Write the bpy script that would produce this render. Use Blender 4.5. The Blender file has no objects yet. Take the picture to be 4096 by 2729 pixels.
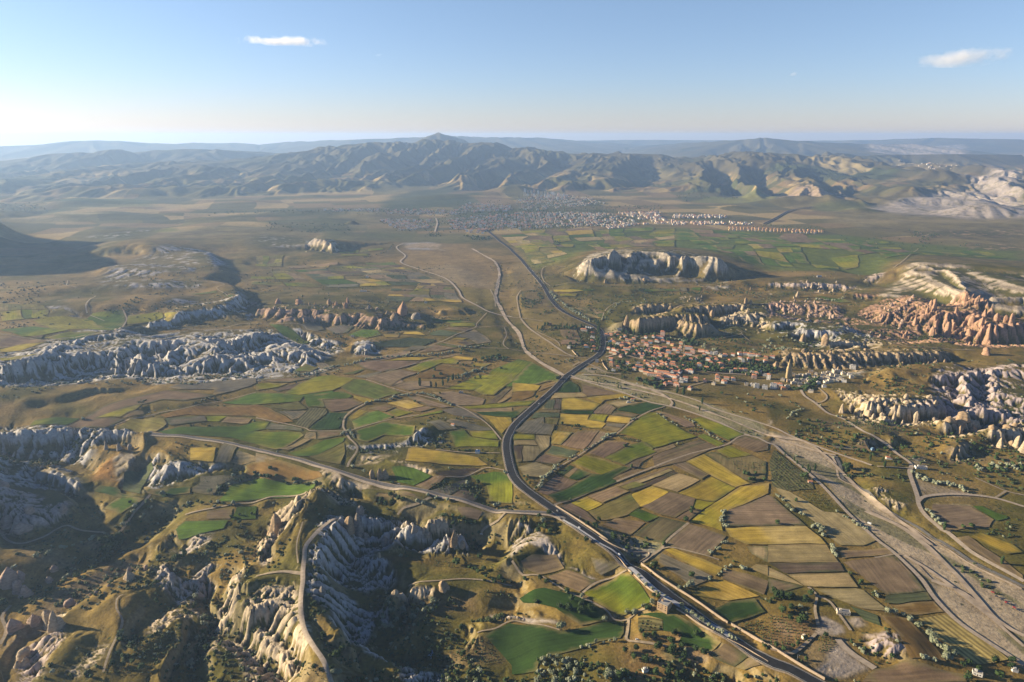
import bpy, math, random
import numpy as np

# ------------------------------------------------------------------ camera, sky, sun, exposure
R = math.radians
CAM_Z = 600.0
PITCH = 16.7
FPX = 2731.0
sc = bpy.context.scene
col = sc.collection
cam_d = bpy.data.cameras.new('camera'); cam = bpy.data.objects.new('camera', cam_d); col.objects.link(cam)
cam_d.sensor_width = 36.0; cam_d.lens = 24.0; cam_d.clip_start = 1.0; cam_d.clip_end = 120000.0
cam.location = (0, 0, CAM_Z); cam.rotation_euler = (R(90 - PITCH), 0, 0)
sc.camera = cam

SUN_EL = 15.0
sd = (-math.cos(R(12.0)), math.sin(R(12.0)))          # sun stands to the left, a little ahead
svec = (sd[0] * math.cos(R(SUN_EL)), sd[1] * math.cos(R(SUN_EL)), math.sin(R(SUN_EL)))
world = bpy.data.worlds.new("World"); sc.world = world; world.use_nodes = True
wn = world.node_tree.nodes; wl = world.node_tree.links; wn.clear()
wo = wn.new('ShaderNodeOutputWorld'); wb = wn.new('ShaderNodeBackground'); sky = wn.new('ShaderNodeTexSky')
sky.sky_type = 'NISHITA'; sky.sun_disc = False; sky.sun_elevation = R(SUN_EL)
sky.sun_rotation = math.atan2(svec[0], svec[1])
sky.altitude = 1200; sky.air_density = 1.0; sky.dust_density = 0.4; sky.ozone_density = 4.0
wb.inputs['Strength'].default_value = 0.066
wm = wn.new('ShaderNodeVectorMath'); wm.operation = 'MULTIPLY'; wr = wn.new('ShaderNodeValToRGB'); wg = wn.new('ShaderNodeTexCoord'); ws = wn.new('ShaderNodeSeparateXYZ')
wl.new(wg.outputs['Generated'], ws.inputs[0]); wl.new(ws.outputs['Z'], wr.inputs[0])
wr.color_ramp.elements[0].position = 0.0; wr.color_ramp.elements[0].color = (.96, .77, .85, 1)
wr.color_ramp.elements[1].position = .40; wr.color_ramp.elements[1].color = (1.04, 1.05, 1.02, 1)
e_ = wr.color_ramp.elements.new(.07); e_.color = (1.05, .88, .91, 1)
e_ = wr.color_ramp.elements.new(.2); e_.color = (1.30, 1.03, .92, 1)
e_ = wr.color_ramp.elements.new(.75); e_.color = (.12, .24, .50, 1)  # unseen zenith, darkened and blued to weaken and cool the ambient light
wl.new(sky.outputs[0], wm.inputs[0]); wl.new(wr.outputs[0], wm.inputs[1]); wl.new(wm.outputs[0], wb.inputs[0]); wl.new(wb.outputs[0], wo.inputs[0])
sun_d = bpy.data.lights.new('sun', 'SUN'); sun_d.energy = 5.0; sun_d.angle = R(0.6); sun_d.color = (1.0, 0.84, 0.60)
sun = bpy.data.objects.new('sun', sun_d); col.objects.link(sun)
from mathutils import Vector
sun.rotation_euler = Vector(svec).to_track_quat('Z', 'Y').to_euler()
sc.view_settings.view_transform = 'Standard'; sc.view_settings.look = 'None'
sc.view_settings.exposure = 1.5; sc.view_settings.gamma = 1.0
sc.cycles.volume_bounces = 2
sc.cycles.max_bounces = 4; sc.cycles.diffuse_bounces = 2

# ------------------------------------------------------------------ picture directions to places on the land
_k = 1024 / 2351.0
TILE = {'A': (0, 500, .5947), 'B': (1300, 500, .5947), 'C': (2696, 500, .5947),
        'D': (0, 950, _k), 'E': (1024, 950, _k), 'F': (2048, 950, _k), 'G': (3072, 950, _k),
        'H': (0, 1500, _k), 'I': (1024, 1500, _k), 'J': (2048, 1500, _k), 'K': (3072, 1500, _k),
        'L': (0, 2046, _k), 'M': (1024, 2046, _k), 'N': (2048, 2046, _k), 'O': (3072, 2046, _k),
        'V': (2380, 1300, 520 / 2354.), 'U': (2850, 1350, 600 / 2354.), 'S': (1500, 780, 1200 / 2354.), 'X': (0, 0, 1.)}
_cp, _sp = math.cos(R(PITCH)), math.sin(R(PITCH))
def ray(t, x, y):
    ox, oy, s = TILE[t]
    u = (ox + x * s - 2048) / FPX; v = -(oy + y * s - 1364.5) / FPX
    return (u, _cp + v * _sp, -_sp + v * _cp)
def W(t, x, y, z=0.0):                      # point of that sight line at height z
    d = ray(t, x, y); k = (z - CAM_Z) / d[2]
    return (d[0] * k, d[1] * k, z)
def Wr(t, x, y, r):                         # point of that sight line at horizontal distance r
    d = ray(t, x, y); k = r / math.hypot(d[0], d[1])
    return (d[0] * k, d[1] * k, CAM_Z + d[2] * k)

# ------------------------------------------------------------------ noise
def _h(ix, iy, s):
    n = (ix.astype(np.int64) * 374761393 + iy.astype(np.int64) * 668265263 + s * 1442695041) & 0xffffffff
    n = ((n ^ (n >> 13)) * 1274126177) & 0xffffffff
    n = ((n ^ (n >> 16)) * 2246822519) & 0xffffffff
    return ((n ^ (n >> 15)) & 0xffffff) / float(0xffffff)
def vnoise(x, y, s=0):
    ix = np.floor(x); iy = np.floor(y); fx = x - ix; fy = y - iy
    ux = fx * fx * fx * (fx * (fx * 6 - 15) + 10); uy = fy * fy * fy * (fy * (fy * 6 - 15) + 10)
    a = _h(ix, iy, s); b = _h(ix + 1, iy, s); c = _h(ix, iy + 1, s); d = _h(ix + 1, iy + 1, s)
    return (a + (b - a) * ux) * (1 - uy) + (c + (d - c) * ux) * uy
def fbm(x, y, lam, octs=4, s=0, gain=.5):
    v = 0; a = 1.0; t = 0
    for o in range(octs):
        f = 2.0 ** o / lam
        v = v + a * (vnoise(x * f + 17.3 * o, y * f - 9.1 * o, s + o) * 2 - 1); t += a; a *= gain
    return v / t
def sstep(a, b, x):
    t = np.clip((x - a) / (b - a), 0, 1); return t * t * (3 - 2 * t)
def pdist(X, Y, P):                         # distance to a polyline and the height along it
    best = np.full(X.shape, 1e18); zz = np.zeros(X.shape)
    for (ax, ay, az), (bx, by, bz) in zip(P[:-1], P[1:]):
        dx, dy = bx - ax, by - ay; L = dx * dx + dy * dy + 1e-9
        t = np.clip(((X - ax) * dx + (Y - ay) * dy) / L, 0, 1)
        d = (X - ax - t * dx) ** 2 + (Y - ay - t * dy) ** 2
        m = d < best
        best = np.where(m, d, best); zz = np.where(m, az + t * (bz - az), zz)
    return np.sqrt(best), zz
def inside(X, Y, P):
    r = np.zeros(X.shape, bool); n = len(P)
    for i in range(n):
        x1, y1 = P[i][:2]; x2, y2 = P[(i + 1) % n][:2]
        if y1 == y2: continue
        c = ((Y < y1) != (Y < y2)) & (X < (x2 - x1) * (Y - y1) / (y2 - y1) + x1)
        r ^= c
    return r
def sdist(X, Y, P):                         # signed distance, positive inside
    d, _ = pdist(X, Y, [(p[0], p[1], 0) for p in P] + [(P[0][0], P[0][1], 0)])
    return np.where(inside(X, Y, P), d, -d)

# ------------------------------------------------------------------ the land: a fan of points, dense where the view is close
NT, NR = 1350, 1600
th = np.concatenate([np.linspace(-R(80), -R(42.5), 50)[:-1], np.linspace(-R(42.5), R(42.5), NT), np.linspace(R(42.5), R(80), 50)[1:]])
R0, R1 = 420.0, 36000.0
lg = np.linspace(math.log(R0), math.log(R1), NR)
# finer rows in the middle distance, coarser in the far
rr = np.exp(lg)
NT = len(th)
RR, TT = np.meshgrid(rr, th, indexing='ij')           # [row, column]
GX = RR * np.sin(TT); GY = RR * np.cos(TT)

def seg(s, z=None):
    """'T x,y x,y,z ...; T x,y' -> list of world points; z default for points without their own"""
    out = []
    for part in s.split(';'):
        w = part.split(); t = w[0]
        for q in w[1:]:
            v = [float(a) for a in q.split(',')]
            zz = v[2] if len(v) > 2 else z
            if t in 'HILMN' and zz < 0: zz *= .84
            out.append(W(t, v[0], v[1], zz))
    return out
# ---- height lines of the near and middle land (each a crest, rim, foot or floor with its height in metres)
LINES = [
 # roads and plain around the foreground
 ("H 1400,540 1700,570 2050,620 2351,690;I 400,780 700,870 1000,970 1500,1060 2000,1190 2351,1260;J 300,1290", 0),
 ("F 300,460 500,640 780,790 850,900 830,1040 640,1180 470,1300;J 150,360 0,500 0,860 180,1080 400,1220 700,1450;N 600,150 1000,450 1500,850 2000,1200 2351,1420;O 0,1330 450,1568", 0),
 ("H 230,490 960,480 1500,400 2351,350;I 600,500 1500,560 2200,660", 0),
 ("I 300,100 1500,150 2351,100;J 600,150 1500,400", 0),
 ("E 300,1400 1200,1300 2200,1250;F 100,1200", 0),
 ("J 700,700 1500,600 2200,600;K 400,500", 0),
 ("J 1000,1200 2000,1200;K 300,1300 900,1400", -2),
 ("N 1500,250 2300,400;O 800,500 1500,1000 2351,1500", -3),
 ("K 0,560 600,800 1000,1300 1500,1568;O 1500,350 2351,1200", -3),
 ("K 1300,860 1800,1100 2351,1200;O 1600,150 2351,400", 4),
 ("O 700,1100 900,1400 1400,1568", -4),
 ("O 1100,1180 1250,1250", 9),
 # rim of the western valley and its foot
 ("H -400,520 0,515 430,500 560,510 700,458 860,470 960,492 1150,520 1400,545", 2),
 ("H -400,700 0,665 300,690 560,680 700,600 900,610 1100,600 1300,580", -40),
 ("H 1400,640 1500,700 1650,830", -12), ("H 1400,600 1750,640 2000,720 2200,700", -7),
 ("H 1000,640 1200,640,-24 1240,700 1180,850 1130,950,-40", -26),
 ("H 1500,820 1400,900 1310,1040,-52", -30), ("H 1500,820 1700,850 2200,880;I 100,830", -16),
 ("H 1330,1040 1700,960 2200,920", -42), ("H 1400,1080 2100,1080;I 0,950", -44),
 ("H 1250,900 1200,1060 1000,1180", -55),
 ("H 150,880 500,875 720,1010", -42), ("H 200,1070 480,1080 590,1190", -45), ("H 0,1050,-20 150,1100,-30 200,1300", -40),
 ("H 300,960 700,1150 900,1300", -68), ("H 0,760 500,800 800,900", -58),
 ("L 0,180 150,290 350,250 600,130 950,190", -70),
 ("L 0,1230 60,1000 150,850 400,720 700,550 930,450 1200,330 1500,100", -80),
 ("L 0,1400 200,1000 700,800 1000,620 1300,480", -77),
 ("L 1180,650 1050,720 820,850 640,980 600,1080", -55),
 ("L 650,1190 480,1400 420,1568", -42), ("L 430,1100 240,1160 140,1300 130,1440 240,1600", -84),
 ("L 1080,780 1070,900 1120,1020 1080,1150 1010,1290 950,1480", -44),
 ("L 1740,800 1450,940 1250,1080 1150,1230", -66),
 ("L 1600,1020 1350,1200 1100,1350 1200,1600", -48), ("L 1630,1000 1680,1150 1560,1300 1480,1450 1460,1600", -47),
 ("L 1740,1180 1690,1310 1610,1450 1560,1600", -72),
 ("L 1620,960 1800,930 1780,1040", -60), ("L 1340,1120 1600,1000", -56),
 ("L 1880,820 1950,950 2000,1050 1900,1200 1800,1400 1800,1600", -76),
 ("L 2250,520 2200,650 2180,760 2330,820", -16), ("L 2080,640 1950,800 2050,960 2200,880", -55),
 ("L 1600,180 1700,100 2300,100;I 0,1080 300,1060", -42), ("L 1590,260 1650,430", -62),
 ("L 1860,190 1980,230 1950,300 1700,400", -42), ("L 1400,560 1600,580 1700,620", -60), ("L 1400,500 1480,480 1560,540", -40),
 ("L 2080,1150 2250,1250;M 30,1420 160,1500 300,1600", -66), ("M 60,1100 220,1280 330,1450", -40), ("L 1990,1200 2100,1300 2200,1420 2351,1450", -58),
 # hill with the road on its back
 ("I 480,1072 560,1050", 17), ("I 560,1050 470,1180,6 330,1380,-4 240,1568,-6", 6), ("I 700,1120 850,1180", -18), ("I 900,1120 1100,1150 1250,1180", -32),
 ("I 0,1480 60,1500 220,1560", -48), ("I 0,1300 200,1230 430,1150,-20", -42), ("I 0,1150 500,1040", -34),
 ("M 780,50 620,150 500,260 440,400 430,560 410,700 400,900 430,1080 520,1230 620,1380 700,1600", 0),
 ("M -100,640 0,600 200,560 400,580", -5), ("M 380,480 370,300 440,100", 1), ("M 0,400 100,260 200,150", -14), ("M -150,300 0,480 60,460", -34),
 ("M 0,870 150,820 330,840", -12), ("M 100,700 330,700", -8),
 ("M 700,105 570,240 545,330 580,400 500,500 490,600 480,680 470,880 620,960 700,1080 730,1160", -4),
 ("M 1000,415 880,520 950,620 1150,640 1080,950 980,1100 900,1230", -66),
 ("M 1200,700 1400,850 1300,1100 1150,1220", -72), ("M 700,640 850,660 1000,700", -62),
 ("M 900,440 1150,410 1500,430", -52), ("M 800,140 960,60 1200,72 1450,110 1650,175 1900,210", -20),
 ("M 900,250 1150,230 1450,240 1600,320 1950,335", -58), ("M 1050,330 1500,350 2050,350", -62),
 ("M 1500,520 1700,430 1900,380 2200,420", -48), ("M 2000,100 2200,60", -20), ("I 1300,1400 1700,1330 2200,1300", -14),
 ("M 1240,745 1450,705 1700,680 1950,640 2351,690", -42), ("M 1300,830 1600,950 2000,950 2351,930", -58),
 ("M 2050,1120 2351,1000", -45), ("N 300,1150 700,1100 1000,1030", -36), ("N 200,650 900,980", -28), ("N 0,400 300,260", -12),
 ("N 700,600 1050,560", -22), ("N 1300,1100 1700,1200", -24), ("N 1150,560 1400,820 1850,1160", -9), ("N 1000,1500 2000,1550", -26), ("N 1900,1250 2300,1568", -12),
 ("M 950,1250 1000,1370 1150,1400 1360,1450", -30), ("M 1100,1300 1350,1410 1700,1440", -66), ("M 700,1300 900,1300", -16), ("M 700,1650 1340,1650", -25),
 ("M 2000,1300 2300,1400", -52), ("M 1300,1150 1900,1180", -60), ("M 1350,1470 1700,1430,-50 1780,1568,-45", -34),
 # unseen slopes left of the view, placed to shade the western valley
 ("H -330,640 -330,900 -350,1150", 20), ("L -380,100 -420,400 -520,600", -45), ("H -900,700 -1100,1200", 10),
 # knoll in the fields
 ("I 1400,600,4 1470,510,18 1560,490,14 1750,450,4", 0), ("I 1400,650 1700,640 2000,660", -2), ("I 900,630 1200,660", 3), ("I 950,700 1250,690", -3),
 ("I 1300,800 1500,820 1640,900", 4), ("I 1250,880 1600,960", -3),
 # western plateau, its white edge and foot
 ("D 0,1165 250,1115 370,1075 560,960 1030,868 1130,820 1500,750 1700,655 1980,612 2180,540 2050,430 1850,405 1760,390 1850,335 1900,240 1850,150", 45),
 ("D 0,870 900,850", 46), ("D 0,600 700,600 1500,560", 50), ("D 300,480 900,420 1500,400", 55),
 ("D 0,330 700,350", 32), ("D 700,400 900,450", 30), ("D 1100,270 1700,290", 52), ("D 0,250 400,200 900,170 1100,240", 30),
 ("D 990,90 1200,50 1350,90", 60), ("D 1100,190 1250,160", 30),
 ("D 2080,150 2200,290 2351,330;E 150,400", 10), ("D 2150,420 2351,480;E 0,520", 8), ("D 2250,620 2351,700;E 0,740 200,780", 8),
 ("D 1350,800 1600,820 1700,790 2100,790 2351,790", 16), ("D 1130,850 1500,850 1900,860 2300,830", 20),
 ("D 400,1050 700,960 1100,940 1500,950 1750,930 1980,980 2351,880", 34),
 ("D 0,1190,40 120,1290,6", 30), ("D 560,1050,36 850,1070,34 830,1160,10", 30), ("D 1100,1010,34 1060,1180,14 1100,1230,4", 30), ("D 1300,1080,32 1260,1180,14", 30), ("D 1400,1160,26 1430,1260,4", 20),
 ("D 1640,1000,34 1520,1160,14 1640,1230,4", 28), ("D 1950,1080,28 1750,1180,14 1780,1240,3", 28), ("D 2200,1110,22 2180,1200,5", 20), ("E 100,1060,18 220,1150,4", 18), ("E 250,990,20 480,1050,18 570,1150,4", 20),
 ("E 100,870,14 300,880,14 400,920,4", 14), ("E 480,880,16 700,940,10", 14), ("E 960,965,18 1000,1040,14 1100,1060,4", 16), ("E 890,1080 1100,1090", 1),
 ("D 0,1335 400,1335 800,1265 1100,1240 1450,1285 1700,1255 2100,1262 2351,1235;E 0,1250 330,1240 700,1150 800,1150", 0),
 ("D 1300,1100 1500,1130 1560,1060,6", 6), ("D 2100,1020 2300,1050;E 50,1000", 6), ("E 330,930 500,990 600,1050 800,1000", 2), ("E 0,1170 330,1200", 3),
 ("D 850,1220 1050,1200", 2),
 ("D 0,1450 100,1410 350,1400", 14), ("D 300,1460 700,1400 1000,1380", 12), ("D 400,1568 900,1440 1300,1400", 0), ("D 1200,1480 1500,1370 2300,1330", 4), ("H 1250,270 1400,235 1700,250", 8),
 # rocky edge in the middle
 ("E 250,722 600,702 780,702 850,682 1000,692 1150,745", 33), ("E 250,800 500,785 700,835 800,830", 2), ("E 0,650 400,645 1000,665", 34), ("E 0,560 700,570 1100,630", 18),
 ("E 900,730,25 830,820,3", 20), ("E 1150,750,26 1080,840,2", 20), ("E 1170,640 1300,680", 26), ("E 1300,720 1450,700", 16), ("E 1400,755 1560,790", 10), ("E 1200,850 1600,850 1700,760 1600,640 1200,590", 0),
 ("E 1720,670 1860,650", 14), ("E 1700,720 1900,730", 0),
 ("E 0,480 700,480 1500,500", 2), ("E 0,250 900,300 1300,200", 0), ("E 480,60,30 540,12,58 620,20,58 700,80,40 730,110,20", 50), ("E 380,130 500,115 700,145 850,140", 6),
 ("E 650,260,14 700,250", 14), ("E 0,80 250,60", 22), ("E 1900,500 2200,900 2280,1040", 0), ("E 1400,150 1700,400 1900,600", 0),
 # river cut
 ("E 1990,110 2180,230 2230,330 2200,460 2150,640", -4), ("E 2060,110 2260,230 2280,330 2240,460 2260,640 2330,740;F 0,830 100,1000", -6),
 # table mountain
 ("F 740,180 880,165 1000,165 1130,130 1200,118 1380,125 1450,160 1650,165 1860,175", 95),
 ("F 330,330 470,355 600,405 850,438 1300,442 1640,438 1980,402 2351,345", 4),
 ("F 890,112 950,100 1000,112", 122), ("F 740,180,95 640,260,45 480,340,10", 0), ("F 900,170,92 840,260,55 790,330,24", 0), ("F 1200,125,95 1170,250,50 1110,340,18", 0),
 ("F 1600,170,94 1560,230,60 1420,345,15", 0), ("F 1830,180,94 1760,280,50 1700,370,10", 0),
 ("F 1060,160,86 1040,280,30 1000,345,12", 0), ("F 1440,180,85 1430,270,40 1330,350,14", 0), ("F 1640,205,80 1630,300,32 1640,375,10", 0),
 ("F 1000,240,60 950,330,20", 0), ("F 1300,200,70 1250,320,20", 0),
 ("F 1860,175,92 1930,250,55 2150,310,18 2351,320,12", 0),
 ("F 700,110 1000,60 1500,60 1900,100", 2), ("F 470,340 550,390", 14),
 ("F 0,300 300,700;F 600,540 1200,560 1500,500 2300,500", 0),
 # big hill at the right
 ("G 1450,228 1800,245 2351,300", 104), ("G 2000,330 2351,420 2800,500", 100), ("G 1380,250 1500,275 1650,300 1740,350 1760,420 1860,500 2000,540 2351,545 2800,600", 96),
 ("G 1400,310 1560,330 1640,400 1780,500 1900,570 2050,605 2351,620", 76), ("G 1380,260,92 1200,345,50 1000,445,12", 0), ("G 1100,520 1300,520 1500,575 1650,640 2000,680", 34),
 ("G 2000,690 2351,740 2800,780", 52),
 ("G 0,250 700,280 1000,380", 0), ("G 1450,100 2000,150 2351,180", 0),
 # red cliffs
 ("G 1130,572,36 1330,546,52 1420,600,58 1550,640,60 1700,690,60 1850,668,64 1950,725,60 2060,800,56 2351,785,56 2800,800,50", 55),
 ("G 850,800,12 900,905,10 1080,905,8 1230,935,6 1450,905,8 1640,905,8 1800,970,6 2000,985,5 2351,985,5 2800,985,5", 0),
 ("G 1150,690,36 1130,800,14", 0), ("G 1300,620,48 1230,830,12", 0), ("G 1680,700,58 1640,880,10", 0), ("G 1830,700,58 1760,830,24", 0), ("G 2060,810,54 1990,960,10", 0),
 ("G 60,600 300,592 500,602 640,640", 25), ("G 60,690 250,722 500,745 640,765 800,780", 8), ("G 700,680 950,800", 12), ("G 850,560,16 1100,560,24", 16),
 ("G 820,520 1000,515", 26), ("G 800,580 980,575", 14), ("G 230,415 400,405 680,430", 24), ("G 0,400 200,400", 18), ("G 0,470 650,500", 4), ("G 700,610 0,560", 8),
 ("G 580,950 740,945 830,990", 22), ("G 570,1030 740,1015 850,1020", 6),
 ("G 60,790 170,762 350,792", 22), ("G 50,855 200,855", 6), ("G 235,850 330,838 500,850 700,830", 25), ("G 230,900 300,955 500,955 580,985", 3), ("G 720,870 950,900 1100,960", 18),
 ("G 240,1050 330,1040 420,1062 700,1042 850,1032 950,1062 1330,1035 1590,1045", 27), ("G 170,1290 260,1210 600,1225 900,1205 1000,1175 1400,1165 1700,1135", 3),
 ("G 1100,980 1700,1000 2351,1020", 20), ("G 0,1000 300,1000 550,1060", 3),
 # cliffs above the village
 ("F 1045,738,36 1090,730,46 1140,737,48 1450,716,48 1550,742,44 1650,772,40 1700,792,38 1790,792,36", 0),
 ("F 1030,812,3 1110,882,2 1160,892,2 1470,862,2 1540,842,3 1600,852,3 1790,862,3", 0), ("F 1500,690 1750,700", 40), ("F 1830,760 1900,850", 2),
 ("F 1130,640,26 1250,610,34 1400,610,34 1500,622,28", 0), ("F 1130,702 1260,706 1400,692", 6), ("F 1600,640,34 1850,620,36 2100,615,36 2150,640,30", 0), ("F 1590,692,24 1750,712,12 1870,727,8 2050,692,10", 0),
 ("F 1960,740,20 2150,700,26 2300,660,28", 0), ("F 1920,800 2100,800,4 2250,840", 2), ("F 1560,600,10 1680,540,20 1760,580,10", 0),
 ("F 900,950 1500,1100 2200,1250;G 0,1400 200,1500", 0), ("F 1500,950 2200,900", 2),
 # cone cliffs and white ravines at the right edge
 ("K 750,290,6 850,205,26 930,240,31 1080,270,31 1300,270,31 1500,262,30 1620,300,26", 0), ("K 740,330,1 880,388,0 1080,398,-2 1150,432,-2 1400,424,-2 1560,424,-2 1690,392,0", 0),
 ("K 1000,200 1500,205", 33), ("G 900,1300,20 1100,1230,34 1700,1170,34", 30), ("G 850,1210 950,1400,14", 8), ("K 0,200 500,300 700,420", 0),
 ("K 1700,390,0 1740,330,0 1640,210,8 1560,110,18", 0), ("K 1800,375,23 1850,312,25 2150,330,25 2300,400,20", 0), ("K 1800,400,6 2100,465,1 2230,450,2", 0),
 ("K 1640,430 1720,402 1950,412", 19), ("K 1600,545 1760,545 1990,490", -2), ("K 2060,505 2200,482 2351,482 2700,500", 20), ("K 2040,625 2351,655 2700,660", -2),
 ("G 1530,1280,32 1700,1240,34 1960,1230,38 2351,1200,40", 0), ("K 1700,170,14 1900,260,6 2030,240,8", 0), ("G 1800,1260,36 1850,1500,20", 0), ("G 2100,1300,30 2080,1480,20", 0), ("K 2100,150,28 2351,200,28", 0), ("G 1700,1350,12 1740,1480,8", 0), ("G 1980,1260,20 1990,1450,12", 0),
 ("K 900,570 1000,515 1110,560", 12), ("K 780,690 900,700 1240,660", -1), ("K 1740,600 1750,660", 16), ("K 1600,780 1850,790 1950,720", 0), ("K 1000,1040 1120,1060", 12), ("K 970,1090 1120,1110", 2),
 # plain farther out
 ("E 1400,0 2000,60;F 300,60 1500,0;G 300,20 1500,60", 0), ("D 1500,20 2351,-40", 10),
]
SPAN = []
def _lines():
    out = []
    for s, z in LINES: out.append(np.array(seg(s, z)))
    return out
LN = _lines()
# half-size fan for the slow distance sums, then interpolated up
hr = np.linspace(0, NR - 1, NR // 2); ht = np.linspace(0, NT - 1, NT // 2)
rmax_i = int(np.searchsorted(rr, 5200.0))
hr = hr[hr <= rmax_i + 2]
HRr = np.interp(hr, np.arange(NR), rr); HTt = np.interp(ht, np.arange(NT), th)
HR_, HT_ = np.meshgrid(HRr, HTt, indexing='ij'); hx = HR_ * np.sin(HT_); hy = HR_ * np.cos(HT_)
# uneven ground for the lines: shift the lookup a little so edges wander
wx = hx + 9 * fbm(hx, hy, 60, 3, 5); wy = hy + 9 * fbm(hx, hy, 60, 3, 9)
num = np.zeros(hx.shape); den = np.zeros(hx.shape)
for L_ in LN:
    d, z = pdist(wx, wy, [tuple(p) for p in L_])
    w = 1.0 / (d * d + 4.0) ** 1.4
    num += w * z; den += w
hs = num / den
fade = sstep(5200, 4300, HR_)
hs = hs * fade
def up(a):                                             # half-size fan -> full fan
    ri = np.interp(np.arange(min(NR, rmax_i)), hr, np.arange(len(hr))); ti = np.interp(np.arange(NT), ht, np.arange(len(ht)))
    r0 = np.clip(ri.astype(int), 0, len(hr) - 2); t0 = np.clip(ti.astype(int), 0, len(ht) - 2)
    fr = (ri - r0)[:, None]; ft = (ti - t0)[None, :]
    A = a[r0][:, t0]; B = a[r0 + 1][:, t0]; C_ = a[r0][:, t0 + 1]; D = a[r0 + 1][:, t0 + 1]
    return (A * (1 - fr) + B * fr) * (1 - ft) + (C_ * (1 - fr) + D * fr) * ft
H = np.zeros(GX.shape)
H[:rmax_i] = up(hs)

# ---- far land: rolling ground, foothills and mountains
def crest(s):
    out = []
    for part in s.split(';'):
        w = part.split(); t = w[0]
        for q in w[1:]:
            v = [float(a) for a in q.split(',')]
            out.append(Wr(t, v[0], v[1], v[2] * 1000))
    return out
def ridge(P, wid, p=1.5, zadd=0, wob=0.25, seed=3):
    """a mountain range: crest line P falling away over wid metres"""
    x0 = min(q[0] for q in P) - wid * 1.5; x1 = max(q[0] for q in P) + wid * 1.5
    y0 = min(q[1] for q in P) - wid * 1.5; y1 = max(q[1] for q in P) + wid * 1.5
    m = (GX > x0) & (GX < x1) & (GY > y0) & (GY < y1)
    X, Y = GX[m], GY[m]
    n1 = fbm(X, Y, wid * .6, 3, seed)
    d, z = pdist(X, Y, P)
    t = np.clip(1 - d / (wid * (1 + wob * n1)), 0, 1)
    v = (z + zadd) * (t ** p) * (1 + .06 * fbm(X, Y, wid * .25, 2, seed + 7) * (1 - t))
    H[m] = np.maximum(H[m], v)
far = sstep(3800, 7000, RR)
H += far * 22 * (fbm(GX, GY, 2200, 4, 21) + .25)
lft = sstep(-200, -2600, GX) * sstep(3300, 4800, RR) * sstep(14000, 9000, RR)
H += lft * 48 * (np.abs(fbm(GX * .6, GY, 900, 4, 33)) * 2.2 - .3)
rgt = sstep(1200, 3000, GX) * sstep(5000, 6500, RR) * sstep(12000, 9000, RR)
H += rgt * 40 * np.clip(fbm(GX, GY * 1.2, 1100, 4, 41), 0, 1)
veryfar = sstep(12000, 24000, RR)
H += veryfar * 70 * (fbm(GX, GY, 6000, 4, 51) + .2)
# behind: far low ranges on the skyline
ridge(crest("A -300,150,24 0,142,24 300,130,24 560,106,23 620,103,23 780,106,23 980,120,23 1180,128,23 1300,118,24 1560,120,24 1740,132,24 1950,114,24 2200,102,23 2354,98,22;B 250,92,22 600,82,22 720,78,21 850,78,21 950,76,22 1150,82,22 1400,84,23 1600,98,24 1800,112,25 2100,130,26"), 4200, 1.1, 0, .2, 3)
ridge(crest("B 690,76,15.5 776,43,15.5 880,78,15.5"), 1100, 1.2, 0, .1, 5)
ridge(crest("C -600,150,26 -200,140,25 100,120,22 300,112,20 480,95,19 590,82,19 680,88,19 850,105,19 1050,118,20 1300,126,21 1600,128,22"), 3600, 1.2, 0, .2, 8)
ridge(crest("B 1700,104,29 2100,98,29;C 200,100,29 900,104,29 1400,98,29 1750,84,28 2000,90,28 2354,94,28"), 4200, 1., 0, .2, 9)
ridge(crest("A 200,215,14.5 300,193,14.5 540,175,14.5 720,172,14.5 850,185,15 1050,165,15 1350,160,15 1600,170,15.5 1800,182,16"), 2600, 1.3, 0, .2, 12)
ridge(crest("C 900,200,13.5 1250,205,14 1500,195,15 1900,190,15 2354,200,16"), 1800, 1.2, 0, .3, 14)
ridge(crest("C 1400,290,12 1800,320,11.5 2100,330,11 2500,350,11"), 1500, 1.2, 0, .3, 15)
# the broad mountain behind the town
MT = crest("A 1500,250,11.5 1750,215,11.6 1950,186,11.8 2180,145,12 2354,135,12;B 180,130,12.2 420,105,12.2 560,110,12.3 740,88,12.4 860,103,12.2 1000,113,12 1150,121,12 1280,148,11.8 1500,163,11.6 1700,190,11.4 1900,205,11.4 2080,185,11.6 2200,195,11.6;C 0,212,11.6 200,213,11.4 330,195,11.4 560,178,11.4 700,180,11.3 860,195,11.2 1100,212,11 1250,238,10.8 1500,275,10.5")
ridge(MT, 3900, 1.15, 0, .10, 17)
# spurs running from it towards the valley
for s in [] and ["A 1500,250,11.5 1100,330,9.7 800,420,8.6 600,470,8.0", "A 1950,186,11.8 1650,260,10.2 1400,330,9.2 1300,340,8.9", "B 420,105,12.2 250,220,10.4 150,330,9.2 100,400,8.6",
          "B 740,88,12.4 560,200,10.8 520,290,9.8 480,400,8.7", "B 860,103,12.2 830,200,11.0 900,300,9.9", "B 1280,148,11.8 1320,240,10.4 1280,330,9.3 1350,440,8.4", "B 1700,190,11.4 1600,260,10.4 1680,340,9.4 1750,420,8.6",
          "B 2080,185,11.6 1980,260,10.3 2150,350,9.2", "C 560,178,11.4 400,250,10.2 450,320,9.4", "C 860,195,11.2 900,260,10.2 830,330,9.4"]:
    P = crest(s); ridge(P, 900, 1.3, 0, .3, 60 + len(s))
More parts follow.
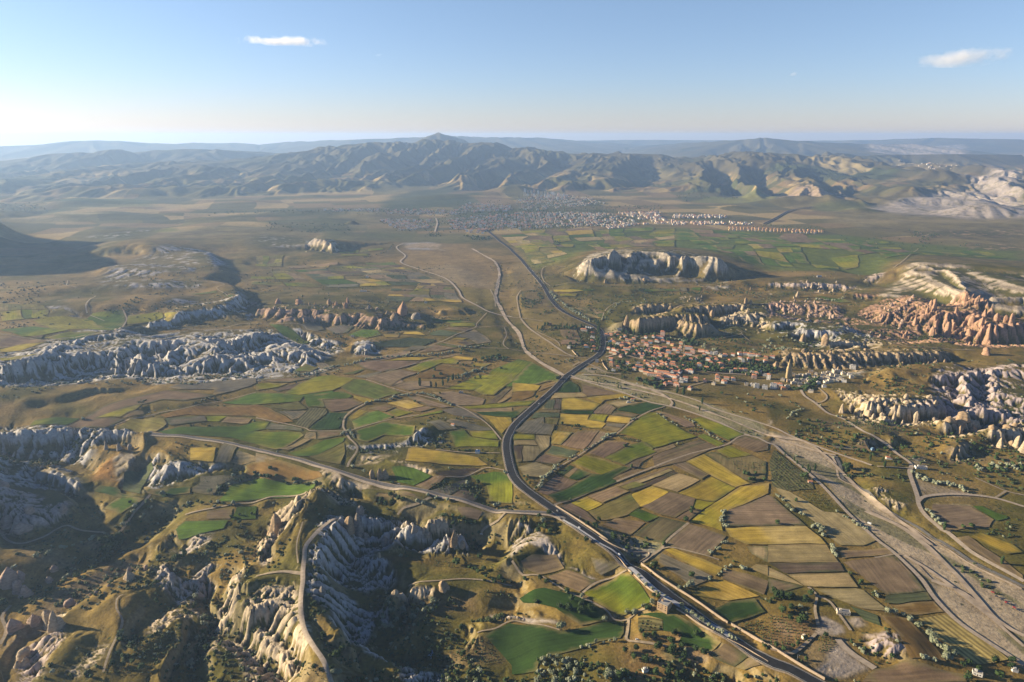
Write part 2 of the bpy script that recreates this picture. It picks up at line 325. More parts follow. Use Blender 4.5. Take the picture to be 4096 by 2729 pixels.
# unseen hills added beyond the left edge to throw shade into the picture
def bump(x, y, rx, ry, z, seed=1):
    m = (np.abs(GX - x) < rx * 2.2) & (np.abs(GY - y) < ry * 2.2)
    X, Y = GX[m], GY[m]
    d = np.sqrt(((X - x) / rx) ** 2 + ((Y - y) / ry) ** 2) * (1 + .15 * fbm(X, Y, rx, 3, seed))
    H[m] += z * (1 - sstep(0, 1.6, d))
bump(-3080, 3330, 280, 480, 360, 2); bump(-3350, 3950, 300, 320, 330, 3)
# foothills by the town
for b in [(('B', 1260, 470), 7.7, 260, 160, 70), (('B', 1090, 500), 7.2, 300, 120, 45), (('B', 850, 540), 6.9, 420, 130, 45), (('C', 800, 490), 6.9, 330, 160, 60), (('C', 1120, 490), 6.9, 330, 170, 55),
          (('C', 1600, 420), 8.0, 220, 200, 60), (('C', 2120, 510), 6.6, 330, 200, 75), (('C', 390, 545), 6.3, 150, 80, 25), (('C', 1250, 530), 6.4, 160, 80, 30),
          (('A', 820, 300), 11.0, 260, 250, 60), (('A', 1080, 270), 11.5, 200, 200, 50), (('A', 1180, 660), 6.0, 260, 120, 25), (('A', 780, 750), 5.1, 300, 120, 25), (('B', 190, 775), 4.9, 40, 40, 25)]:
    p = Wr(*b[0], b[1] * 1000); bump(p[0], p[1], b[2], b[3], b[4], int(b[2]))

def grad(h):
    gr = np.gradient(h, axis=0) / np.gradient(rr)[:, None]
    gt = np.gradient(h, axis=1) / np.gradient(th)[None, :] / RR
    s, c = np.sin(TT), np.cos(TT)
    return gr * s + gt * c, gr * c - gt * s
def soft(A, n):
    A = A.copy()
    for _ in range(n):
        B = A.copy(); B[1:-1, 1:-1] = (A[1:-1, 1:-1] * 2 + A[:-2, 1:-1] + A[2:, 1:-1] + A[1:-1, :-2] + A[1:-1, 2:]) / 6; A = B
    return A
def erode(mask, lam, amp, octs=3, g0=.25, gain=.5, seed=0, sharp=0.0, k=2.1, sm=10):
    """gullies that run down the slope; amp in metres at full slope"""
    global H
    rows_ = np.nonzero(mask.max(1) > .02)[0]
    if not len(rows_): return
    a0, a1 = max(0, rows_[0] - 20), min(NR, rows_[-1] + 20)
    idx = np.nonzero(mask > .02)
    X, Y, M = GX[idx], GY[idx], mask[idx]
    for o in range(octs):
        Hs = H.copy(); Hs[a0:a1] = soft(H[a0:a1], max(3, sm // (o + 1)))
        gx, gy = grad(Hs); gx, gy = gx[idx], gy[idx]
        g = np.hypot(gx, gy) + 1e-6
        st = np.clip(g / g0, 0, 1); px, py = -gy / g, gx / g
        l = lam / 2 ** o; U = X / (l * k); V = Y / (l * k)
        iu = np.floor(U); iv = np.floor(V); acc = np.zeros(U.shape); wt = np.full(U.shape, 1e-6)
        for i in (-1, 0, 1):
            for j in (-1, 0, 1):
                cu, cv = iu + i, iv + j
                ox = U - (cu + .5 + (_h(cu, cv, seed + o) - .5) * .7); oy = V - (cv + .5 + (_h(cu, cv, seed + 50 + o) - .5) * .7)
                w = np.clip(1 - (ox * ox + oy * oy) / 1.32, 0, 1) ** 2
                acc += w * np.cos((ox * px + oy * py) * 6.2832 * k); wt += w
        a = np.clip(acc / wt * 1.3, -1, 1)
        if sharp: a = (1 - sharp) * a + sharp * (1 - 2 * np.abs(a) ** .8)
        H[idx] += (a - .3) * amp * gain ** o * st * M
def blur(i0, i1, n):
    A = soft(H[i0:i1], n); w = np.clip(np.minimum(np.arange(i1 - i0), np.arange(i1 - i0)[::-1])[:, None] / 12., 0, 1)
    H[i0:i1] = A * w + H[i0:i1] * (1 - w)
blur(int(np.searchsorted(rr, 6500.)), int(np.searchsorted(rr, 45000.)), 14)
# long spurs that run from the crest of the mountain down to the plain
def spurs(P, wid, amp, seed):
    x0 = min(q[0] for q in P) - wid; x1 = max(q[0] for q in P) + wid; y0 = min(q[1] for q in P) - wid * 1.1; y1 = max(q[1] for q in P) + wid
    idx = np.nonzero((GX > x0) & (GX < x1) & (GY > y0) & (GY < y1)); X, Y = GX[idx], GY[idx]
    P2 = []; s_ = 0
    for i, q in enumerate(P):
        if i: s_ += math.hypot(q[0] - P[i - 1][0], q[1] - P[i - 1][1])
        P2.append((q[0], q[1], s_))
    # a straight base line keeps the spurs roughly parallel; the crest gives the distance
    d, _ = pdist(X, Y, P); u = X * .96 + Y * -.12 + 420 * fbm(X, Y, 2600, 2, seed) + 130 * fbm(X, Y, 700, 2, seed + 1)
    t = np.clip(1 - d / wid, 0, 1)
    r1 = 1 - np.abs(2 * vnoise(u / 400, d / 2300 + 7, seed) - 1); r2 = 1 - np.abs(2 * vnoise(u / 190 + 3.3, d / 900, seed + 2) - 1)
    A_ = amp * sstep(0, .22, t) * (1 - .8 * sstep(.82, 1, t))
    H[idx] += A_ * ((r1 ** 1.1 - .62) + .42 * (r2 - .55) * (1 - .6 * t))
spurs(MT, 3900, 165, 5)
blur(int(np.searchsorted(rr, 6500.)), int(np.searchsorted(rr, 20000.)), 3)
fm = sstep(7200, 8400, RR) * sstep(18000, 14000, RR)
fm = fm * (.6 + .4 * sstep(150, 350, H)) * (1 - .7 * sstep(14000, 15000, RR))
H = np.minimum(H, 700.0)
i_0, i_1 = int(np.searchsorted(rr, 6500.)), int(np.searchsorted(rr, 20000.))
erode(fm, 360, 36, 1, .2, .42, 3, sm=6); blur(i_0, i_1, 3)
erode(sstep(14500, 17000, RR) * sstep(34000, 28000, RR), 1300, 40, 1, .12, .5, 2)
# ---- where bare tuff shows, how it is gullied: outline, height of the outline, gully width, depth, colour, edge softness, share of steepness needed
TUFF = [
 ("D -200,1150 250,1050 560,960 1030,900 1500,900 1750,850 2351,850;E 400,820 520,900 760,920 800,1000 620,1080 770,1160 330,1250;D 2100,1290 1450,1300 1100,1250 800,1290 400,1350 -200,1350", 18, 60, 13, 'white', 14, .04),
 ("E 860,1090 930,960 1080,960 1130,1060", 6, 40, 9, 'white', 8, .0),
 ("D 1130,850 1500,740 1700,640 1980,600 2200,520 2351,560 2351,780 2100,790 1700,830", 28, 70, 9, 'white', 18, .35),
 ("D 820,360 1000,280 1200,200 1500,90 1900,90 2050,200 1900,320 1500,330 1100,420 960,470", 45, 70, 8, 'lilac', 40, .1),
 ("D 350,600 550,580 800,760 640,740", 45, 50, 4, 'lilac', 20, .1), ("D 1050,400 1900,400 1880,440 1050,470", 48, 50, 4, 'lilac', 20, .1), ("D 1500,560 2050,540 1950,580 1450,600", 48, 50, 4, 'lilac', 20, .1),
 ("E 0,560 700,560 1150,620 1500,680 1600,820 1300,860 850,850 700,800 250,810 0,700", 20, 45, 6, 'pinktan', 15, .3),
 ("E 400,120 520,0 640,10 740,90 850,140 700,160", 20, 60, 9, 'cream', 15, .25),
 ("F 450,340 740,160 880,80 1000,80 1200,100 1400,110 1870,165 2000,300 2000,410 1640,340 1300,350 850,330 600,330", 45, 90, 4.5, 'mesa', 12, .13),
 ("F 1000,700 1800,700 1810,870 1560,880 1480,800 1100,900 1020,820", 20, 24, 6, 'tan', 6, .55),
 ("F 1100,600 1540,590 1540,640 1400,700 1120,710", 20, 24, 6, 'tan', 6, .5), ("F 1560,600 2160,600 2160,700 1580,720", 20, 24, 6, 'tan', 6, .5),
 ("F 1900,700 2351,560;G 0,700 30,860;F 2250,850 1920,820", 14, 40, 8, 'cream', 10, .3), ("F 1470,560 1680,520 1800,600 1500,610", 14, 30, 5, 'cream', 8, .2),
 ("G 0,380 400,390 800,430 1000,380 1080,400 900,500 0,560", 10, 34, 6, 'pinkwhite', 12, .25),
 ("G 1000,440 1200,340 1390,230 1700,240 1900,400 2351,420 2800,500 2800,780 2351,740 2000,700 1600,640 1300,540", 60, 50, 1.6, 'strata', 30, .085),
 ("G 0,600 300,580 500,590 660,640 850,760 700,790 0,740", 18, 26, 9, 'pink', 8, .1),
 ("G 640,780 840,640 1130,560 1330,530 1560,630 1850,650 2100,780 2800,770 2800,1000 1990,1000 1800,990 1640,920 1230,950 900,920", 30, 30, 11, 'red', 8, .1),
 ("G 780,520 1010,510 1000,570 800,590", 20, 26, 6, 'red', 6, .2),
 ("G 30,780 360,770 720,830 1000,900 980,960 560,990 300,980 210,890 40,870", 14, 34, 6, 'white', 8, .2), ("G 560,940 760,930 1150,960 1100,1030 560,1040", 14, 40, 5, 'cream', 8, .2),
 ("G 150,1040 450,1030 960,1040 1600,1020 1720,1130 1000,1190 600,1240 200,1310 40,1200", 14, 22, 6, 'tan', 6, .2),
 ("K 500,60 740,20 800,90 900,200 950,180 1300,250 1650,250 1700,400 1560,440 1150,440 880,400 740,340 740,250 560,110", 14, 20, 6, 'cream', 5, .3),
 ("G 1500,1280 1600,1210 1960,1210 2351,1180 2600,1180;K 2600,450 2351,440 2100,480 1800,410 1700,400 1500,200", 20, 45, 9, 'lilacwhite', 10, .15),
 ("K 1600,400 2000,390 2020,520 1600,560", 10, 22, 5, 'cream', 5, .3), ("K 2020,470 2351,460 2600,480 2600,680 2020,650", 10, 22, 6, 'cream', 5, .3),
 ("K 0,290 120,330 100,450 0,470", 0, 30, 4, 'cream', 8, .1), ("K 760,640 920,590 1120,640 1240,680 1000,720", 4, 30, 4, 'dirt', 12, .2), ("K 1640,700 1760,640 1980,740 1860,800 1640,790", 6, 30, 4, 'dirt', 12, .2),
 ("K 960,1030 1130,1030 1340,1160 1200,1230 1000,1110", 6, 18, 4, 'cream', 5, .2),
 ("H -300,500 430,490 700,450 960,485 1400,545 1400,590 1100,610 900,610 650,680 300,690 -300,700", -18, 34, 11, 'white', 6, .15),
 ("H -200,680 560,670 900,600 1000,640 800,880 -200,900", -45, 40, 5, 'white', 20, .45),
 ("H 1030,780 1200,740 1240,800 1140,1000 1100,1020 1040,850", -35, 24, 3, 'dirtw', 8, .0), ("H 1310,1050 1360,780 1480,780 1500,830 1640,860 2200,870 2200,910 1700,960", -35, 24, 5, 'white', 6, .2),
 ("H -300,880 540,870 740,1020 600,1060 -300,1000", -45, 30, 6, 'white', 10, .2), ("H -300,1020 250,1060 620,1150 600,1270 200,1370 -300,1400", -42, 30, 7, 'pinkwhite', 8, .15),
 ("I 800,640 1150,630 1420,590 1470,500 1660,560 1800,640 1420,670 1250,700 950,700", 4, 30, 4, 'white', 8, .15), ("I 900,800 980,710 1280,720 1150,780", 3, 20, 2, 'cream', 8, 0),
 ("I 560,900 680,860 780,940 1060,1010 940,1060 800,1050", -8, 20, 3, 'cream', 6, 0), ("I 1220,790 1400,790 1650,900 1500,920 1350,830", 2, 20, 3, 'cream', 6, .1),
 ("I -60,1568 180,1140 470,1070 560,1030 900,1100 900,1180 700,1170 560,1110 450,1200 430,1290 240,1420 160,1530 80,1568", -10, 26, 10, 'cream', 6, .15),
 ("L 1330,1110 1400,950 1600,850 1800,850 1830,940 1640,980 1500,1100", -52, 20, 5, 'cream', 5, .15), ("L 1390,500 1500,470 1600,530 1640,620 1720,750 1640,800 1560,720 1390,680", -50, 20, 6, 'whitep', 6, .1),
 ("L 1530,240 1620,330 1850,180 2000,190 1960,310 1700,430 1600,460", -50, 20, 5, 'whitep', 5, .05), ("L 1620,600 1880,460 2050,500 1900,560 2000,640 1700,800 1620,680", -50, 22, 6, 'whitep', 5, .2),
 ("L 1900,900 2020,760 2180,600 2250,510 2290,560 2180,760 2230,800 2100,980 1960,990", -32, 22, 7, 'cream', 6, .05),
 ("L 120,1480 140,1240 250,1140 420,1110 600,1070 680,1200 480,1380 430,1600 200,1600", -62, 16, 8, 'pinkwhite', 5, .05), ("L 600,1600 900,1290 1030,1290 1000,1400 780,1600", -62, 20, 6, 'cream', 5, .1),
 ("L 400,1130 420,920 520,900 640,920 560,1060", -68, 16, 5, 'cream', 4, .2), ("L 2080,1150 2351,860;M 0,860 150,810 350,830 400,1000 440,1130 520,1260 520,1400 350,1568 0,1600;L 2300,1500", -40, 15, 5.5, 'cream', 6, .05),
 ("L 1900,1300 2000,1160 2150,1170 2351,1450 2351,1568 2200,1420 2050,1400", -65, 20, 5, 'cream', 5, .15),
 ("M 0,290 120,320 110,450 40,470 0,400", -10, 18, 4, 'cream', 5, .0),
 ("M 560,240 700,100 860,120 960,50 1200,60 1450,100 1680,160 1950,190 1960,350 1600,330 1300,280 1100,300 1300,500 1250,540 1000,620 1150,640 640,640 480,620 500,470 600,390 540,320", -35, 20, 6.5, 'white', 5, .12),
 ("M 450,700 600,660 720,720 980,760 1220,800 1220,920 1080,930 980,1100 960,1180 860,1260 740,1160 620,970 470,890", -35, 20, 6.5, 'white', 5, .1),
 ("M 940,1260 1030,1190 1150,1300 1350,1350 1350,1440 1150,1400 1000,1360", -42, 16, 6, 'white', 5, .1), ("M 1330,1430 1750,1430 1780,1600 1340,1600", -40, 16, 7, 'white', 5, .1),
 ("M 1230,780 1240,700 1450,700 1620,720 1620,770", -46, 16, 3, 'cream', 5, 0), ("M 2070,930 2150,850 2351,880;N 60,900 300,980 480,1040 500,1060 200,1010 0,940", -40, 14, 3, 'whitep', 6, .0),
 ("J 0,1400 80,1380 300,1450 420,1568;N 500,460 800,580 700,600 420,420 150,300 0,420", -14, 16, 4, 'whitep', 6, .0),
 ("M 1240,60 1350,30 1700,60 1900,170 1600,180", -22, 14, 2, 'cream', 8, .2),
 ("O 460,960 560,950 700,1050 700,1130 600,1160 420,1130", -4, 20, 1, 'gravel', 5, .0), ("O 700,970 880,990 880,1080 760,1080", -3, 20, 1.5, 'gravel', 6, .0), ("O 900,1080 1200,1130 1350,1290 1180,1320 960,1240", 6, 18, 3, 'lilacwhite', 7, .1),
 ("O 420,1480 520,1350 640,1180 700,1200 760,1330 980,1440 850,1500 700,1568 520,1560", -5, 16, 2, 'gravel', 7, .0),
 ("K 1180,250 1700,230 1900,300", 30, 30, 2, 'lilacwhite', 12, .0),
 ("C 1300,560 1900,470 2354,490 2500,640 1900,640 1500,600", 5, 160, 10, 'farpale', 120, .02), ("C 1850,410 2354,400 2354,480 2000,470", 20, 160, 14, 'farpale', 120, .02), ("C 680,480 850,455 1200,470 1200,510 700,510", 30, 120, 12, 'fartan', 60, .12),
 ("C 1240,200 1960,200 1950,250 1300,240", 40, 300, 12, 'farpale', 200, .05), ("C 2050,370 2354,330 2354,400 2100,390", 40, 200, 14, 'farpale', 120, .05), ("C 1600,710 2354,700 2354,750 1650,750", 5, 80, 8, 'pinktan', 40, .05), ("C 1950,800 2354,800 2354,841 2000,835", 5, 60, 8, 'pinktan', 30, .05),
 ("B 500,800 760,780 800,841 560,841", 0, 60, 1, 'lilac', 60, 0), ("E 1330,95 1500,55 1700,60 1720,130 1600,100 1400,105", 0, 60, 1, 'dirt', 20, 0),
 ("A 1640,790 1800,750 2000,770 2150,820 1900,841 1650,841", 10, 80, 4, 'lilac', 60, .1), ("A 640,740 1000,720 900,770 640,770", 10, 100, 4, 'lilac', 60, .1),
]
PAL = {'strata': (.40, .33, .235), 'white': (.47, .445, .40), 'cream': (.52, .42, .28), 'lilac': (.37, .34, .32), 'pinktan': (.40, .27, .18), 'mesa': (.43, .37, .27), 'tan': (.42, .31, .18), 'pinkwhite': (.46, .37, .30),
       'pink': (.48, .31, .215), 'red': (.44, .265, .165), 'lilacwhite': (.42, .345, .31), 'dirt': (.34, .26, .16), 'dirtw': (.36, .30, .2), 'whitep': (.46, .395, .32), 'gravel': (.36, .30, .23),
       'farpale': (.40, .34, .28), 'fartan': (.34, .25, .16), 'fardirt': (.32, .2, .15)}
gx, gy = grad(H)
slope0 = np.hypot(gx, gy)
tuffw = np.zeros(GX.shape); tuffc = np.zeros(GX.shape + (3,)); tuffneed = np.zeros(GX.shape)
TM = []
for s, z, lam, amp, cname, fe, need in TUFF:
    P = seg(s, z)
    x0, x1 = min(p[0] for p in P) - fe * 2, max(p[0] for p in P) + fe * 2; y0, y1 = min(p[1] for p in P) - fe * 2, max(p[1] for p in P) + fe * 2
    idx = np.nonzero((GX > x0) & (GX < x1) & (GY > y0) & (GY < y1))
    X, Y = GX[idx], GY[idx]
    n = fe * 1.3 * fbm(X, Y, max(30, fe * 4), 3, int(lam) + len(s))
    X = X + n; Y = Y + n * .7
    sd_ = sdist(X, Y, P)
    m = sstep(-fe, fe, sd_)
    tuffc[idx] += (np.array(PAL[cname]) - tuffc[idx]) * m[:, None]
    tuffneed[idx] += (need - tuffneed[idx]) * m
    tuffw[idx] = np.maximum(tuffw[idx], m)
    TM.append((idx, m, lam, amp, z < -5))
# gullies, grouped by width
for lam_lo, lam_hi in ((0, 21), (21, 31), (31, 51), (51, 75), (75, 130), (130, 400)):
    mk = np.zeros(GX.shape); lm = []
    for idx, m, lam, amp, z_ in TM:
        if lam_lo < lam <= lam_hi:
            mk[idx] = np.maximum(mk[idx], m * amp * (.75 if z_ else 1.)); lm.append(lam)
    if lm: erode(mk, sum(lm) / len(lm), 1.0, 3 if lam_hi < 35 else 2, .5, .42, int(lam_hi), .12)
# soft gullies on every other slope, small roughness
nearm = sstep(5000, 4000, RR) * (1 - tuffw)
erode(nearm, 80, 2.2, 1, .35, .5, 7)
H += fbm(GX, GY, 260, 3, 77) * 2.0 * sstep(5000, 3000, RR)
gx, gy = grad(H); slope = np.hypot(gx, gy)
H += tuffw * .9 * np.clip(slope / .5, 0, 1) * fbm(GX, GY, 9, 2, 88) * sstep(2600, 1500, RR)

def zat(x, y):
    x = np.asarray(x, float); y = np.asarray(y, float)
    r = np.hypot(x, y); t = np.arctan2(x, y)
    fi = np.clip((np.log(np.maximum(r, R0)) - lg[0]) / (lg[1] - lg[0]), 0, NR - 1.001); fj = np.interp(t, th, np.arange(NT)); fj = np.clip(fj, 0, NT - 1.001)
    i = fi.astype(int); j = fj.astype(int); a = fi - i; b = fj - j
    return (H[i, j] * (1 - b) + H[i, j + 1] * b) * (1 - a) + (H[i + 1, j] * (1 - b) + H[i + 1, j + 1] * b) * a
_kk = np.exp(np.linspace(math.log(450), math.log(40000), 1500))
def hit(t, x, y):                            # where that sight line meets the land
    d = ray(t, x, y); hd = math.hypot(d[0], d[1])
    k = _kk / hd
    zr = CAM_Z + d[2] * k; zg = zat(d[0] * k, d[1] * k)
    b = np.nonzero(zr < zg)[0]
    if len(b) == 0 or b[0] == 0: return W(t, x, y, 0)
    i = b[0]; e0 = zr[i - 1] - zg[i - 1]; e1 = zg[i] - zr[i]; q = e0 / (e0 + e1 + 1e-9)
    kk = k[i - 1] + (k[i] - k[i - 1]) * q
    return (d[0] * kk, d[1] * kk, CAM_Z + d[2] * kk)
def hits(s):
    out = []
    for part in s.split(';'):
        w = part.split(); t = w[0]
        for q in w[1:]:
            v = [float(a) for a in q.split(',')]
            out.append(hit(t, v[0], v[1]))
    return out
# ------------------------------------------------------------------ ground cover colours (what grows or lies there)
C_ = lambda a, b, c: np.array((a, b, c))
olive, straw, brown, green, dkgreen = C_(.12, .112, .032), C_(.24, .17, .065), C_(.20, .145, .085), C_(.085, .12, .02), C_(.045, .075, .02)
n1 = fbm(GX, GY, 420, 4, 101)[..., None]; n2 = fbm(GX, GY, 90, 4, 111)[..., None]; n3 = fbm(GX, GY, 1800, 3, 121)[..., None]; n4 = fbm(GX, GY, 22, 3, 131)[..., None]
S = lambda a, b, x: sstep(a, b, x)
COL = olive + (straw - olive) * S(-.25, .5, n1 + .6 * n2)
COL = COL + (brown - COL) * S(.05, .6, n3 + .5 * n2) * .5
COL = COL * (1 + .30 * n2 + .22 * n4)
# far country: strips of stubble, plough and scrub, drawn out along the valleys
u = GX * .98 + GY * .2; v = GY * .98 - GX * .2
wv = 220 * fbm(GX, GY, 1500, 2, 203)
cell = _h(np.floor((u + wv) / 330), np.floor((v + wv) / 240), 5) * .5 + _h(np.floor((u + 2 * wv) / 700), np.floor((v - wv) / 420), 6) * .5
farc = np.where(cell[..., None] > .68, C_(.42, .32, .18), np.where(cell[..., None] > .5, C_(.24, .17, .10), np.where(cell[..., None] > .3, C_(.13, .12, .05), C_(.075, .08, .04))))
patch = sstep(-.35, .0, fbm(GX, GY, 1600, 3, 205))[..., None]
farbase = C_(.175, .15, .085) * (1 + .5 * n2 + .5 * n1)
farland = farbase + (farc - farbase) * patch * .8
fw = (sstep(3700, 4600, RR) * sstep(26000, 14000, RR))[..., None]
COL = COL + (farland - COL) * fw
# mountains: brown turf, darker scrub in the hollows
lap = H - (np.roll(H, 6, 0) + np.roll(H, -6, 0) + np.roll(H, 6, 1) + np.roll(H, -6, 1)) / 4
mtn = (sstep(90, 180, H) * sstep(5500, 7000, RR))[..., None]
mc = C_(.10, .088, .06) * (1 + .35 * n1 + .2 * n2)
mc = mc + (C_(.06, .07, .035) - mc) * (sstep(.15, .5, fbm(GX, GY, 700, 4, 222)) * .6)[..., None]
COL = COL + (mc - COL) * mtn
PAINT = [
 # outline ; colour ; softness ; strength ; height of outline
 ("F 0,0 600,0 1500,-60 2351,-60;G 0,-20 700,-20 1400,60 2351,130 2351,220 1400,220 1000,380 0,330;F 1900,180 1400,80 900,60 600,250 200,300", (.105, .145, .03), 60, .85, 0),
 ("B 1500,760 2354,690;C 0,690 400,720 1000,760 1100,841 0,841;B 2354,841 1600,830", (.10, .14, .035), 80, .8, 0),
 ("F 0,100 260,450 300,700 0,480", (.27, .20, .12), 30, .7, 0),
 ("E 1330,110 1500,50 1950,60 2230,330 2180,470 1850,450 1700,360 1450,280 1340,220", (.27, .195, .11), 25, .9, 0),
 ("E 1480,270 1750,240 2000,330 2180,450 1800,440 1600,330", (.32, .27, .22), 60, .5, 0),
 ("F 0,100 120,200 260,440 400,640 700,780 780,840 640,880 300,700 0,560", (.20, .16, .085), 20, .6, 0),
 ("E 1850,450 2190,470 2200,640 2060,660 1950,590", (.20, .165, .06), 12, .8, 0),
 ("F 0,480 270,480 420,600 700,780 300,800 0,760", (.21, .165, .07), 14, .7, 0),
 ("F 90,820 260,860 460,1010 700,1110 480,1260 220,1100 100,960", (.25, .19, .09), 12, .7, 0),
 ("F 520,1270 700,1240 1000,1290 1300,1380 1700,1480 1900,1568 1300,1568 1000,1420 640,1330", (.27, .24, .13), 8, .8, 0),
 ("J 540,-10 900,40 1300,90 1600,200 2000,330 2351,450 2351,600 2100,530 1700,350 1400,270 1000,160 640,60", (.30, .265, .15), 8, .85, 0),
 ("K 0,500 200,560 400,640 600,740 640,860 720,970 900,1080 1000,1200 1200,1330 1500,1500 1700,1568 1100,1568 900,1400 700,1200 500,1000 300,800 120,670 0,610", (.42, .335, .22), 13, .92, 0),
 ("O 830,0 1100,0 1300,120 1500,260 1900,470 2351,700 2500,800 2700,1400 2351,1400 1900,1150 1500,800 1200,420", (.41, .325, .21), 13, .92, 0),
 ("K 1310,930 1450,990 1800,1080 2080,1130 1850,1130 1450,1130 1390,1150 1340,1040", (.30, .24, .17), 6, .95, 3),
 ("K 1500,1180 1850,1200 2080,1330 2040,1400 1650,1440 1500,1330", (.30, .245, .165), 6, .9, 3),
 ("K 1200,400 1380,430 1400,480 1240,480", (.28, .22, .16), 5, .8, 0), ("K 380,410 900,430 1250,520 1300,620 900,540 500,480", (.27, .21, .14), 14, .6, 0),
 ("K 1250,740 1480,760 1450,830 1320,850", (.30, .25, .19), 8, .8, 2), ("K 1800,740 2351,760 2351,830 1900,830", (.22, .17, .10), 15, .6, 3),
 ("K 1400,1150 1850,1150 2351,1300 1900,1190", (.20, .16, .085), 8, .8, 3),
 ("O 0,900 400,960 440,1080 330,1220 150,1290 0,1230", (.28, .19, .115), 10, .85, 0), ("O 340,1200 640,1180 620,1280 400,1440 300,1330", (.27, .21, .14), 8, .8, 0),
 ("N 950,1210 1560,1230 1800,1300 1950,1380 1700,1430 1350,1568 900,1568 980,1300", (.31, .205, .10), 14, .85, -26), ("N 1080,1110 1540,1130 1560,1180 1080,1180", (.30, .2, .10), 8, .8, -22),
 ("N 780,150 1360,280 1340,370 1060,370 900,250", (.33, .31, .25), 10, .8, -4), ("N 60,560 300,600 640,720 620,740 250,640", (.2, .16, .09), 8, .4, -18),
 ("L 0,1250 300,950 520,780 820,600 1100,500 1400,470 1350,560 1080,690 880,700 600,900 420,1090 220,1150 20,1290", (.235, .18, .125), 8, .9, -78),
 ("L 720,370 1000,240 1120,230 860,370", (.2, .16, .12), 8, .8, -74), ("L 200,420 700,440 600,520 300,520", (.25, .2, .15), 14, .6, -76),
 ("M 880,420 1180,400 1560,430 1600,480 900,500", (.15, .095, .04), 12, .7, -52), ("M 1220,780 2100,800 2060,910 1500,900", (.22, .155, .09), 14, .8, -52),
 ("M 1500,380 2000,400 1950,600 1600,560", (.18, .13, .05), 14, .5, -48), ("M 1340,1010 1430,1000 1490,1120 1400,1130", (.25, .19, .12), 6, .8, -68),
 ("M 860,1450 1350,1450 1340,1600 720,1600", (.17, .12, .045), 8, .8, -24), ("M 380,1440 640,1440 660,1600 360,1600", (.24, .18, .11), 8, .8, -8), ("M 740,1300 980,1280 820,1440", (.26, .2, .12), 8, .8, -18),
 ("M 1700,1300 2060,1160 2320,1400 2000,1440 1700,1420", (.22, .165, .10), 8, .8, -52), ("M 560,930 620,970 720,1200 640,1260 500,1050", (.2, .15, .075), 6, .6, -4),
 ("I 240,1240 560,1110 700,1180 640,1240 460,1568 40,1568", (.16, .125, .045), 8, .8, -6),
 ("H 880,820 1100,800 1120,1010 830,960", (.32, .17, .06), 14, .8, -45), ("H 560,700 900,760 880,860 560,840", (.13, .10, .05), 20, .5, -58),
 ("F 780,1080 2351,1080;G 0,1150 300,1290 700,1230 820,1300;K 600,60 300,130 0,160;F 2100,1420 1480,1410 1000,1300 850,1180", (.15, .13, .065), 12, .75, 0),
 ("F 860,880 1750,900 1900,1080 1200,1080 880,960", (.15, .13, .065), 12, .7, 0),
 ("F 560,1200 800,1180 900,1250 700,1250", (.33, .28, .20), 8, .8, 0), ("F 830,820 1080,850 1000,890 830,870", (.3, .26, .2), 8, .7, 0),
 ("F 1600,930 1870,880 2000,880 1980,910 1880,905", (.36, .31, .25), 8, .7, 0),
 ("G 480,1240 900,1250 830,1320 700,1310 560,1380;K 560,110 480,60", (.46, .42, .34), 7, .8, 3),
 ("B 880,580 1900,600 2150,640 1900,680 1100,720 860,690", (.05, .07, .03), 80, .85, 0), ("B 0,560 980,560 1260,540 1900,500 1950,600 900,600 0,600", (.06, .075, .035), 80, .6, 0),
 ("B 330,480 600,420 850,390 1080,440 980,500 600,530 400,520", (.045, .065, .03), 80, .85, 60), ("B 760,430 1000,390 1200,420 1150,490 1000,500 1080,440", (.22, .15, .10), 60, .6, 70),
 ("C 600,400 850,380 1500,410 1480,435 1200,440 800,420", (.05, .07, .035), 90, .8, 0), ("C 0,480 200,440 700,430 500,480 100,520", (.05, .07, .035), 60, .7, 0), ("C 860,345 1100,345 1330,385 1130,385", (.34, .28, .18), 40, .7, 40),
 ("C 1500,300 1700,320 1850,380 1700,370", (.3, .25, .2), 60, .5, 60), ("C 120,520 250,490 650,480 780,520 400,530", (.17, .19, .06), 50, .8, 0), ("C 950,550 1350,550 1330,590 930,580", (.14, .16, .055), 60, .7, 0),
 ("C 1080,640 2354,640 2354,670 1100,665", (.3, .25, .17), 60, .5, 0),
 ("A 80,490 380,440 410,470 200,510", (.33, .29, .17), 80, .8, 0), ("A 0,370 450,375 860,345 1080,320 820,360 450,385 0,395", (.40, .31, .2), 60, .8, 0), ("A 380,600 740,620 600,630 370,615", (.36, .3, .18), 50, .8, 0), ("A 1040,565 1260,560 1260,585 1050,590", (.38, .28, .18), 50, .8, 0),
 ("A 400,525 1000,510 1050,560 640,560 400,590", (.08, .12, .045), 80, .6, 0), ("A 0,620 500,640 500,665 0,655", (.32, .27, .16), 50, .6, 0), ("A 1050,735 1150,715 1220,735 1120,745", (.17, .19, .06), 30, .8, 5), ("A 1280,490 1560,490 1640,510 1300,515", (.36, .29, .17), 50, .7, 10),
 ("A 0,545 340,545 400,600 0,600", (.05, .065, .035), 80, .6, 0), ("A 1120,600 1900,570 2200,560 2354,620 1900,660 1800,600", (.05, .07, .035), 60, .6, 0), ("A 1750,660 2354,640 2354,760 2100,740 1750,690", (.06, .08, .04), 60, .7, 0),
 ("A 0,430 300,410 380,410 200,440 0,470", (.09, .12, .06), 80, .6, 0), ("B 0,740 900,730 1150,760 900,800 400,800 0,800", (.08, .10, .05), 60, .7, 0),
]
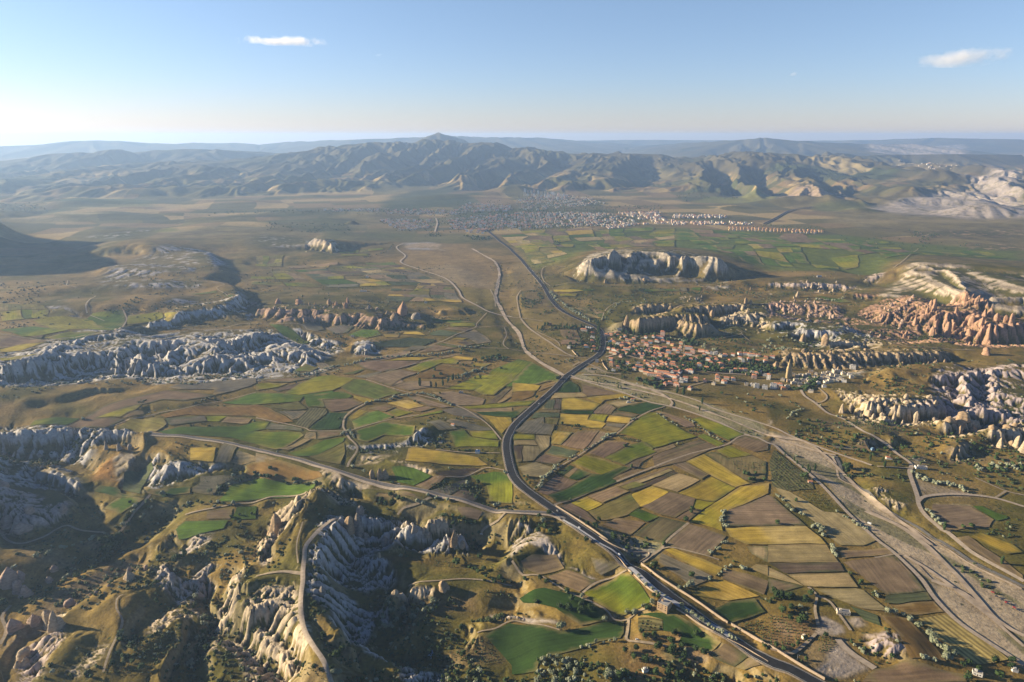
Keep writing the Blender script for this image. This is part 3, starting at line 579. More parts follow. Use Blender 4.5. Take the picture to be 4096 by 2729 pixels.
def paint(s, c, fe, a, z):
    P = seg(s, z)
    x0, x1 = min(p[0] for p in P) - fe * 2, max(p[0] for p in P) + fe * 2; y0, y1 = min(p[1] for p in P) - fe * 2, max(p[1] for p in P) + fe * 2
    idx = np.nonzero((GX > x0) & (GX < x1) & (GY > y0) & (GY < y1))
    if not len(idx[0]): return
    X, Y = GX[idx], GY[idx]
    n = fe * 1.2 * fbm(X, Y, max(24, fe * 5), 3, len(s)); X = X + n; Y = Y - n
    m = sstep(-fe, fe, sdist(X, Y, P)) * a
    c = np.array(c) * (1 + .22 * n2[idx] + .16 * n4[idx])
    COL[idx] += (c - COL[idx]) * m[:, None]
for q in PAINT: paint(*q)
# thin turf grown over the older gravel in long streaks down the valley
a_, b_ = W('J', 600, 30), W('O', 2200, 1200); L_ = math.hypot(b_[0] - a_[0], b_[1] - a_[1]); ux, uy = (b_[0] - a_[0]) / L_, (b_[1] - a_[1]) / L_
U_ = GX * ux + GY * uy; V_ = -GX * uy + GY * ux + 14 * fbm(GX, GY, 200, 2, 411)
stk = sstep(-.06, .16, fbm(U_ / 5.5, V_, 30, 4, 413) + .35 * fbm(GX, GY, 160, 2, 415))
pal = sstep(.26, .32, COL[..., 0]) * (RR < 3000) * (1 - tuffw) * (GX > 100)
COL = COL + (C_(.16, .155, .06) * (1 + .3 * n4) - COL) * (stk * pal * .72)[..., None]
# bare rock where it is steep inside the tuff country, turf on the flatter tops
gx, gy = grad(H); slope = np.hypot(gx, gy)
veg = 1 - sstep(0, .12, slope - tuffneed + .18 * fbm(GX, GY, 28, 3, 141) + .02)
veg = np.where(tuffneed < .03, np.clip(veg, 0, .0) + .55 * sstep(.25, .55, fbm(GX, GY, 34, 3, 143)), veg)
nn = int(np.searchsorted(rr, 5000.)); A = H[:nn].copy()
for _ in range(16):
    B = A.copy(); B[1:-1, 1:-1] = (A[1:-1, 1:-1] * 2 + A[:-2, 1:-1] + A[2:, 1:-1] + A[1:-1, :-2] + A[1:-1, 2:]) / 6; A = B
conc = np.zeros(H.shape); conc[:nn] = A - H[:nn]
veg = np.clip(veg + sstep(.05, .8, conc + .8 * fbm(GX, GY, 40, 3, 171)) * .95, 0, 1)
tw = (tuffw * (1 - veg))[..., None]
COL = COL * (1 - .45 * (tuffw * veg))[..., None] + np.array((.045, .058, .02)) * (.45 * tuffw * veg)[..., None]
tc = tuffc * (1 + .12 * n2 + .14 * n4 + .08 * fbm(GX * .3, H * 1.0, 6, 3, 150)[..., None])
band = (.5 + .5 * np.sin(H * .55 + 2 * fbm(GX, GY, 120, 2, 153)))[..., None]
big = (inside(GX, GY, seg("G 1000,440 1200,340 1390,230 1700,240 1900,400 2351,420 2800,500 2800,780 2351,740 2000,700 1600,640 1300,540;F 450,340", 60)[:-1]) | inside(GX, GY, seg("F 450,340 740,160 1870,165 2100,300 2000,410 1300,400 600,380", 45)))[..., None]
band2 = sstep(.35, .75, (.5 + .5 * np.sin(H * .42 + 1.5 * fbm(GX, GY, 160, 2, 157))) * .6 + .4 * (.5 + fbm(GX * .5, H * 3, 18, 3, 158)))[..., None]
tc = tc * np.where(big, .66 + .5 * band2, .93 + .12 * band)
COL = COL + (tc - COL) * tw
# steep earth elsewhere
st = (sstep(.6, 1., slope + .15 * fbm(GX, GY, 30, 3, 161)) * (1 - tuffw) * sstep(5000, 3500, RR))[..., None]
COL = COL + (C_(.34, .29, .21) - COL) * st * .55
barew = np.clip(tw + pal[..., None], 0, 1)
COL = np.clip(COL * (np.array((.72, .68, .50)) * (1 - barew) + np.array((.76, .755, .77)) * barew), .01, .9)

def new_mesh(name, V, F, mat=None, smooth=True, parent=None, cols=None, uvs=None):
    me = bpy.data.meshes.new(name)
    V = np.asarray(V, np.float32); F = np.asarray(F, np.int32)
    me.vertices.add(len(V)); me.vertices.foreach_set('co', V.ravel())
    k = F.shape[1]
    me.loops.add(F.size); me.loops.foreach_set('vertex_index', F.ravel())
    me.polygons.add(len(F)); me.polygons.foreach_set('loop_start', np.arange(0, F.size, k, dtype=np.int32)); me.polygons.foreach_set('loop_total', np.full(len(F), k, np.int32))
    me.polygons.foreach_set('use_smooth', np.full(len(F), smooth))
    if cols is not None:
        a = me.color_attributes.new('cover', 'FLOAT_COLOR', 'POINT')
        c = np.ones((len(V), 4), np.float32); c[:, :cols.shape[1]] = cols; a.data.foreach_set('color', c.ravel())
    if uvs is not None:
        ul = me.uv_layers.new(name='rows'); ul.data.foreach_set('uv', np.asarray(uvs, np.float32)[F.ravel()].ravel())
    me.update(calc_edges=True)
    if mat: me.materials.append(mat)
    ob = bpy.data.objects.new(name, me); col.objects.link(ob)
    if parent: ob.parent = parent
    return ob
def nt(name):
    m = bpy.data.materials.new(name); m.use_nodes = True
    n = m.node_tree.nodes; l = m.node_tree.links
    return m, n, l, n['Principled BSDF']
# ground material: cover colour of each place, scrub dots, grain and small relief
gm, n, l, b = nt('ground_cover')
b.inputs['Roughness'].default_value = .95; b.inputs['Specular IOR Level'].default_value = .05
at = n.new('ShaderNodeAttribute'); at.attribute_name = 'cover'
geo = n.new('ShaderNodeNewGeometry')
def noise(scale, det=4, rough=.6):
    q = n.new('ShaderNodeTexNoise'); q.inputs['Scale'].default_value = scale; q.inputs['Detail'].default_value = det; q.inputs['Roughness'].default_value = rough
    l.new(geo.outputs['Position'], q.inputs['Vector']); return q
def mrange(sock, a, b_, c, d):
    q = n.new('ShaderNodeMapRange'); l.new(sock, q.inputs[0]); q.inputs[1].default_value = a; q.inputs[2].default_value = b_; q.inputs[3].default_value = c; q.inputs[4].default_value = d; return q.outputs[0]
def mul(a_, b_):
    q = n.new('ShaderNodeVectorMath'); q.operation = 'SCALE'; l.new(a_, q.inputs[0]); l.new(b_, q.inputs['Scale']); return q.outputs[0]
f1 = mrange(noise(.22, 5).outputs[0], .3, .7, .72, 1.3)
c1 = mul(at.outputs['Color'], f1)
f2 = mrange(noise(.035, 4).outputs[0], .3, .7, .82, 1.18)
c2 = mul(c1, f2)
vo = n.new('ShaderNodeTexVoronoi'); vo.inputs['Scale'].default_value = .09; l.new(geo.outputs['Position'], vo.inputs['Vector'])
dots = mrange(vo.outputs['Distance'], .16, .26, 1, 0)
dn = mrange(noise(.012, 3).outputs[0], .47, .6, 0, 1)
mm = n.new('ShaderNodeMath'); mm.operation = 'MULTIPLY'; l.new(dots, mm.inputs[0]); l.new(dn, mm.inputs[1])
mm2 = n.new('ShaderNodeMath'); mm2.operation = 'MULTIPLY'; l.new(mm.outputs[0], mm2.inputs[0]); l.new(at.outputs['Alpha'], mm2.inputs[1])
mx = n.new('ShaderNodeMix'); mx.data_type = 'RGBA'; l.new(mm2.outputs[0], mx.inputs[0]); l.new(c2, mx.inputs[6]); mx.inputs[7].default_value = (.03, .042, .014, 1)
l.new(mx.outputs[2], b.inputs['Base Color'])
bp = n.new('ShaderNodeBump'); bp.inputs['Strength'].default_value = .6; bp.inputs['Distance'].default_value = 2.2
l.new(noise(.16, 5, .65).outputs[0], bp.inputs['Height']); l.new(bp.outputs[0], b.inputs['Normal'])

ii = np.arange(NR - 1)[:, None] * NT + np.arange(NT - 1)[None, :]
F = np.stack([ii, ii + NT, ii + NT + 1, ii + 1], -1).reshape(-1, 4)[:, ::-1]
alpha = (1 - np.clip(tw[..., 0] * 1.4, 0, 1)) * sstep(5200, 2500, RR)
def build_ground():
    V = np.stack([GX, GY, H], -1).reshape(-1, 3)
    g = new_mesh('ground', V, F, gm, True, cols=np.concatenate([COL, alpha[..., None]], -1).reshape(-1, 4))
    g['kind'] = 'structure'
    return g
# the same land continued behind the camera, coarse
def rest_of_land():
    tt = np.linspace(R(80), R(280), 60); r2 = np.exp(np.linspace(math.log(R0), math.log(R1), 60))
    A, T = np.meshgrid(r2, tt, indexing='ij'); X = A * np.sin(T); Y = A * np.cos(T); Z = -6 + 10 * fbm(X, Y, 1500, 3, 9)
    Z[:, 0] = zat(X[:, 0], Y[:, 0]); Z[:, -1] = zat(X[:, -1], Y[:, -1])
    k = np.arange(59)[:, None] * 60 + np.arange(59)[None, :]
    Fq = np.stack([k, k + 60, k + 61, k + 1], -1).reshape(-1, 4)[:, ::-1]
    V = np.stack([X, Y, Z], -1).reshape(-1, 3); c = np.ones((len(V), 4)); c[:, :3] = olive
    o = new_mesh('terrain', V, Fq, gm, True, cols=c); o['kind'] = 'structure'
    tt = np.linspace(0, 2 * math.pi, 97); rs = np.array([.1, 200, R0])
    A, T = np.meshgrid(rs, tt, indexing='ij'); X = A * np.sin(T); Y = A * np.cos(T); Z = np.full(X.shape, -45.); Z[2] = np.where((T[2] < R(80)) | (T[2] > R(280)), zat(X[2], Y[2]), -6)
    k = np.arange(2)[:, None] * 97 + np.arange(96)[None, :]
    Fq = np.stack([k, k + 97, k + 98, k + 1], -1).reshape(-1, 4)[:, ::-1]
    V = np.stack([X, Y, Z], -1).reshape(-1, 3); c = np.ones((len(V), 4)); c[:, :3] = olive
    o = new_mesh('terrain', V, Fq, gm, True, cols=c); o['kind'] = 'structure'
# ------------------------------------------------------------------ fields, laid over the land one sheet each
rng = random.Random(7)
FC = {'g': (.075, .125, .014), 'dg': (.035, .07, .014), 'yg': (.24, .22, .018), 'y': (.38, .27, .04), 'go': (.42, .29, .05), 's': (.36, .275, .125), 'b': (.215, .15, .085), 'db': (.11, .078, .05),
      'o': (.15, .13, .035), 'ob': (.16, .125, .055), 'gr': (.17, .15, .10), 'gg': (.09, .105, .05), 'or': (.19, .115, .035), 'v': (.13, .12, .05), 'st': (.36, .275, .09)}
FIELDS = """
dg J 420,165 470,85 540,60 600,90 620,160|b J 640,78 760,110 990,180 800,192 690,200 650,170|s J 360,220 392,168 640,165 688,205 560,212|go J 455,218 560,212 778,262 800,277 745,330 450,325|y J 700,210 1000,180 1108,205 1000,215 850,240 805,272 660,216
gg J 270,320 330,236 392,224 378,321|db J 397,226 465,223 455,240 441,322 384,322|b J 230,345 270,324 438,327 434,352|dg J 450,330 742,334 733,363 445,358|gg J 165,405 226,351 434,357 428,388 300,395|gr J 30,520 130,430 290,390 300,447 392,462 358,558 200,545 100,540
o J 304,394 428,397 414,458 294,443|go J 445,362 708,372 690,418 848,440 866,450 820,498 600,480 427,453|yg J 732,364 883,374 845,438 694,419|go J 897,380 1103,396 1070,450 868,428|s J 880,265 950,242 1070,234 1158,262 990,303|b J 752,342 792,300 850,267 900,272 953,310 903,370 747,358
dg J 952,328 990,302 1240,247 1408,290 1290,330 1180,363|b J 907,371 950,337 1168,366 1120,392 910,378|gr J 872,440 1043,456 1008,488 867,468|ob J 828,498 865,470 1003,493 960,528|go J 387,514 562,530 443,646 357,638 366,560|b J 452,650 600,517 803,512 657,693|b J 808,517 923,547 838,600 700,698 662,694
yg J 12,547 208,550 212,600 6,597|s J 222,554 348,566 343,650 270,718 212,607|s J 10,606 204,607 232,650 20,645|s J 104,657 238,657 273,715 200,793 98,803|db J 12,654 98,657 88,803 38,808|gg J 372,650 618,701 540,763 312,724|b J 302,730 498,769 400,828 212,799|s J 60,850 220,805 380,850 350,900 300,950 120,935
b J 702,720 880,602 1058,622 1036,665 848,768|yg J 985,540 1100,450 1260,350 1330,352 1430,430 1560,510 1690,570 1300,675 1200,610 1100,570|g J 1200,614 1298,678 1288,690 1328,710 1160,770 1030,830 852,770 960,712 1080,650|yg J 537,815 680,742 850,777 1012,840 820,918|dg J 407,912 530,832 578,857 475,920|dg J 517,950 622,867 738,910 590,968|b J 478,922 584,860 616,866 522,945
b J 237,1080 400,922 608,985 330,1108|dg J 332,1112 740,912 822,921 1020,842 1088,857 920,960 963,990 520,1163 410,1178|b J 1022,820 1290,692 1480,635 1500,660 1300,740 1200,800 1160,850 1100,868|b J 1300,745 1700,600 1690,577 1780,620 1480,730 1290,790|b J 1300,790 1790,622 1878,668 1590,793 1300,862|b J 922,960 1100,872 1205,882 975,978
yg J 1642,410 1722,390 1900,450 2138,550 1990,608 1760,500|yg J 1702,570 1762,546 1948,640 1890,666|b J 1322,337 1400,342 1660,440 1688,475 1590,488 1440,400|b J 1992,625 2130,562 2350,622 2350,690 2228,718 2100,660|yg J 1872,705 1990,650 2198,740 2000,770|y J 1592,797 1762,732 1990,872 2188,1000 2060,1038 1850,940|ob J 1770,730 1862,712 2000,778 2200,745 2328,800 2318,960 2190,995 1990,870
b J 1472,830 1590,802 1813,925 1740,968|s J 1285,1015 1530,907 1728,970 1520,1078|db J 1072,1060 1480,887 1528,905 1110,1075|s J 1122,985 1445,864 1476,882 1152,1005|b J 962,1020 1420,852 1448,861 990,1030|o J 1002,1032 1122,987 1240,1010 1060,1058|b J 692,1120 955,1027 1078,1076 830,1184|y J 542,1182 690,1127 826,1190 690,1258
y J 1532,1090 1840,942 2058,1045 1860,1168 1700,1140|y J 1102,1100 1290,1022 1438,1080 1200,1218 1120,1200|o J 700,1262 1090,1100 1180,1217 1150,1230 1060,1290 1000,1305 860,1345 780,1340|g J 1072,1290 1160,1232 1348,1303 1240,1358|b J 1192,1215 1450,1082 1688,1141 1650,1230 1490,1318 1330,1278|yg J 1622,1215 1700,1147 1858,1175 1750,1243|b J 1502,1320 1650,1237 1738,1250 1620,1348|b J 412,1210 540,1187 680,1262 776,1350 750,1368
y J 1642,1350 1860,1182 2100,1032 2352,997 2352,1090 2200,1160 2000,1243 1920,1345 1940,1440 1750,1383|b J 1990,1250 2200,1172 2340,1108;K 32,1122 200,1262 348,1384 0,1394;J 1990,1393 1960,1330|go J 1962,1412 2340,1400;K 348,1392 480,1492 535,1556 0,1562;J 2150,1565 2000,1490|b J 832,1380 960,1312 1228,1362 1090,1473|ob J 1112,1475 1360,1302 1598,1365 1380,1538 1200,1500|b N 1422,290 1632,122 1966,230 1810,418 1500,348
g F -60,1375 180,1152 438,1270 415,1338 350,1322 210,1355|yg F -180,1220 60,1120 180,1150 -60,1372 -330,1400|y F 0,1337 258,1362 228,1413 0,1424|or F 274,1362 400,1324 380,1362 234,1420|or J 0,152 248,97 198,200 100,233 0,233
s K 62,1037 190,1077 520,1262 700,1282 1022,1524;O 1022,268 870,316 652,320 560,240 500,150 342,40;K 340,1290 150,1150|s O 0,312 538,307 648,470 0,477|db O 12,484 660,472 706,555 150,573|s O 164,582 738,574 826,700 430,700 332,688|s O 0,512 148,582 326,688 0,600|b O 0,622 160,652 320,692 60,758 0,748
s O 442,722 800,707 872,722 1096,918 1130,930 870,898 562,790|b O 652,367 1120,342 1148,395 682,433|b O 692,470 1100,412 1178,416 1456,738 1082,773|gg O 1082,777 1468,747 1506,820 1180,858 1062,848|or O 1132,870 1518,827 1618,928 1300,953|st O 1374,980 1640,952 1800,1062 2216,1368 1880,1412 1652,1250|b O 984,1460 1230,1382 1798,1500 1828,1568 1160,1600 864,1568|or O 1014,952 1288,992 1636,1378 1300,1348 1180,1100|gg O 752,872 1008,952 1028,1058 880,1000
y N 1402,362 1480,347 1936,520 1900,588 1872,606 1700,540|gr N 1342,470 1372,392 1838,600 1790,648 1650,696|go N 1652,770 1800,662 1960,642 2266,780 1990,828|b N 1944,532 1990,532 2352,642 2308,768 1942,630|s N 2182,530 2240,492 2352,502 2352,598|s N 2152,327 2352,322 2352,478 2202,400|dg N 1822,912 1990,842 2228,802 2326,930 2002,1038 1900,978
dg N 1152,970 1380,922 1500,932 1700,1040 1916,1190 1800,1298 1522,1198 1560,1150 1392,1110 1390,1000|v N 1156,990 1384,1000 1388,1105 1166,1100|dg M 2100,1150 2200,1082 2340,1022;N 0,1032 200,1052 450,1100 900,1032 1028,1022 1036,1120 1000,1168 800,1198 600,1278 350,1328 250,1398 230,1478 0,1508;M 2352,1418 2250,1300|g N 652,760 1000,572 1078,582 1218,740 1276,840 1000,968 900,918 780,850|b N 1804,1310 1950,1193 2168,1310 2040,1418 1850,1350|b N 2044,1423 2178,1322 2286,1400 2130,1468
b N 82,450 180,392 400,402 478,530 250,588 110,520|b N 314,600 500,542 766,640 620,748 450,680|gr N 724,420 850,462 996,530 820,598 760,560|dg N 64,800 300,702 600,790 866,930 820,1018 620,1048 400,900 100,850
gr I 92,500 130,442 426,492 426,519|yg I 392,90 540,22 700,7 906,40 760,118 700,148 400,188 270,170|g I 0,162 200,168 270,172 400,190 700,150 740,180 440,200 410,240 0,280|db I 132,140 430,67 526,85 200,157|o I 762,112 910,42 1000,52 1336,170 1100,228 880,178|g I 440,202 800,152 880,198 830,218 604,230 640,300 480,296|y I 892,190 1128,240 1000,258 900,212
b I 612,237 850,217 986,260 830,328 700,343 652,310|v I 372,430 470,332 482,307 648,312 656,340 560,420 490,488 372,460|dg I 504,490 662,352 838,352 760,498 560,508|o I 112,300 262,272 390,242 466,318 310,328|gr I 204,340 310,337 466,337 400,400 330,413|g I 284,720 640,602 818,582 800,618 480,748 370,748|o I 484,750 808,622 818,700 776,828 560,790
gr I 454,530 540,532 552,590 430,588 210,682 290,690 500,600 430,580|b I 560,528 778,522 786,560 560,598|b I 1014,310 1190,272 1278,300 1180,343|go I 1204,260 1390,232 1460,250 1536,290 1400,318|b I 1384,200 1500,202 1796,300 1700,310 1550,280 1450,240|b I 1404,325 1560,292 1636,310 1500,348|g I 884,430 1040,342 1120,332 1266,390 1000,468 900,498|y I 854,400 950,322 1036,340 880,428|yg I 1204,350 1290,312 1436,350 1290,388
g I 904,520 1180,432 1466,470 1440,528 1170,558 1020,618 932,598|yg I 1234,430 1700,332 1708,350 1400,400|gr I 1554,440 1690,417 1848,500 1680,513|gr I 1744,430 1790,402 2130,482 2166,510 1960,518 1800,450|gr I 1694,330 1850,302 2020,352 2096,420 1800,370|g I 1774,520 1900,502 1980,572 2226,612 2228,663 1832,663 1804,580|yg I 1964,522 2180,517 2216,598 1990,570
y I 2084,377 2352,397 2352,440 2250,548 2150,420|dg I 2014,342 2340,342;J 148,300 32,398 0,402;I 2340,392 2080,374|b I 1954,317 2352,302 2352,338 2014,340|yg I 1904,300 2200,267 2340,252;J 218,237 150,288 0,296;I 1954,315|db I 2094,275 2290,132 2338,134 2200,263|or I 2352,137 2352,200 2260,253 2205,263|yg I 1744,130 1900,72 2086,100 1996,148|yg I 1904,70 2020,12 2352,2 2352,60 2180,188 2084,188 2000,150 2090,100|b I 1614,165 1800,152 1830,162 2096,225 2078,278 1800,288 1700,210
b I 1014,40 1150,2 1300,22 1366,70 1240,108|b I 1254,110 1400,62 1596,62 1596,110 1400,148|y I 1374,790 1400,682 1440,667 1700,702 2036,760 2126,830 1700,828 1500,800|g I 1244,850 1330,837 1450,852 1616,930 1450,1028 1300,990|b I 1464,1030 1640,932 1746,940 1570,1058|db I 1644,900 1980,852 2046,860 1900,958 1700,930|gr I 1574,1070 1900,972 1996,980 1750,1108|g I 1964,930 2180,892 2278,892 2352,980 2352,1188 2150,1168 2120,1030
b I 1794,1110 1900,1042 2046,1120 2000,1168|b I 1294,1100 1310,1052 1556,1130 1596,1158 1300,1140|o I 984,1060 1256,1032 1266,1100 1110,1098 1080,1178|b I 1094,1150 1112,1102 1256,1112 1250,1158|b I 1844,1220 1980,1202 2076,1250 2030,1328 1900,1298|or H 2270,850;I 60,776 200,772 576,880 616,930 480,988 200,988;H 2260,930|gr I 0,702 196,762 80,818 0,828
go H 1754,672 1988,672 1950,798 1752,790|gr H 2054,627 2178,652 2110,798 1964,798|gr H 2194,692 2352,732 2352,798 2124,798|g H 1454,520 1650,482 2200,482 2352,432;I 120,432 90,498 0,520;H 2100,578 1700,548 1500,538|or H 1464,375 1700,312 1880,292 2352,280;I 110,302 346,430 200,448 0,400;H 2352,380 1900,373 1700,368 1530,388|b H 2024,440 2082,387 2316,402 2280,453|gr H 1514,397 1888,377 1898,425 1560,468|o H 984,490 1200,422 1500,397 1536,460 1430,523 1200,513|g H 2124,580 2200,530;I 0,524 400,527 428,560 380,598 190,688 80,668 0,640;H 2250,613|g H 1904,377 2078,382 2010,433 1902,428
g H 2034,265;I 0,162 200,168 272,172 400,190 700,150 740,180 440,200 410,240 0,280|gr H 1544,120 1620,92 2352,32 2352,78 2290,108 2150,148 1964,188 1964,132 1640,138|b H 604,480 760,402 1000,272 1500,152 1640,152 1996,190 1700,238 1500,228 1250,278 900,398 1100,412 1146,420 950,483|yg H 904,395 1040,332 1200,292 1326,252 1250,318 1180,348 1100,398|b H 1114,400 1190,332 1316,332 1326,375 1150,408|g H 284,480 320,422 540,392 736,400 600,468
gr H 1834,922 2196,917 2170,958 2000,1038 1970,1108 1764,1078 1764,1032 1834,1000|dg H 1324,1042 1420,1052 1746,1022 1740,1088 1500,1113 1360,1080|gg H 1134,902 1380,822 1406,860 1304,1040 1296,1088 1130,1060|dg H 854,1060 920,1012 1106,1060 1116,1098 1286,1110 1100,1140|g H 954,1230 1130,1112 1326,1132 1110,1268|g H 2004,1160 2120,1032;I 0,962 300,1012 556,1022 540,1048 440,1078 200,1128 0,1158;H 2150,1168|b H 1904,1250 2136,1232 2110,1328 1900,1326|g H 2114,1340 2180,1222 2352,1212 2352,1328|g H 1604,1430 1700,1342 2096,1342 2050,1418 1850,1458 1640,1518
o E 354,1230 450,1162 576,1200 500,1238|gr E 549,1160 640,1157 686,1190 600,1213|b E 894,1150 1100,1132 1516,1142 1360,1198 1160,1238 1000,1210|y E 1234,1130 1340,1107 1636,1102 1500,1133|yg E 1374,1210 1600,1132 1820,1112 1866,1140 1830,1168 1700,1158 1500,1243|or E 1454,1290 1690,1172 1896,1200 1946,1260 1620,1298|b E 1014,1300 1160,1247 1320,1217 1476,1250 1340,1298 1240,1368|b E 1254,1370 1440,1322 1596,1322 1596,1380 1400,1408|o E 774,1260 1006,1207 900,1258|gr E 904,1280 1160,1232 1150,1245 1000,1298
yg E 0,1352 130,1337 296,1345 200,1378 0,1408|b E 0,1302 400,1292 536,1292 300,1338 130,1330|go E 1794,1105 1850,1092 1996,1110 1986,1133 1850,1130|b E 1864,1150 1986,1142 1980,1163 1844,1163|go E 1984,1165 2020,1152 2156,1165 2100,1193 1990,1193|g E 1644,985 1680,967 1866,1000 1830,1018|b E 1484,1060 1640,992 1826,1020 1700,1043|y E 1794,940 1900,927 1946,930 1900,948|db E 1844,970 1930,952 2016,985 1950,998
gr E 1834,915 2006,847 2106,910 2166,960 2030,983 1950,930 1900,920|gg E 1594,880 1680,852 1820,872 1896,890 1780,908 1600,900|b E 1704,850 1760,830 1960,837 1996,845 1920,866|g E 844,900 960,852 1106,852 1156,900 1000,928|gg E 1064,960 1420,922 1636,937 1646,960 1500,1008 1130,998|go E 1364,870 1480,867 1556,900 1350,890|y E 1174,890 1326,897 1300,923 1180,920|gr E 644,840 800,812 896,822 830,878 720,888|gr E 404,800 560,802 636,850 560,863 460,850
g E 1604,740 2016,782 1790,793 1650,780|yg E 1784,797 2006,787 2016,823 1790,823|gr E 1334,1050 1430,1002 1600,1002 1646,1010 1500,1038|b E 904,1090 1100,1102 1300,1062 1446,1002 1400,1078 1100,1128|g E 110,790 300,830 500,960 420,980 250,900
g D 854,700 1116,667 1148,720 1148,780 1050,848 900,848 604,830|yg D 1174,722 1440,692 1488,700 1496,745 1160,803|y D 1504,700 1636,687 1560,743 1510,743|g D 0,852 300,822 636,850 400,898 200,913|b D 0,907 80,907 436,955 150,1008 0,1020|y D 0,1032 150,1002 240,982 436,962 200,1048 0,1060|yg D 304,770 480,702 560,712 846,760 880,798 1046,838 500,848|g D 404,930 640,862 1006,872 560,948|b D 224,900 396,900 380,938|yg D 0,1112 180,1082 346,1072 130,1138 0,1138|g D 1704,520 1990,492 1996,510 1850,528|g D 2054,530 2146,530 2120,548
g F 1214,470 1540,475 1545,495 1220,495|y F 380,485 620,485 660,495 560,505 390,503|g F 570,483 740,480 760,490 660,494|yg F 440,525 600,520 580,545 450,542|g F 1660,462 1740,462 1730,490 1620,488|ob F 90,500 230,490 330,540 380,640 330,640 90,620|gr F 1540,462 1600,465 1610,500 1560,500|b F 430,850 590,850 620,940 480,930|b F 460,940 640,945 640,990 450,985|g G 430,540 700,570 760,600 620,600
b K 1510,1190 1840,1205 2060,1330 2030,1395 1650,1435 1500,1330|g K 1870,1210 1960,1210 2100,1270 2200,1300 2210,1320 2090,1345|v K 60,690 400,970 430,1050 190,1070 30,1030 10,800|b O 1700,240 1850,230 2340,590 2352,640 2200,560|y O 1860,240 1950,200 2240,300 2340,380 2200,400
""".strip().replace('\n', '|').split('|')
from mathutils.geometry import delaunay_2d_cdt
def field_material():
    m, n, l, b = nt('field_cover'); b.inputs['Roughness'].default_value = .95; b.inputs['Specular IOR Level'].default_value = .05
    at = n.new('ShaderNodeAttribute'); at.attribute_name = 'cover'; uv = n.new('ShaderNodeUVMap'); uv.uv_map = 'rows'
    geo = n.new('ShaderNodeNewGeometry')
    mp = n.new('ShaderNodeMapping'); mp.inputs['Scale'].default_value = (.25, .014, 1); l.new(uv.outputs[0], mp.inputs[0])
    s1 = n.new('ShaderNodeTexNoise'); s1.inputs['Scale'].default_value = 1; s1.inputs['Detail'].default_value = 4; l.new(mp.outputs[0], s1.inputs['Vector'])
    wv_ = n.new('ShaderNodeTexWave'); wv_.inputs['Scale'].default_value = .045; wv_.inputs['Distortion'].default_value = 1.6; wv_.inputs['Detail'].default_value = 2; l.new(uv.outputs[0], wv_.inputs['Vector'])
    s2 = n.new('ShaderNodeTexNoise'); s2.inputs['Scale'].default_value = .05; s2.inputs['Detail'].default_value = 5; l.new(geo.outputs['Position'], s2.inputs['Vector'])
    s3 = n.new('ShaderNodeTexNoise'); s3.inputs['Scale'].default_value = .5; s3.inputs['Detail'].default_value = 3; l.new(geo.outputs['Position'], s3.inputs['Vector'])
    def mr(sock, a, b_, c, d):
        q = n.new('ShaderNodeMapRange'); l.new(sock, q.inputs[0]); q.inputs[1].default_value = a; q.inputs[2].default_value = b_; q.inputs[3].default_value = c; q.inputs[4].default_value = d; return q.outputs[0]
    def m2(a, b_):
        q = n.new('ShaderNodeMath'); q.operation = 'MULTIPLY'; l.new(a, q.inputs[0]); l.new(b_, q.inputs[1]); return q.outputs[0]
    # alpha of the cover = how strongly this field shows its rows
    lo = n.new('ShaderNodeMix'); lo.data_type = 'FLOAT'; l.new(at.outputs['Alpha'], lo.inputs[0]); lo.inputs[2].default_value = 1; l.new(mr(wv_.outputs['Fac'], 0, 1, .62, 1.25), lo.inputs[3])
    f = m2(m2(m2(mr(s1.outputs[0], .3, .7, .76, 1.24), mr(s2.outputs[0], .3, .7, .78, 1.22)), mr(s3.outputs[0], .3, .7, .88, 1.12)), lo.outputs[0])
    q = n.new('ShaderNodeVectorMath'); q.operation = 'SCALE'; l.new(at.outputs['Color'], q.inputs[0]); l.new(f, q.inputs['Scale']); l.new(q.outputs[0], b.inputs['Base Color'])
    bp = n.new('ShaderNodeBump'); bp.inputs['Strength'].default_value = .35; bp.inputs['Distance'].default_value = .8; l.new(s1.outputs[0], bp.inputs['Height']); l.new(bp.outputs[0], b.inputs['Normal'])
    return m
FM = field_material()
NF = [0]
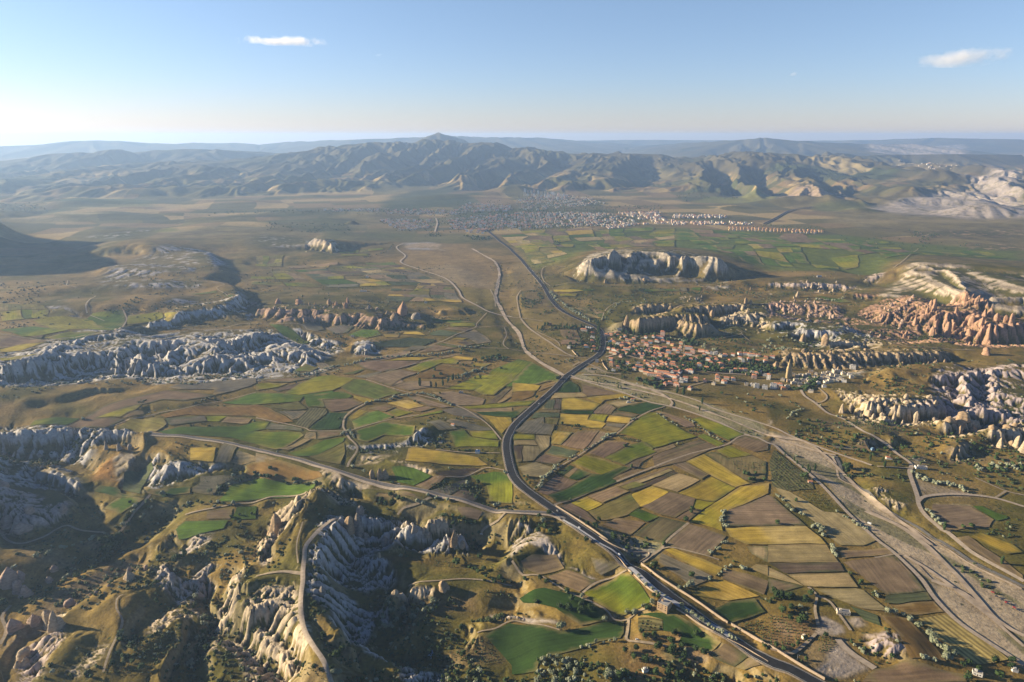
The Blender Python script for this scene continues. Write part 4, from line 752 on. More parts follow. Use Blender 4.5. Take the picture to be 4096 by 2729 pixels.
def lay(P, cls, rows=None, name='field', step=None, off=None):
    """cut a sheet to outline P [(x, y)] and lay it over the land"""
    n = len(P); cx = sum(p[0] for p in P) / n; cy = sum(p[1] for p in P) / n
    r = math.hypot(cx, cy); st = step or min(45, max(7, r * .0075))
    B = []
    for i in range(n):
        a, b_ = P[i], P[(i + 1) % n]; L = math.hypot(b_[0] - a[0], b_[1] - a[1]); k = max(1, int(L / st))
        for j in range(k): B.append((a[0] + (b_[0] - a[0]) * j / k, a[1] + (b_[1] - a[1]) * j / k))
    B2 = np.array(B); wob = st * .26
    B2[:, 0] += wob * fbm(B2[:, 0], B2[:, 1], 30, 2, 3); B2[:, 1] += wob * fbm(B2[:, 0], B2[:, 1], 30, 2, 4)
    xs = np.arange(B2[:, 0].min(), B2[:, 0].max(), st); ys = np.arange(B2[:, 1].min(), B2[:, 1].max(), st)
    XX, YY = np.meshgrid(xs, ys); XX = XX.ravel(); YY = YY.ravel()
    m = sdist(XX, YY, [tuple(p) for p in B2]) > st * .45
    pts = [Vector((float(x), float(y))) for x, y in B2] + [Vector((float(x), float(y))) for x, y in zip(XX[m], YY[m])]
    nb = len(B2); ed = [(i, (i + 1) % nb) for i in range(nb)]
    v, e, f, *_ = delaunay_2d_cdt(pts, ed, [], 1, 1e-4)
    if not f: return None
    X = np.array([q[0] for q in v]); Y = np.array([q[1] for q in v])
    NF[0] += 1
    o_ = (.5 + r * .00035 + .13 * (NF[0] % 6)) if off is None else off
    Z = zat(X, Y) + o_
    tri = [list(q) for q in f if len(q) == 3]
    if rows is None:
        best = 0; rows = (1, 0)
        for i in range(n):
            a, b_ = P[i], P[(i + 1) % n]; L = math.hypot(b_[0] - a[0], b_[1] - a[1])
            if L > best: best = L; rows = ((b_[0] - a[0]) / L, (b_[1] - a[1]) / L)
    U = X * -rows[1] + Y * rows[0]; Vv = X * rows[0] + Y * rows[1]
    base = np.array(FC[cls] if isinstance(cls, str) else cls) * rng.uniform(.64, .90)
    base = base * np.array([rng.uniform(.96, 1.05), 1, rng.uniform(.92, 1.08)])
    q1 = fbm(X, Y, 110, 3, 300 + NF[0]); c = base[None, :] * (1 + .30 * q1[:, None] + .12 * fbm(X, Y, 24, 2, 340 + NF[0])[:, None])
    if cls in ('yg', 'g', 'y', 'o', 'go'):
        alt = {'yg': 'g', 'g': 'yg', 'y': 'yg', 'o': 'g', 'go': 's'}[cls]
        k = sstep(.05, .5, fbm(U / 2.2, Vv, 90, 3, 700 + NF[0]))[:, None] * .6; c = c + (np.array(FC[alt]) - c) * k
    if cls not in ('v', 'st'):
        ed_ = (np.abs(sdist(X, Y, [tuple(p) for p in B2])) < st * .3) * sstep(-.35, .25, fbm(X, Y, 45, 2, 500 + NF[0])) * .75
        mar = np.array([(.25, .18, .075), (.06, .075, .025), (.16, .13, .05)][NF[0] % 3]); c = c + (mar - c) * ed_[:, None]
    al = {'v': 1., 'st': 1., 'b': .22, 'db': .2, 'gr': .3, 'gg': .35}.get(cls, .08) if isinstance(cls, str) else 0
    c4 = np.concatenate([c, np.full((len(X), 1), al)], 1)
    T = np.array(tri, np.int32)
    nz = (X[T[:, 1]] - X[T[:, 0]]) * (Y[T[:, 2]] - Y[T[:, 0]]) - (X[T[:, 2]] - X[T[:, 0]]) * (Y[T[:, 1]] - Y[T[:, 0]])
    T[nz < 0] = T[nz < 0][:, ::-1]
    ob = new_mesh(name, np.stack([X, Y, Z], 1), T, FM, True, cols=c4, uvs=np.stack([U, Vv], 1))
    ob['kind'] = 'structure'
    return ob
# a strip of darker turf and earth shows between neighbouring fields, as on the land itself
def patchwork(s, nu, nv, classes, prob=.85, seed=1, jit=.28):
    g = random.Random(seed); A, B, Cc, D = [W(*q) for q in s]
    def at_(u, v): return tuple((A[i] * (1 - u) + B[i] * u) * (1 - v) + (D[i] * (1 - u) + Cc[i] * u) * v for i in (0, 1))
    us = {}
    for j in range(nv + 1):
        for i in range(nu + 1): us[i, j] = at_((i + (g.uniform(-jit, jit) if 0 < i < nu else 0)) / nu, (j + (g.uniform(-jit, jit) if 0 < j < nv else 0)) / nv)
    for j in range(nv):
        for i in range(nu):
            if g.random() > prob: continue
            q = [us[i, j], us[i + 1, j], us[i + 1, j + 1], us[i, j + 1]]
            mx = sum(p[0] for p in q) / 4; my = sum(p[1] for p in q) / 4
            q = [(mx + (p[0] - mx) * .955, my + (p[1] - my) * .955) for p in q]
            if g.random() < .4:                      # split lengthwise
                k = g.uniform(.35, .65); a = tuple(q[0][t] * (1 - k) + q[1][t] * k for t in (0, 1)); b_ = tuple(q[3][t] * (1 - k) + q[2][t] * k for t in (0, 1))
                lay([q[0], a, b_, q[3]], g.choice(classes)); lay([a, q[1], q[2], b_], g.choice(classes))
            else: lay(q, g.choice(classes))
def fields():
    global H, M_
    FP = []
    for ln in FIELDS:
        c, rest = ln.strip().split(' ', 1)
        FP.append((c, [p[:2] for p in hits(rest)]))
    # tilled land and road beds lie smooth: iron out the ground beneath them
    n0 = int(np.searchsorted(rr, 2600.)); M_ = np.zeros((n0, NT)); X, Y = GX[:n0], GY[:n0]
    def mark(P, fe):
        x0, x1 = min(p[0] for p in P) - fe, max(p[0] for p in P) + fe; y0, y1 = min(p[1] for p in P) - fe, max(p[1] for p in P) + fe
        idx = np.nonzero((X > x0) & (X < x1) & (Y > y0) & (Y < y1))
        if len(idx[0]): M_[idx] = np.maximum(M_[idx], sstep(-fe, fe * .3, sdist(X[idx], Y[idx], P)))
    for c, P in FP: mark(P, 9)
    for w, s in [(22, MAIN)] + [(w, s) for k, w, s in TRACKS if k != 'w']:
        C = spline(hits(s), 30)
        for i in range(0, len(C) - 1, 3):
            Q = C[i:i + 4]
            if np.hypot(*Q[0]) > 2500: continue
            x0, y0 = Q.min(0) - w - 8; x1, y1 = Q.max(0) + w + 8; idx = np.nonzero((X > x0) & (X < x1) & (Y > y0) & (Y < y1))
            if len(idx[0]): d, _ = pdist(X[idx], Y[idx], [(a, b_, 0) for a, b_ in Q]); M_[idx] = np.maximum(M_[idx], 1 - sstep(w * .6, w * .6 + 8, d))
    A = H[:n0].copy()
    for _ in range(60):
        B = A.copy(); B[1:-1, 1:-1] = (A[1:-1, 1:-1] * 2 + A[:-2, 1:-1] + A[2:, 1:-1] + A[1:-1, :-2] + A[1:-1, 2:]) / 6; A = B
    H[:n0] = H[:n0] * (1 - M_) + A * M_
    for c, P in FP: lay(P, c)
    mixc = ['yg', 'g', 'y', 'b', 'b', 'gr', 'o', 'go', 'db', 'gg', 'b', 's']
    patchwork([('E', 250, 270, 0), ('E', 1250, 230, 0), ('E', 1800, 440, 0), ('E', 650, 470, 0)], 4, 8, mixc, .88, 3)
    patchwork([('E', 1280, 420, 0), ('E', 1780, 430, 0), ('E', 1900, 600, 0), ('E', 1180, 590, 0)], 3, 6, ['b', 'go', 'b', 'gr', 'o', 'yg', 'gg'], .85, 5)
    patchwork([('E', -50, 340, 0), ('E', 300, 330, 0), ('E', 600, 470, 0), ('E', -50, 450, 0)], 2, 5, ['o', 'g', 'yg', 'b'], .8, 6)
    patchwork([('E', 0, 200, 0), ('E', 250, 190, 0), ('E', 240, 270, 0), ('E', 0, 280, 0)], 2, 3, ['o', 'yg', 'b', 'gr'], .8, 7)
    patchwork([('E', 760, 150, 0), ('E', 1160, 110, 0), ('E', 1250, 170, 0), ('E', 780, 200, 0)], 2, 3, ['o', 'g', 'yg'], .8, 9)
    patchwork([('F', 30, 30, 0), ('F', 340, 30, 0), ('F', 560, 270, 0), ('F', 200, 260, 0)], 2, 7, ['y', 'o', 's', 'g', 'yg', 'o'], .85, 8)
    patchwork([('F', 560, 10, 0), ('F', 1500, -30, 0), ('F', 1500, 60, 0), ('F', 800, 130, 0)], 4, 4, ['b', 'g', 'g', 's', 'yg'], .6, 11)
    patchwork([('F', 1500, -30, 0), ('G', 330, -30, 0), ('G', 700, 330, 0), ('F', 1950, 220, 0)], 5, 7, ['g', 'g', 'b', 'yg', 'g', 'o'], .62, 13)
    patchwork([('G', 250, 0, 0), ('G', 1100, 40, 0), ('G', 1380, 200, 0), ('G', 700, 300, 0)], 4, 5, ['g', 'g', 'yg', 'g', 'b', 'o'], .7, 14)
    patchwork([('G', 1330, 100, 0), ('G', 2000, 130, 0), ('G', 2200, 200, 0), ('G', 1430, 210, 0)], 3, 3, ['g', 'yg', 'yg', 'g'], .8, 15)
    patchwork([('S', 960, 310, 0), ('S', 1700, 270, 0), ('S', 1760, 420, 0), ('S', 1100, 420, 0)], 4, 6, ['b', 'y', 'g', 'yg', 's', 'b'], .8, 16)
    patchwork([('S', 1750, 290, 0), ('S', 2354, 250, 0), ('S', 2354, 420, 0), ('S', 1850, 420, 0)], 3, 5, ['g', 'g', 'b', 'yg', 'g'], .85, 17)
    patchwork([('C', 0, 700, 0), ('C', 500, 730, 0), ('C', 900, 840, 0), ('C', 0, 840, 0)], 4, 5, ['g', 'b', 'o', 'g', 'g'], .7, 18)
    patchwork([('D', 0, 620, 45), ('D', 500, 640, 45), ('D', 700, 690, 45), ('D', 0, 740, 45)], 3, 2, ['o', 'o', 'yg'], .5, 19)
    patchwork([('K', 450, 540, 5), ('K', 860, 600, 5), ('K', 960, 680, 5), ('K', 620, 650, 5)], 2, 2, ['gr', 'b'], .7, 20)
    patchwork([('F', 480, 640, 0), ('F', 760, 660, 0), ('F', 900, 760, 0), ('F', 700, 740, 0)], 3, 3, ['ob', 'b', 'v', 'o'], .8, 21)
# ------------------------------------------------------------------ roads, tracks, the river bed
def flat_mat(name, c, rough=.9, nscale=.3, amp=.2, bump=.3):
    m, n, l, b = nt(name); b.inputs['Roughness'].default_value = rough; b.inputs['Specular IOR Level'].default_value = .1
    g = n.new('ShaderNodeNewGeometry'); q = n.new('ShaderNodeTexNoise'); q.inputs['Scale'].default_value = nscale; q.inputs['Detail'].default_value = 6; l.new(g.outputs['Position'], q.inputs['Vector'])
    r = n.new('ShaderNodeMapRange'); l.new(q.outputs[0], r.inputs[0]); r.inputs[1].default_value = .3; r.inputs[2].default_value = .7; r.inputs[3].default_value = 1 - amp; r.inputs[4].default_value = 1 + amp
    v = n.new('ShaderNodeVectorMath'); v.operation = 'SCALE'; v.inputs[0].default_value = tuple(q_ * .74 for q_ in c); l.new(r.outputs[0], v.inputs['Scale']); l.new(v.outputs[0], b.inputs['Base Color'])
    bp = n.new('ShaderNodeBump'); bp.inputs['Strength'].default_value = bump; bp.inputs['Distance'].default_value = .3; l.new(q.outputs[0], bp.inputs['Height']); l.new(bp.outputs[0], b.inputs['Normal'])
    return m
MA = flat_mat('asphalt', (.030, .030, .031), .85, .2, .25)
MG = flat_mat('gravel_road', (.46, .37, .27), .95, .25, .2)
MT_ = flat_mat('dirt_track', (.36, .285, .19), .95, .2, .25)
MR = flat_mat('river_gravel', (.50, .39, .27), .95, .06, .35)
MGR = flat_mat('old_asphalt', (.15, .14, .13), .9, .2, .25)
MP = flat_mat('paving', (.42, .42, .43), .8, .5, .15)
MW = flat_mat('road_paint', (.7, .7, .66), .7, 2, .1)
MS = flat_mat('shoulder_earth', (.36, .285, .20), .95, .3, .25)
def spline(P, st):
    P = [np.array(p[:2], float) for p in P]
    Q = [2 * P[0] - P[1]] + P + [2 * P[-1] - P[-2]]
    out = []
    for i in range(1, len(Q) - 2):
        p0, p1, p2, p3 = Q[i - 1:i + 3]; k = max(2, int(np.linalg.norm(p2 - p1) / st))
        for j in range(k):
            t = j / k
            out.append(.5 * (2 * p1 + (p2 - p0) * t + (2 * p0 - 5 * p1 + 4 * p2 - p3) * t * t + (3 * p1 - p0 - 3 * p2 + p3) * t ** 3))
    out.append(Q[-2]); return np.array(out)
def offset(C, d):
    T = np.gradient(C, axis=0); T /= np.linalg.norm(T, axis=1)[:, None] + 1e-9
    return C + np.stack([T[:, 1], -T[:, 0]], 1) * d          # positive = to the right of travel
NRD = [0]
def ribbon(C, wid, mat, name, off=1.1, flat=False, wob=0.0, lat=0.0):
    NRD[0] += 1
    nc = 2 if wid < 1.5 else 4
    w = wid * (1 + wob * fbm(C[:, 0], C[:, 1], 60, 2, NRD[0]))
    rows = [offset(C, 0) + (offset(C, 1) - C) * (lat + (k / (nc - 1) - .5) * w)[:, None] for k in range(nc)]
    z0 = None
    if flat:
        z0 = np.maximum.reduce([zat(r_[:, 0], r_[:, 1]) for r_ in rows]); k = np.ones(5) / 5; z0 = np.convolve(np.pad(z0, 2, 'edge'), k, 'valid')
    V = []
    for r_ in rows:
        zz = z0 if flat else zat(r_[:, 0], r_[:, 1])
        V.append(np.stack([r_[:, 0], r_[:, 1], zz + off + .02 * (NRD[0] % 7)], 1))
    V = np.stack(V, 1); m = len(C)
    k = np.arange(m - 1)[:, None] * nc + np.arange(nc - 1)[None, :]
    Fq = np.stack([k, k + 1, k + 1 + nc, k + nc], -1).reshape(-1, 4)
    o = new_mesh(name, V.reshape(-1, 3), Fq, mat, True); o['kind'] = 'structure'; return o
def near_r(C): return float(np.hypot(C[:, 0], C[:, 1]).mean())
MAIN = "B 1060,690 1150,760 1240,830;F 10,135 100,222 200,345 290,455 350,560 430,652 530,715 660,775 780,830 825,890 838,970 822,1040 780,1090 640,1180 520,1262;J 495,20 380,140 240,265 120,370 20,470;I 2330,540 2305,600 2300,680 2315,780 2340,880;J 20,950 90,1030 180,1100 300,1185 430,1275 620,1410 800,1530;N 990,425 1150,545 1400,740 1650,925 1900,1100 2100,1225 2345,1375;O 200,1455 450,1590 700,1720"
TRACKS = [  # kind, width, line
 ('g', 13, "H 1390,548 1700,570 2050,622 2351,690;I 400,782 700,872 1000,972 1500,1062 2000,1190 2351,1262;J 200,1270 380,1290 480,1335"),
 ('t', 6, "J 370,1210 520,1160 800,1050 1200,890 1600,740 1950,650 2080,575 2180,550"), ('t', 5, "J 200,1060 300,950 450,840 620,740 830,600 950,550 1100,430 1260,340 1400,295"),
 ('g', 7, "J 540,10 700,70 1000,160 1250,250 1440,290 1650,350 1900,440 2120,545 2250,580 2351,630;K 60,650 160,740 430,960 600,1130 760,1300 1000,1520;O 1150,380 1400,620 1520,790 1700,980 1900,1130 2351,1420"),
 ('t', 5, "I 1010,45 1300,140 1500,190 1700,240 1900,310 2050,400 2150,480 2250,600"), ('t', 6, "I 1040,250 900,320 820,390 800,470 820,520 860,590 930,680 860,800 840,850"),
 ('t', 4, "I 0,400 200,440 440,490 520,520 810,520"), ('t', 4, "I 870,515 1200,420 1500,370"), ('t', 4, "I 2240,722 1900,715 1650,690"), ('t', 4, "H 960,487 1200,410 1500,345 1700,310 2100,230 2351,165"),
 ('g', 7, "K 280,100 330,190 430,260 540,350 640,390 730,430 870,520 960,560 1100,650 1200,740 1300,810 1320,840"), ('t', 6, "K 1000,845 1270,860 1320,850"),
 ('g', 8, "K 1320,840 1300,900 1330,1000 1370,1120 1385,1200 1450,1300 1600,1430;O 1650,200 1900,400 2351,650"), ('g', 7, "K 1380,1165 1450,1120 1700,1100 2050,1130 2351,1215"), ('t', 6, "K 1900,950 2180,1070 2351,1110"), ('t', 5, "K 2180,1075 2090,1130"),
 ('t', 5, "K 460,120 540,200 500,250 430,262"), ('g', 6, "J 640,0 870,15 1100,85 1300,140 1500,180 1700,240 1900,330 2351,470;K 200,560 500,680 820,790 950,835"),
 ('t', 6, "F 0,742 60,742 280,772"), ('t', 6, "F 75,742 45,560 80,490"), ('t', 9, "F 80,750 160,840 350,970 480,1060 570,1100"), ('t', 5, "F 150,1055 570,1100 720,1115"), ('t', 5, "F 80,490 280,475"), ('t', 4, "F 230,870 400,950 440,1000"), ('t', 4, "F 0,1035 120,1050"),
 ('g', 9, "E 1350,60 1290,95 1370,170 1330,230 1480,290 1740,380 1850,480 1900,560 2050,640 2150,690 2351,735"), ('t', 5, "E 2120,695 2030,790 2010,830 1850,890 1700,960 1400,1070 1100,1140"),
 ('t', 4, "E 1670,955 1880,1000 2351,1030"), ('t', 4, "E 2010,830 2300,820"), ('t', 5, "E 2280,830 2300,900 2270,980 2320,1030"), ('t', 4, "E 1010,1295 1400,1180 1700,1110 1900,1070"), ('t', 6, "E 2200,640 2190,560 2150,480"),
 ('t', 5, "F 400,442 860,442 1640,440 1900,430"), ('t', 5, "F 350,450 290,400 270,330 320,270 560,255"), ('t', 6, "F 1500,655 1620,620 1850,600 2150,610 2351,610"), ('t', 4, "F 1780,480 1820,450"), ('t', 4, "F 820,770 860,670 960,600"), ('t', 4, "F 1840,940 2100,890 2060,850"), ('t', 4, "F 2110,890 2190,960"),
 ('t', 6, "D 800,700 790,640 800,600 880,540"), ('t', 4, "D 0,890 440,955"), ('t', 7, "D 440,960 600,930 1030,870 1060,845 1150,790 1160,740 1130,665"), ('t', 6, "D 1040,872 1250,900 1500,935 1750,925 1900,960"),
 ('t', 5, "D 1050,852 1500,832 1950,855 2200,800 2351,798;E 400,800 480,850 650,880"), ('t', 5, "E 940,940 1140,970"), ('t', 5, "D 620,400 605,440 700,462"), ('t', 4, "D 1750,395 2050,430 1990,470 2090,540"), ('t', 4, "D 0,1112 300,1020 560,965"), ('t', 4, "D 830,720 960,770"),
 ('g', 7, "M 800,50 620,140 520,240 455,330 445,430 430,560 430,650 415,750 410,900 440,1080 520,1230 620,1380 700,1590"), ('t', 8, "M 0,600 200,560 300,560 415,575"), ('t', 3, "M 385,480 375,300 430,100"),
 ('t', 4, "L 1130,770 1080,800 1070,900 1125,1010 1080,1140 1010,1290 950,1480"), ('t', 6, "L 0,180 70,270 200,300 400,240 520,170 620,135 750,180 960,200"), ('t', 7, "H 1100,1450 1240,1260 1300,1200 1380,1105"), ('t', 7, "H 1700,1290 2000,1220 2351,1170;I 200,1120 460,1085"),
 ('t', 5, "M 2285,20 2220,90 2100,160 2070,210"), ('t', 4, "M 1400,690 1600,645 1950,625 2350,690"), ('t', 4, "N 0,460 100,590 270,600 500,740 620,790 850,900 940,1000 1060,1000 1150,930 1300,880"), ('t', 6, "N 1070,1000 1060,1100 1050,1180 1130,1200 1360,1230 1420,1250"),
 ('t', 4, "M 2030,1120 2200,1080 2351,1010;N 200,1040 440,1095"), ('t', 5, "N 640,760 800,650 1050,545"), ('t', 6, "N 1200,475 1290,405 1370,350 1420,280 1620,110"), ('t', 4, "N 1370,350 1500,340 1900,450"), ('t', 7, "O 100,1290 210,1310 310,1250 440,1130"),
 ('t', 6, "O 460,1050 430,900 445,780 370,700"), ('t', 6, "O 450,780 560,830 660,960 760,1100"), ('g', 9, "O 640,1180 690,1240 780,1320 950,1430 980,1450"), ('t', 5, "I 1300,1290 1350,1230 1500,1180 1610,1130"), ('t', 4, "I 1640,950 1900,940 2100,860 2280,880"), ('t', 6, "L 0,1230 60,1100 20,970 100,870"),
 ('t', 4, "A 1010,690 1200,660 1280,640"), ('g', 12, "B 740,720 755,660 745,630"), ('a', 14, "C 600,670 700,620 800,575 900,560 930,555"), ('t', 6, "G 1150,285 1250,210 1380,105"), ('t', 6, "G 700,1060 560,1050 650,1010"), ('t', 5, "G 1150,970 1260,1000 1300,1010 1500,1015 1900,1040"),
 ('t', 7, "F 560,1180 640,1150 740,1180 860,1240 1000,1260"), ('t', 6, "F 850,880 1000,870 1100,900 1200,930"), ('g', 6, "F 860,1100 1000,1080 1300,1150 1600,1200 1900,1250 2351,1260"), ('g', 6, "F 860,960 1100,980 1500,1050 1800,1120 2200,1150"), ('t', 5, "F 1480,1410 1700,1350 1900,1310 2060,1330"),
 ('t', 5, "O 980,430 1250,410 1500,640"), ('w', 7, "J 540,30 1300,180 1900,380 2351,560;K 400,650 900,1100 1500,1568"), ('w', 8, "J 1450,300 1460,240 1300,150 1000,70"), ('w', 7, "K 100,600 500,720 620,740"), ('w', 8, "O 900,0 1300,200 1700,560 2100,1000 2351,1150"), ('w', 6, "O 1250,410 1500,560 1900,860 2351,1250"), ('w', 6, "O 1500,640 1800,760 2100,1020"),
]
def roads():
    C = spline(hits(MAIN), 7)
    n = len(C)
    far_ = np.hypot(C[:, 0], C[:, 1])
    ribbon(C, 19.5, MS, 'road_verge', 1.3)
    ribbon(C, 15.5, MA, 'road', 1.75)
    i0 = int(n * .35)
    ribbon(C[i0:], .35, MW, 'road_markings', 1.95, lat=6.9); ribbon(C[i0:], .35, MW, 'road_markings', 1.95, lat=-6.9)
    for k in range(i0, n - 3, 3):
        pass
    for kind, w, s in TRACKS:
        Cc = spline(hits(s), 6 if kind != 'w' else 12)
        r = near_r(Cc); off = .9 + r * .0004
        if kind == 'a': ribbon(Cc, w + 8, MS, 'road_verge', off + 1.2); ribbon(Cc, w, MA, 'road', off + 2)
        elif kind == 'g':
            ribbon(Cc, w * .9, MG, 'road', off, wob=.12)
            if w > 12: ribbon(Cc, w * .5, MGR, 'road', off + .35, lat=-1.5)
        elif kind == 'w': ribbon(Cc, w, MR, 'track', off + .2, wob=.6)
        else: ribbon(Cc, w * .68, MT_, 'track', off, wob=.3)
    Cr = spline(hits("E 1985,105 2100,170 2200,235 2235,330 2215,460 2200,560 2240,640 2290,740 2330,790;F 0,812 60,880 90,960 130,1050 260,1150 470,1270"), 8)
    ribbon(Cr, 12, MR, 'river_bed', 1.4, wob=.5)
    Cr = spline(hits("K 620,750 660,830 690,960 800,1010 950,1110 1060,1220 1200,1310 1400,1420 1540,1520;O 1600,290 1900,480 2351,700"), 8)
    ribbon(Cr, 5, flat_mat('wet_river_silt', (.16, .15, .13), .5, .1, .3), 'river_bed', 1.3, wob=.5)
    ribbon(Cr, 4, MR, 'river_bank', 1.3, wob=.6, lat=7.0)
    return C
# ------------------------------------------------------------------ things: helpers
def tag(o, label, cat, group=None):
    o['label'] = label; o['category'] = cat
    if group: o['group'] = group
    return o
def empty(name, loc, rz=0.0, sc_=1.0):
    e = bpy.data.objects.new(name, None); e.empty_display_size = 2; col.objects.link(e)
    e.location = loc; e.rotation_euler = (0, 0, rz); e.scale = (sc_,) * 3 if not hasattr(sc_, '__len__') else sc_; return e
def link(name, me, parent=None):
    o = bpy.data.objects.new(name, me); col.objects.link(o)
    if parent: o.parent = parent
    return o
def mesh_of(name, V, F, mats, mi=None, smooth=False):
    me = bpy.data.meshes.new(name); me.from_pydata([tuple(v) for v in V], [], [tuple(f) for f in F])
    for m in (mats if isinstance(mats, (list, tuple)) else [mats]): me.materials.append(m)
    if mi: me.polygons.foreach_set('material_index', mi)
    me.polygons.foreach_set('use_smooth', [smooth] * len(F)); me.update(); return me
def leaf_mat(name, c, c2):
    m, n, l, b = nt(name); b.inputs['Roughness'].default_value = .85; b.inputs['Specular IOR Level'].default_value = .15
    g = n.new('ShaderNodeNewGeometry'); q = n.new('ShaderNodeTexNoise'); q.inputs['Scale'].default_value = .9; q.inputs['Detail'].default_value = 3; l.new(g.outputs['Position'], q.inputs['Vector'])
    oi = n.new('ShaderNodeObjectInfo'); a = n.new('ShaderNodeMath'); a.operation = 'ADD'; l.new(q.outputs[0], a.inputs[0])
    r0 = n.new('ShaderNodeMapRange'); l.new(oi.outputs['Random'], r0.inputs[0]); r0.inputs[3].default_value = -.15; r0.inputs[4].default_value = .15; l.new(r0.outputs[0], a.inputs[1])
    mx = n.new('ShaderNodeMix'); mx.data_type = 'RGBA'; rg = n.new('ShaderNodeMapRange'); l.new(a.outputs[0], rg.inputs[0]); rg.inputs[1].default_value = .3; rg.inputs[2].default_value = .7; l.new(rg.outputs[0], mx.inputs[0])
    mx.inputs[6].default_value = c + (1,); mx.inputs[7].default_value = c2 + (1,); l.new(mx.outputs[2], b.inputs['Base Color']); return m
ML = {'d': leaf_mat('dark_leaves', (.014, .028, .008), (.04, .065, .016)), 'w': leaf_mat('willow_leaves', (.10, .115, .06), (.21, .22, .14)), 'p': leaf_mat('poplar_leaves', (.014, .03, .008), (.035, .06, .014)),
      's': leaf_mat('scrub_leaves', (.03, .042, .012), (.075, .09, .03))}
MBARK = flat_mat('bark', (.09, .065, .045), .95, 2, .3)
def ico(sub):
    t = (1 + 5 ** .5) / 2
    V = [(-1, t, 0), (1, t, 0), (-1, -t, 0), (1, -t, 0), (0, -1, t), (0, 1, t), (0, -1, -t), (0, 1, -t), (t, 0, -1), (t, 0, 1), (-t, 0, -1), (-t, 0, 1)]
    V = [Vector(v).normalized() for v in V]
    F = [(0, 11, 5), (0, 5, 1), (0, 1, 7), (0, 7, 10), (0, 10, 11), (1, 5, 9), (5, 11, 4), (11, 10, 2), (10, 7, 6), (7, 1, 8), (3, 9, 4), (3, 4, 2), (3, 2, 6), (3, 6, 8), (3, 8, 9), (4, 9, 5), (2, 4, 11), (6, 2, 10), (8, 6, 7), (9, 8, 1)]
    for _ in range(sub):
        c = {}; F2 = []
        def mid(a, b_):
            k = (min(a, b_), max(a, b_))
            if k not in c: V.append(((V[a] + V[b_]) / 2).normalized()); c[k] = len(V) - 1
            return c[k]
        for a, b_, d in F:
            x, y, z = mid(a, b_), mid(b_, d), mid(d, a); F2 += [(a, x, z), (b_, y, x), (d, z, y), (x, y, z)]
        F = F2
    return V, F
ICO0, ICO1, ICO2 = ico(0), ico(1), ico(2)
def crown(kind, seed, leafy=True):
    """unit-height tree crown: uneven lobes with leaf clumps standing out of them"""
    g = random.Random(seed); V, F = [], []
    def lobe(cx, cy, cz, rx, rz, I=ICO1):
        k = len(V)
        for v in I[0]:
            q = 1 + g.uniform(-.22, .22); V.append((cx + v.x * rx * q, cy + v.y * rx * q, cz + v.z * rz * q))
        F.extend(tuple(i + k for i in f) for f in I[1])
    if kind == 'p':
        for i in range(6): lobe(g.uniform(-.03, .03), g.uniform(-.03, .03), .16 + i * .145, .12 * math.sin(.6 + i * .42) + .03, .12)
        R_ = .15
    elif kind == 'w':
        for i in range(6): lobe(g.uniform(-.3, .3), g.uniform(-.3, .3), g.uniform(.38, .72), g.uniform(.18, .28), g.uniform(.18, .26))
        R_ = .42
    elif kind == 's':
        for i in range(3): lobe(g.uniform(-.3, .3), g.uniform(-.3, .3), g.uniform(.25, .5), g.uniform(.25, .38), g.uniform(.25, .4), ICO0 if not leafy else ICO1)
        R_ = .4
    else:
        lobe(0, 0, .58, .3, .28)
        for i in range(6):
            a = g.uniform(0, 6.28); lobe(.24 * math.cos(a), .24 * math.sin(a), g.uniform(.42, .78), g.uniform(.15, .22), g.uniform(.14, .2))
        R_ = .42
    if leafy:
        for i in range(130):
            a = g.uniform(0, 6.28); h = g.uniform(.1 if kind == 'p' else .25, .97 if kind != 'p' else 1.02)
            e = math.sqrt(max(0, 1 - ((h - .58) / (.46 if kind != 'p' else .5)) ** 2)); r = R_ * e * g.uniform(.8, 1.12)
            c = Vector((r * math.cos(a), r * math.sin(a), h)); s = g.uniform(.03, .075) * (.6 if kind == 'p' else 1)
            u = Vector((g.uniform(-1, 1), g.uniform(-1, 1), g.uniform(-1, 1))).normalized(); w = u.cross(Vector((g.uniform(-1, 1), g.uniform(-1, 1), g.uniform(-1, 1)))).normalized()
            k = len(V); V.extend([c - u * s, c + w * s * .8, c + u * s, c - w * s * .8]); F.append((k, k + 1, k + 2, k + 3))
    return V, F
def trunk(seed):
    g = random.Random(seed); V, F = [], []
    def limb(p0, p1, r0, r1, n=6):
        d = (Vector(p1) - Vector(p0)).normalized(); u = d.orthogonal().normalized(); w = d.cross(u); k = len(V)
        for p, r in ((p0, r0), (p1, r1)):
            for i in range(n): a = 6.283 * i / n; V.append(tuple(Vector(p) + (u * math.cos(a) + w * math.sin(a)) * r))
        for i in range(n): F.append((k + i, k + (i + 1) % n, k + n + (i + 1) % n, k + n + i))
    limb((0, 0, -.06), (.01, 0, .34), .035, .024); limb((.01, 0, .34), (0, .01, .6), .024, .012)
    for i in range(3): a = g.uniform(0, 6.28); limb((.01, 0, .3), (.18 * math.cos(a), .18 * math.sin(a), .52), .016, .007, 4)
    return V, F
CR = {k: [mesh_of('crown', *crown(k, 10 + i), ML[k]) for i in range(4)] for k in 'dwps'}
TRK = [mesh_of('trunk', *trunk(50 + i), MBARK) for i in range(3)]
TREES = []       # (x, y, height, kind, label, group)
def tz(s, h, k, label, group, jit=.2):
    for p in hits(s): TREES.append((p[0], p[1], h * rng.uniform(1 - jit, 1 + jit), k, label, group))
def row(s, sp, h, k, label, group, spread=2.5, mix=None):
    C = spline(hits(s), sp)
    for x, y in C:
        if rng.random() < .88: TREES.append((x + rng.uniform(-spread, spread), y + rng.uniform(-spread, spread), h * rng.uniform(.65, 1.25), k if not mix or rng.random() < .75 else mix, label, group))
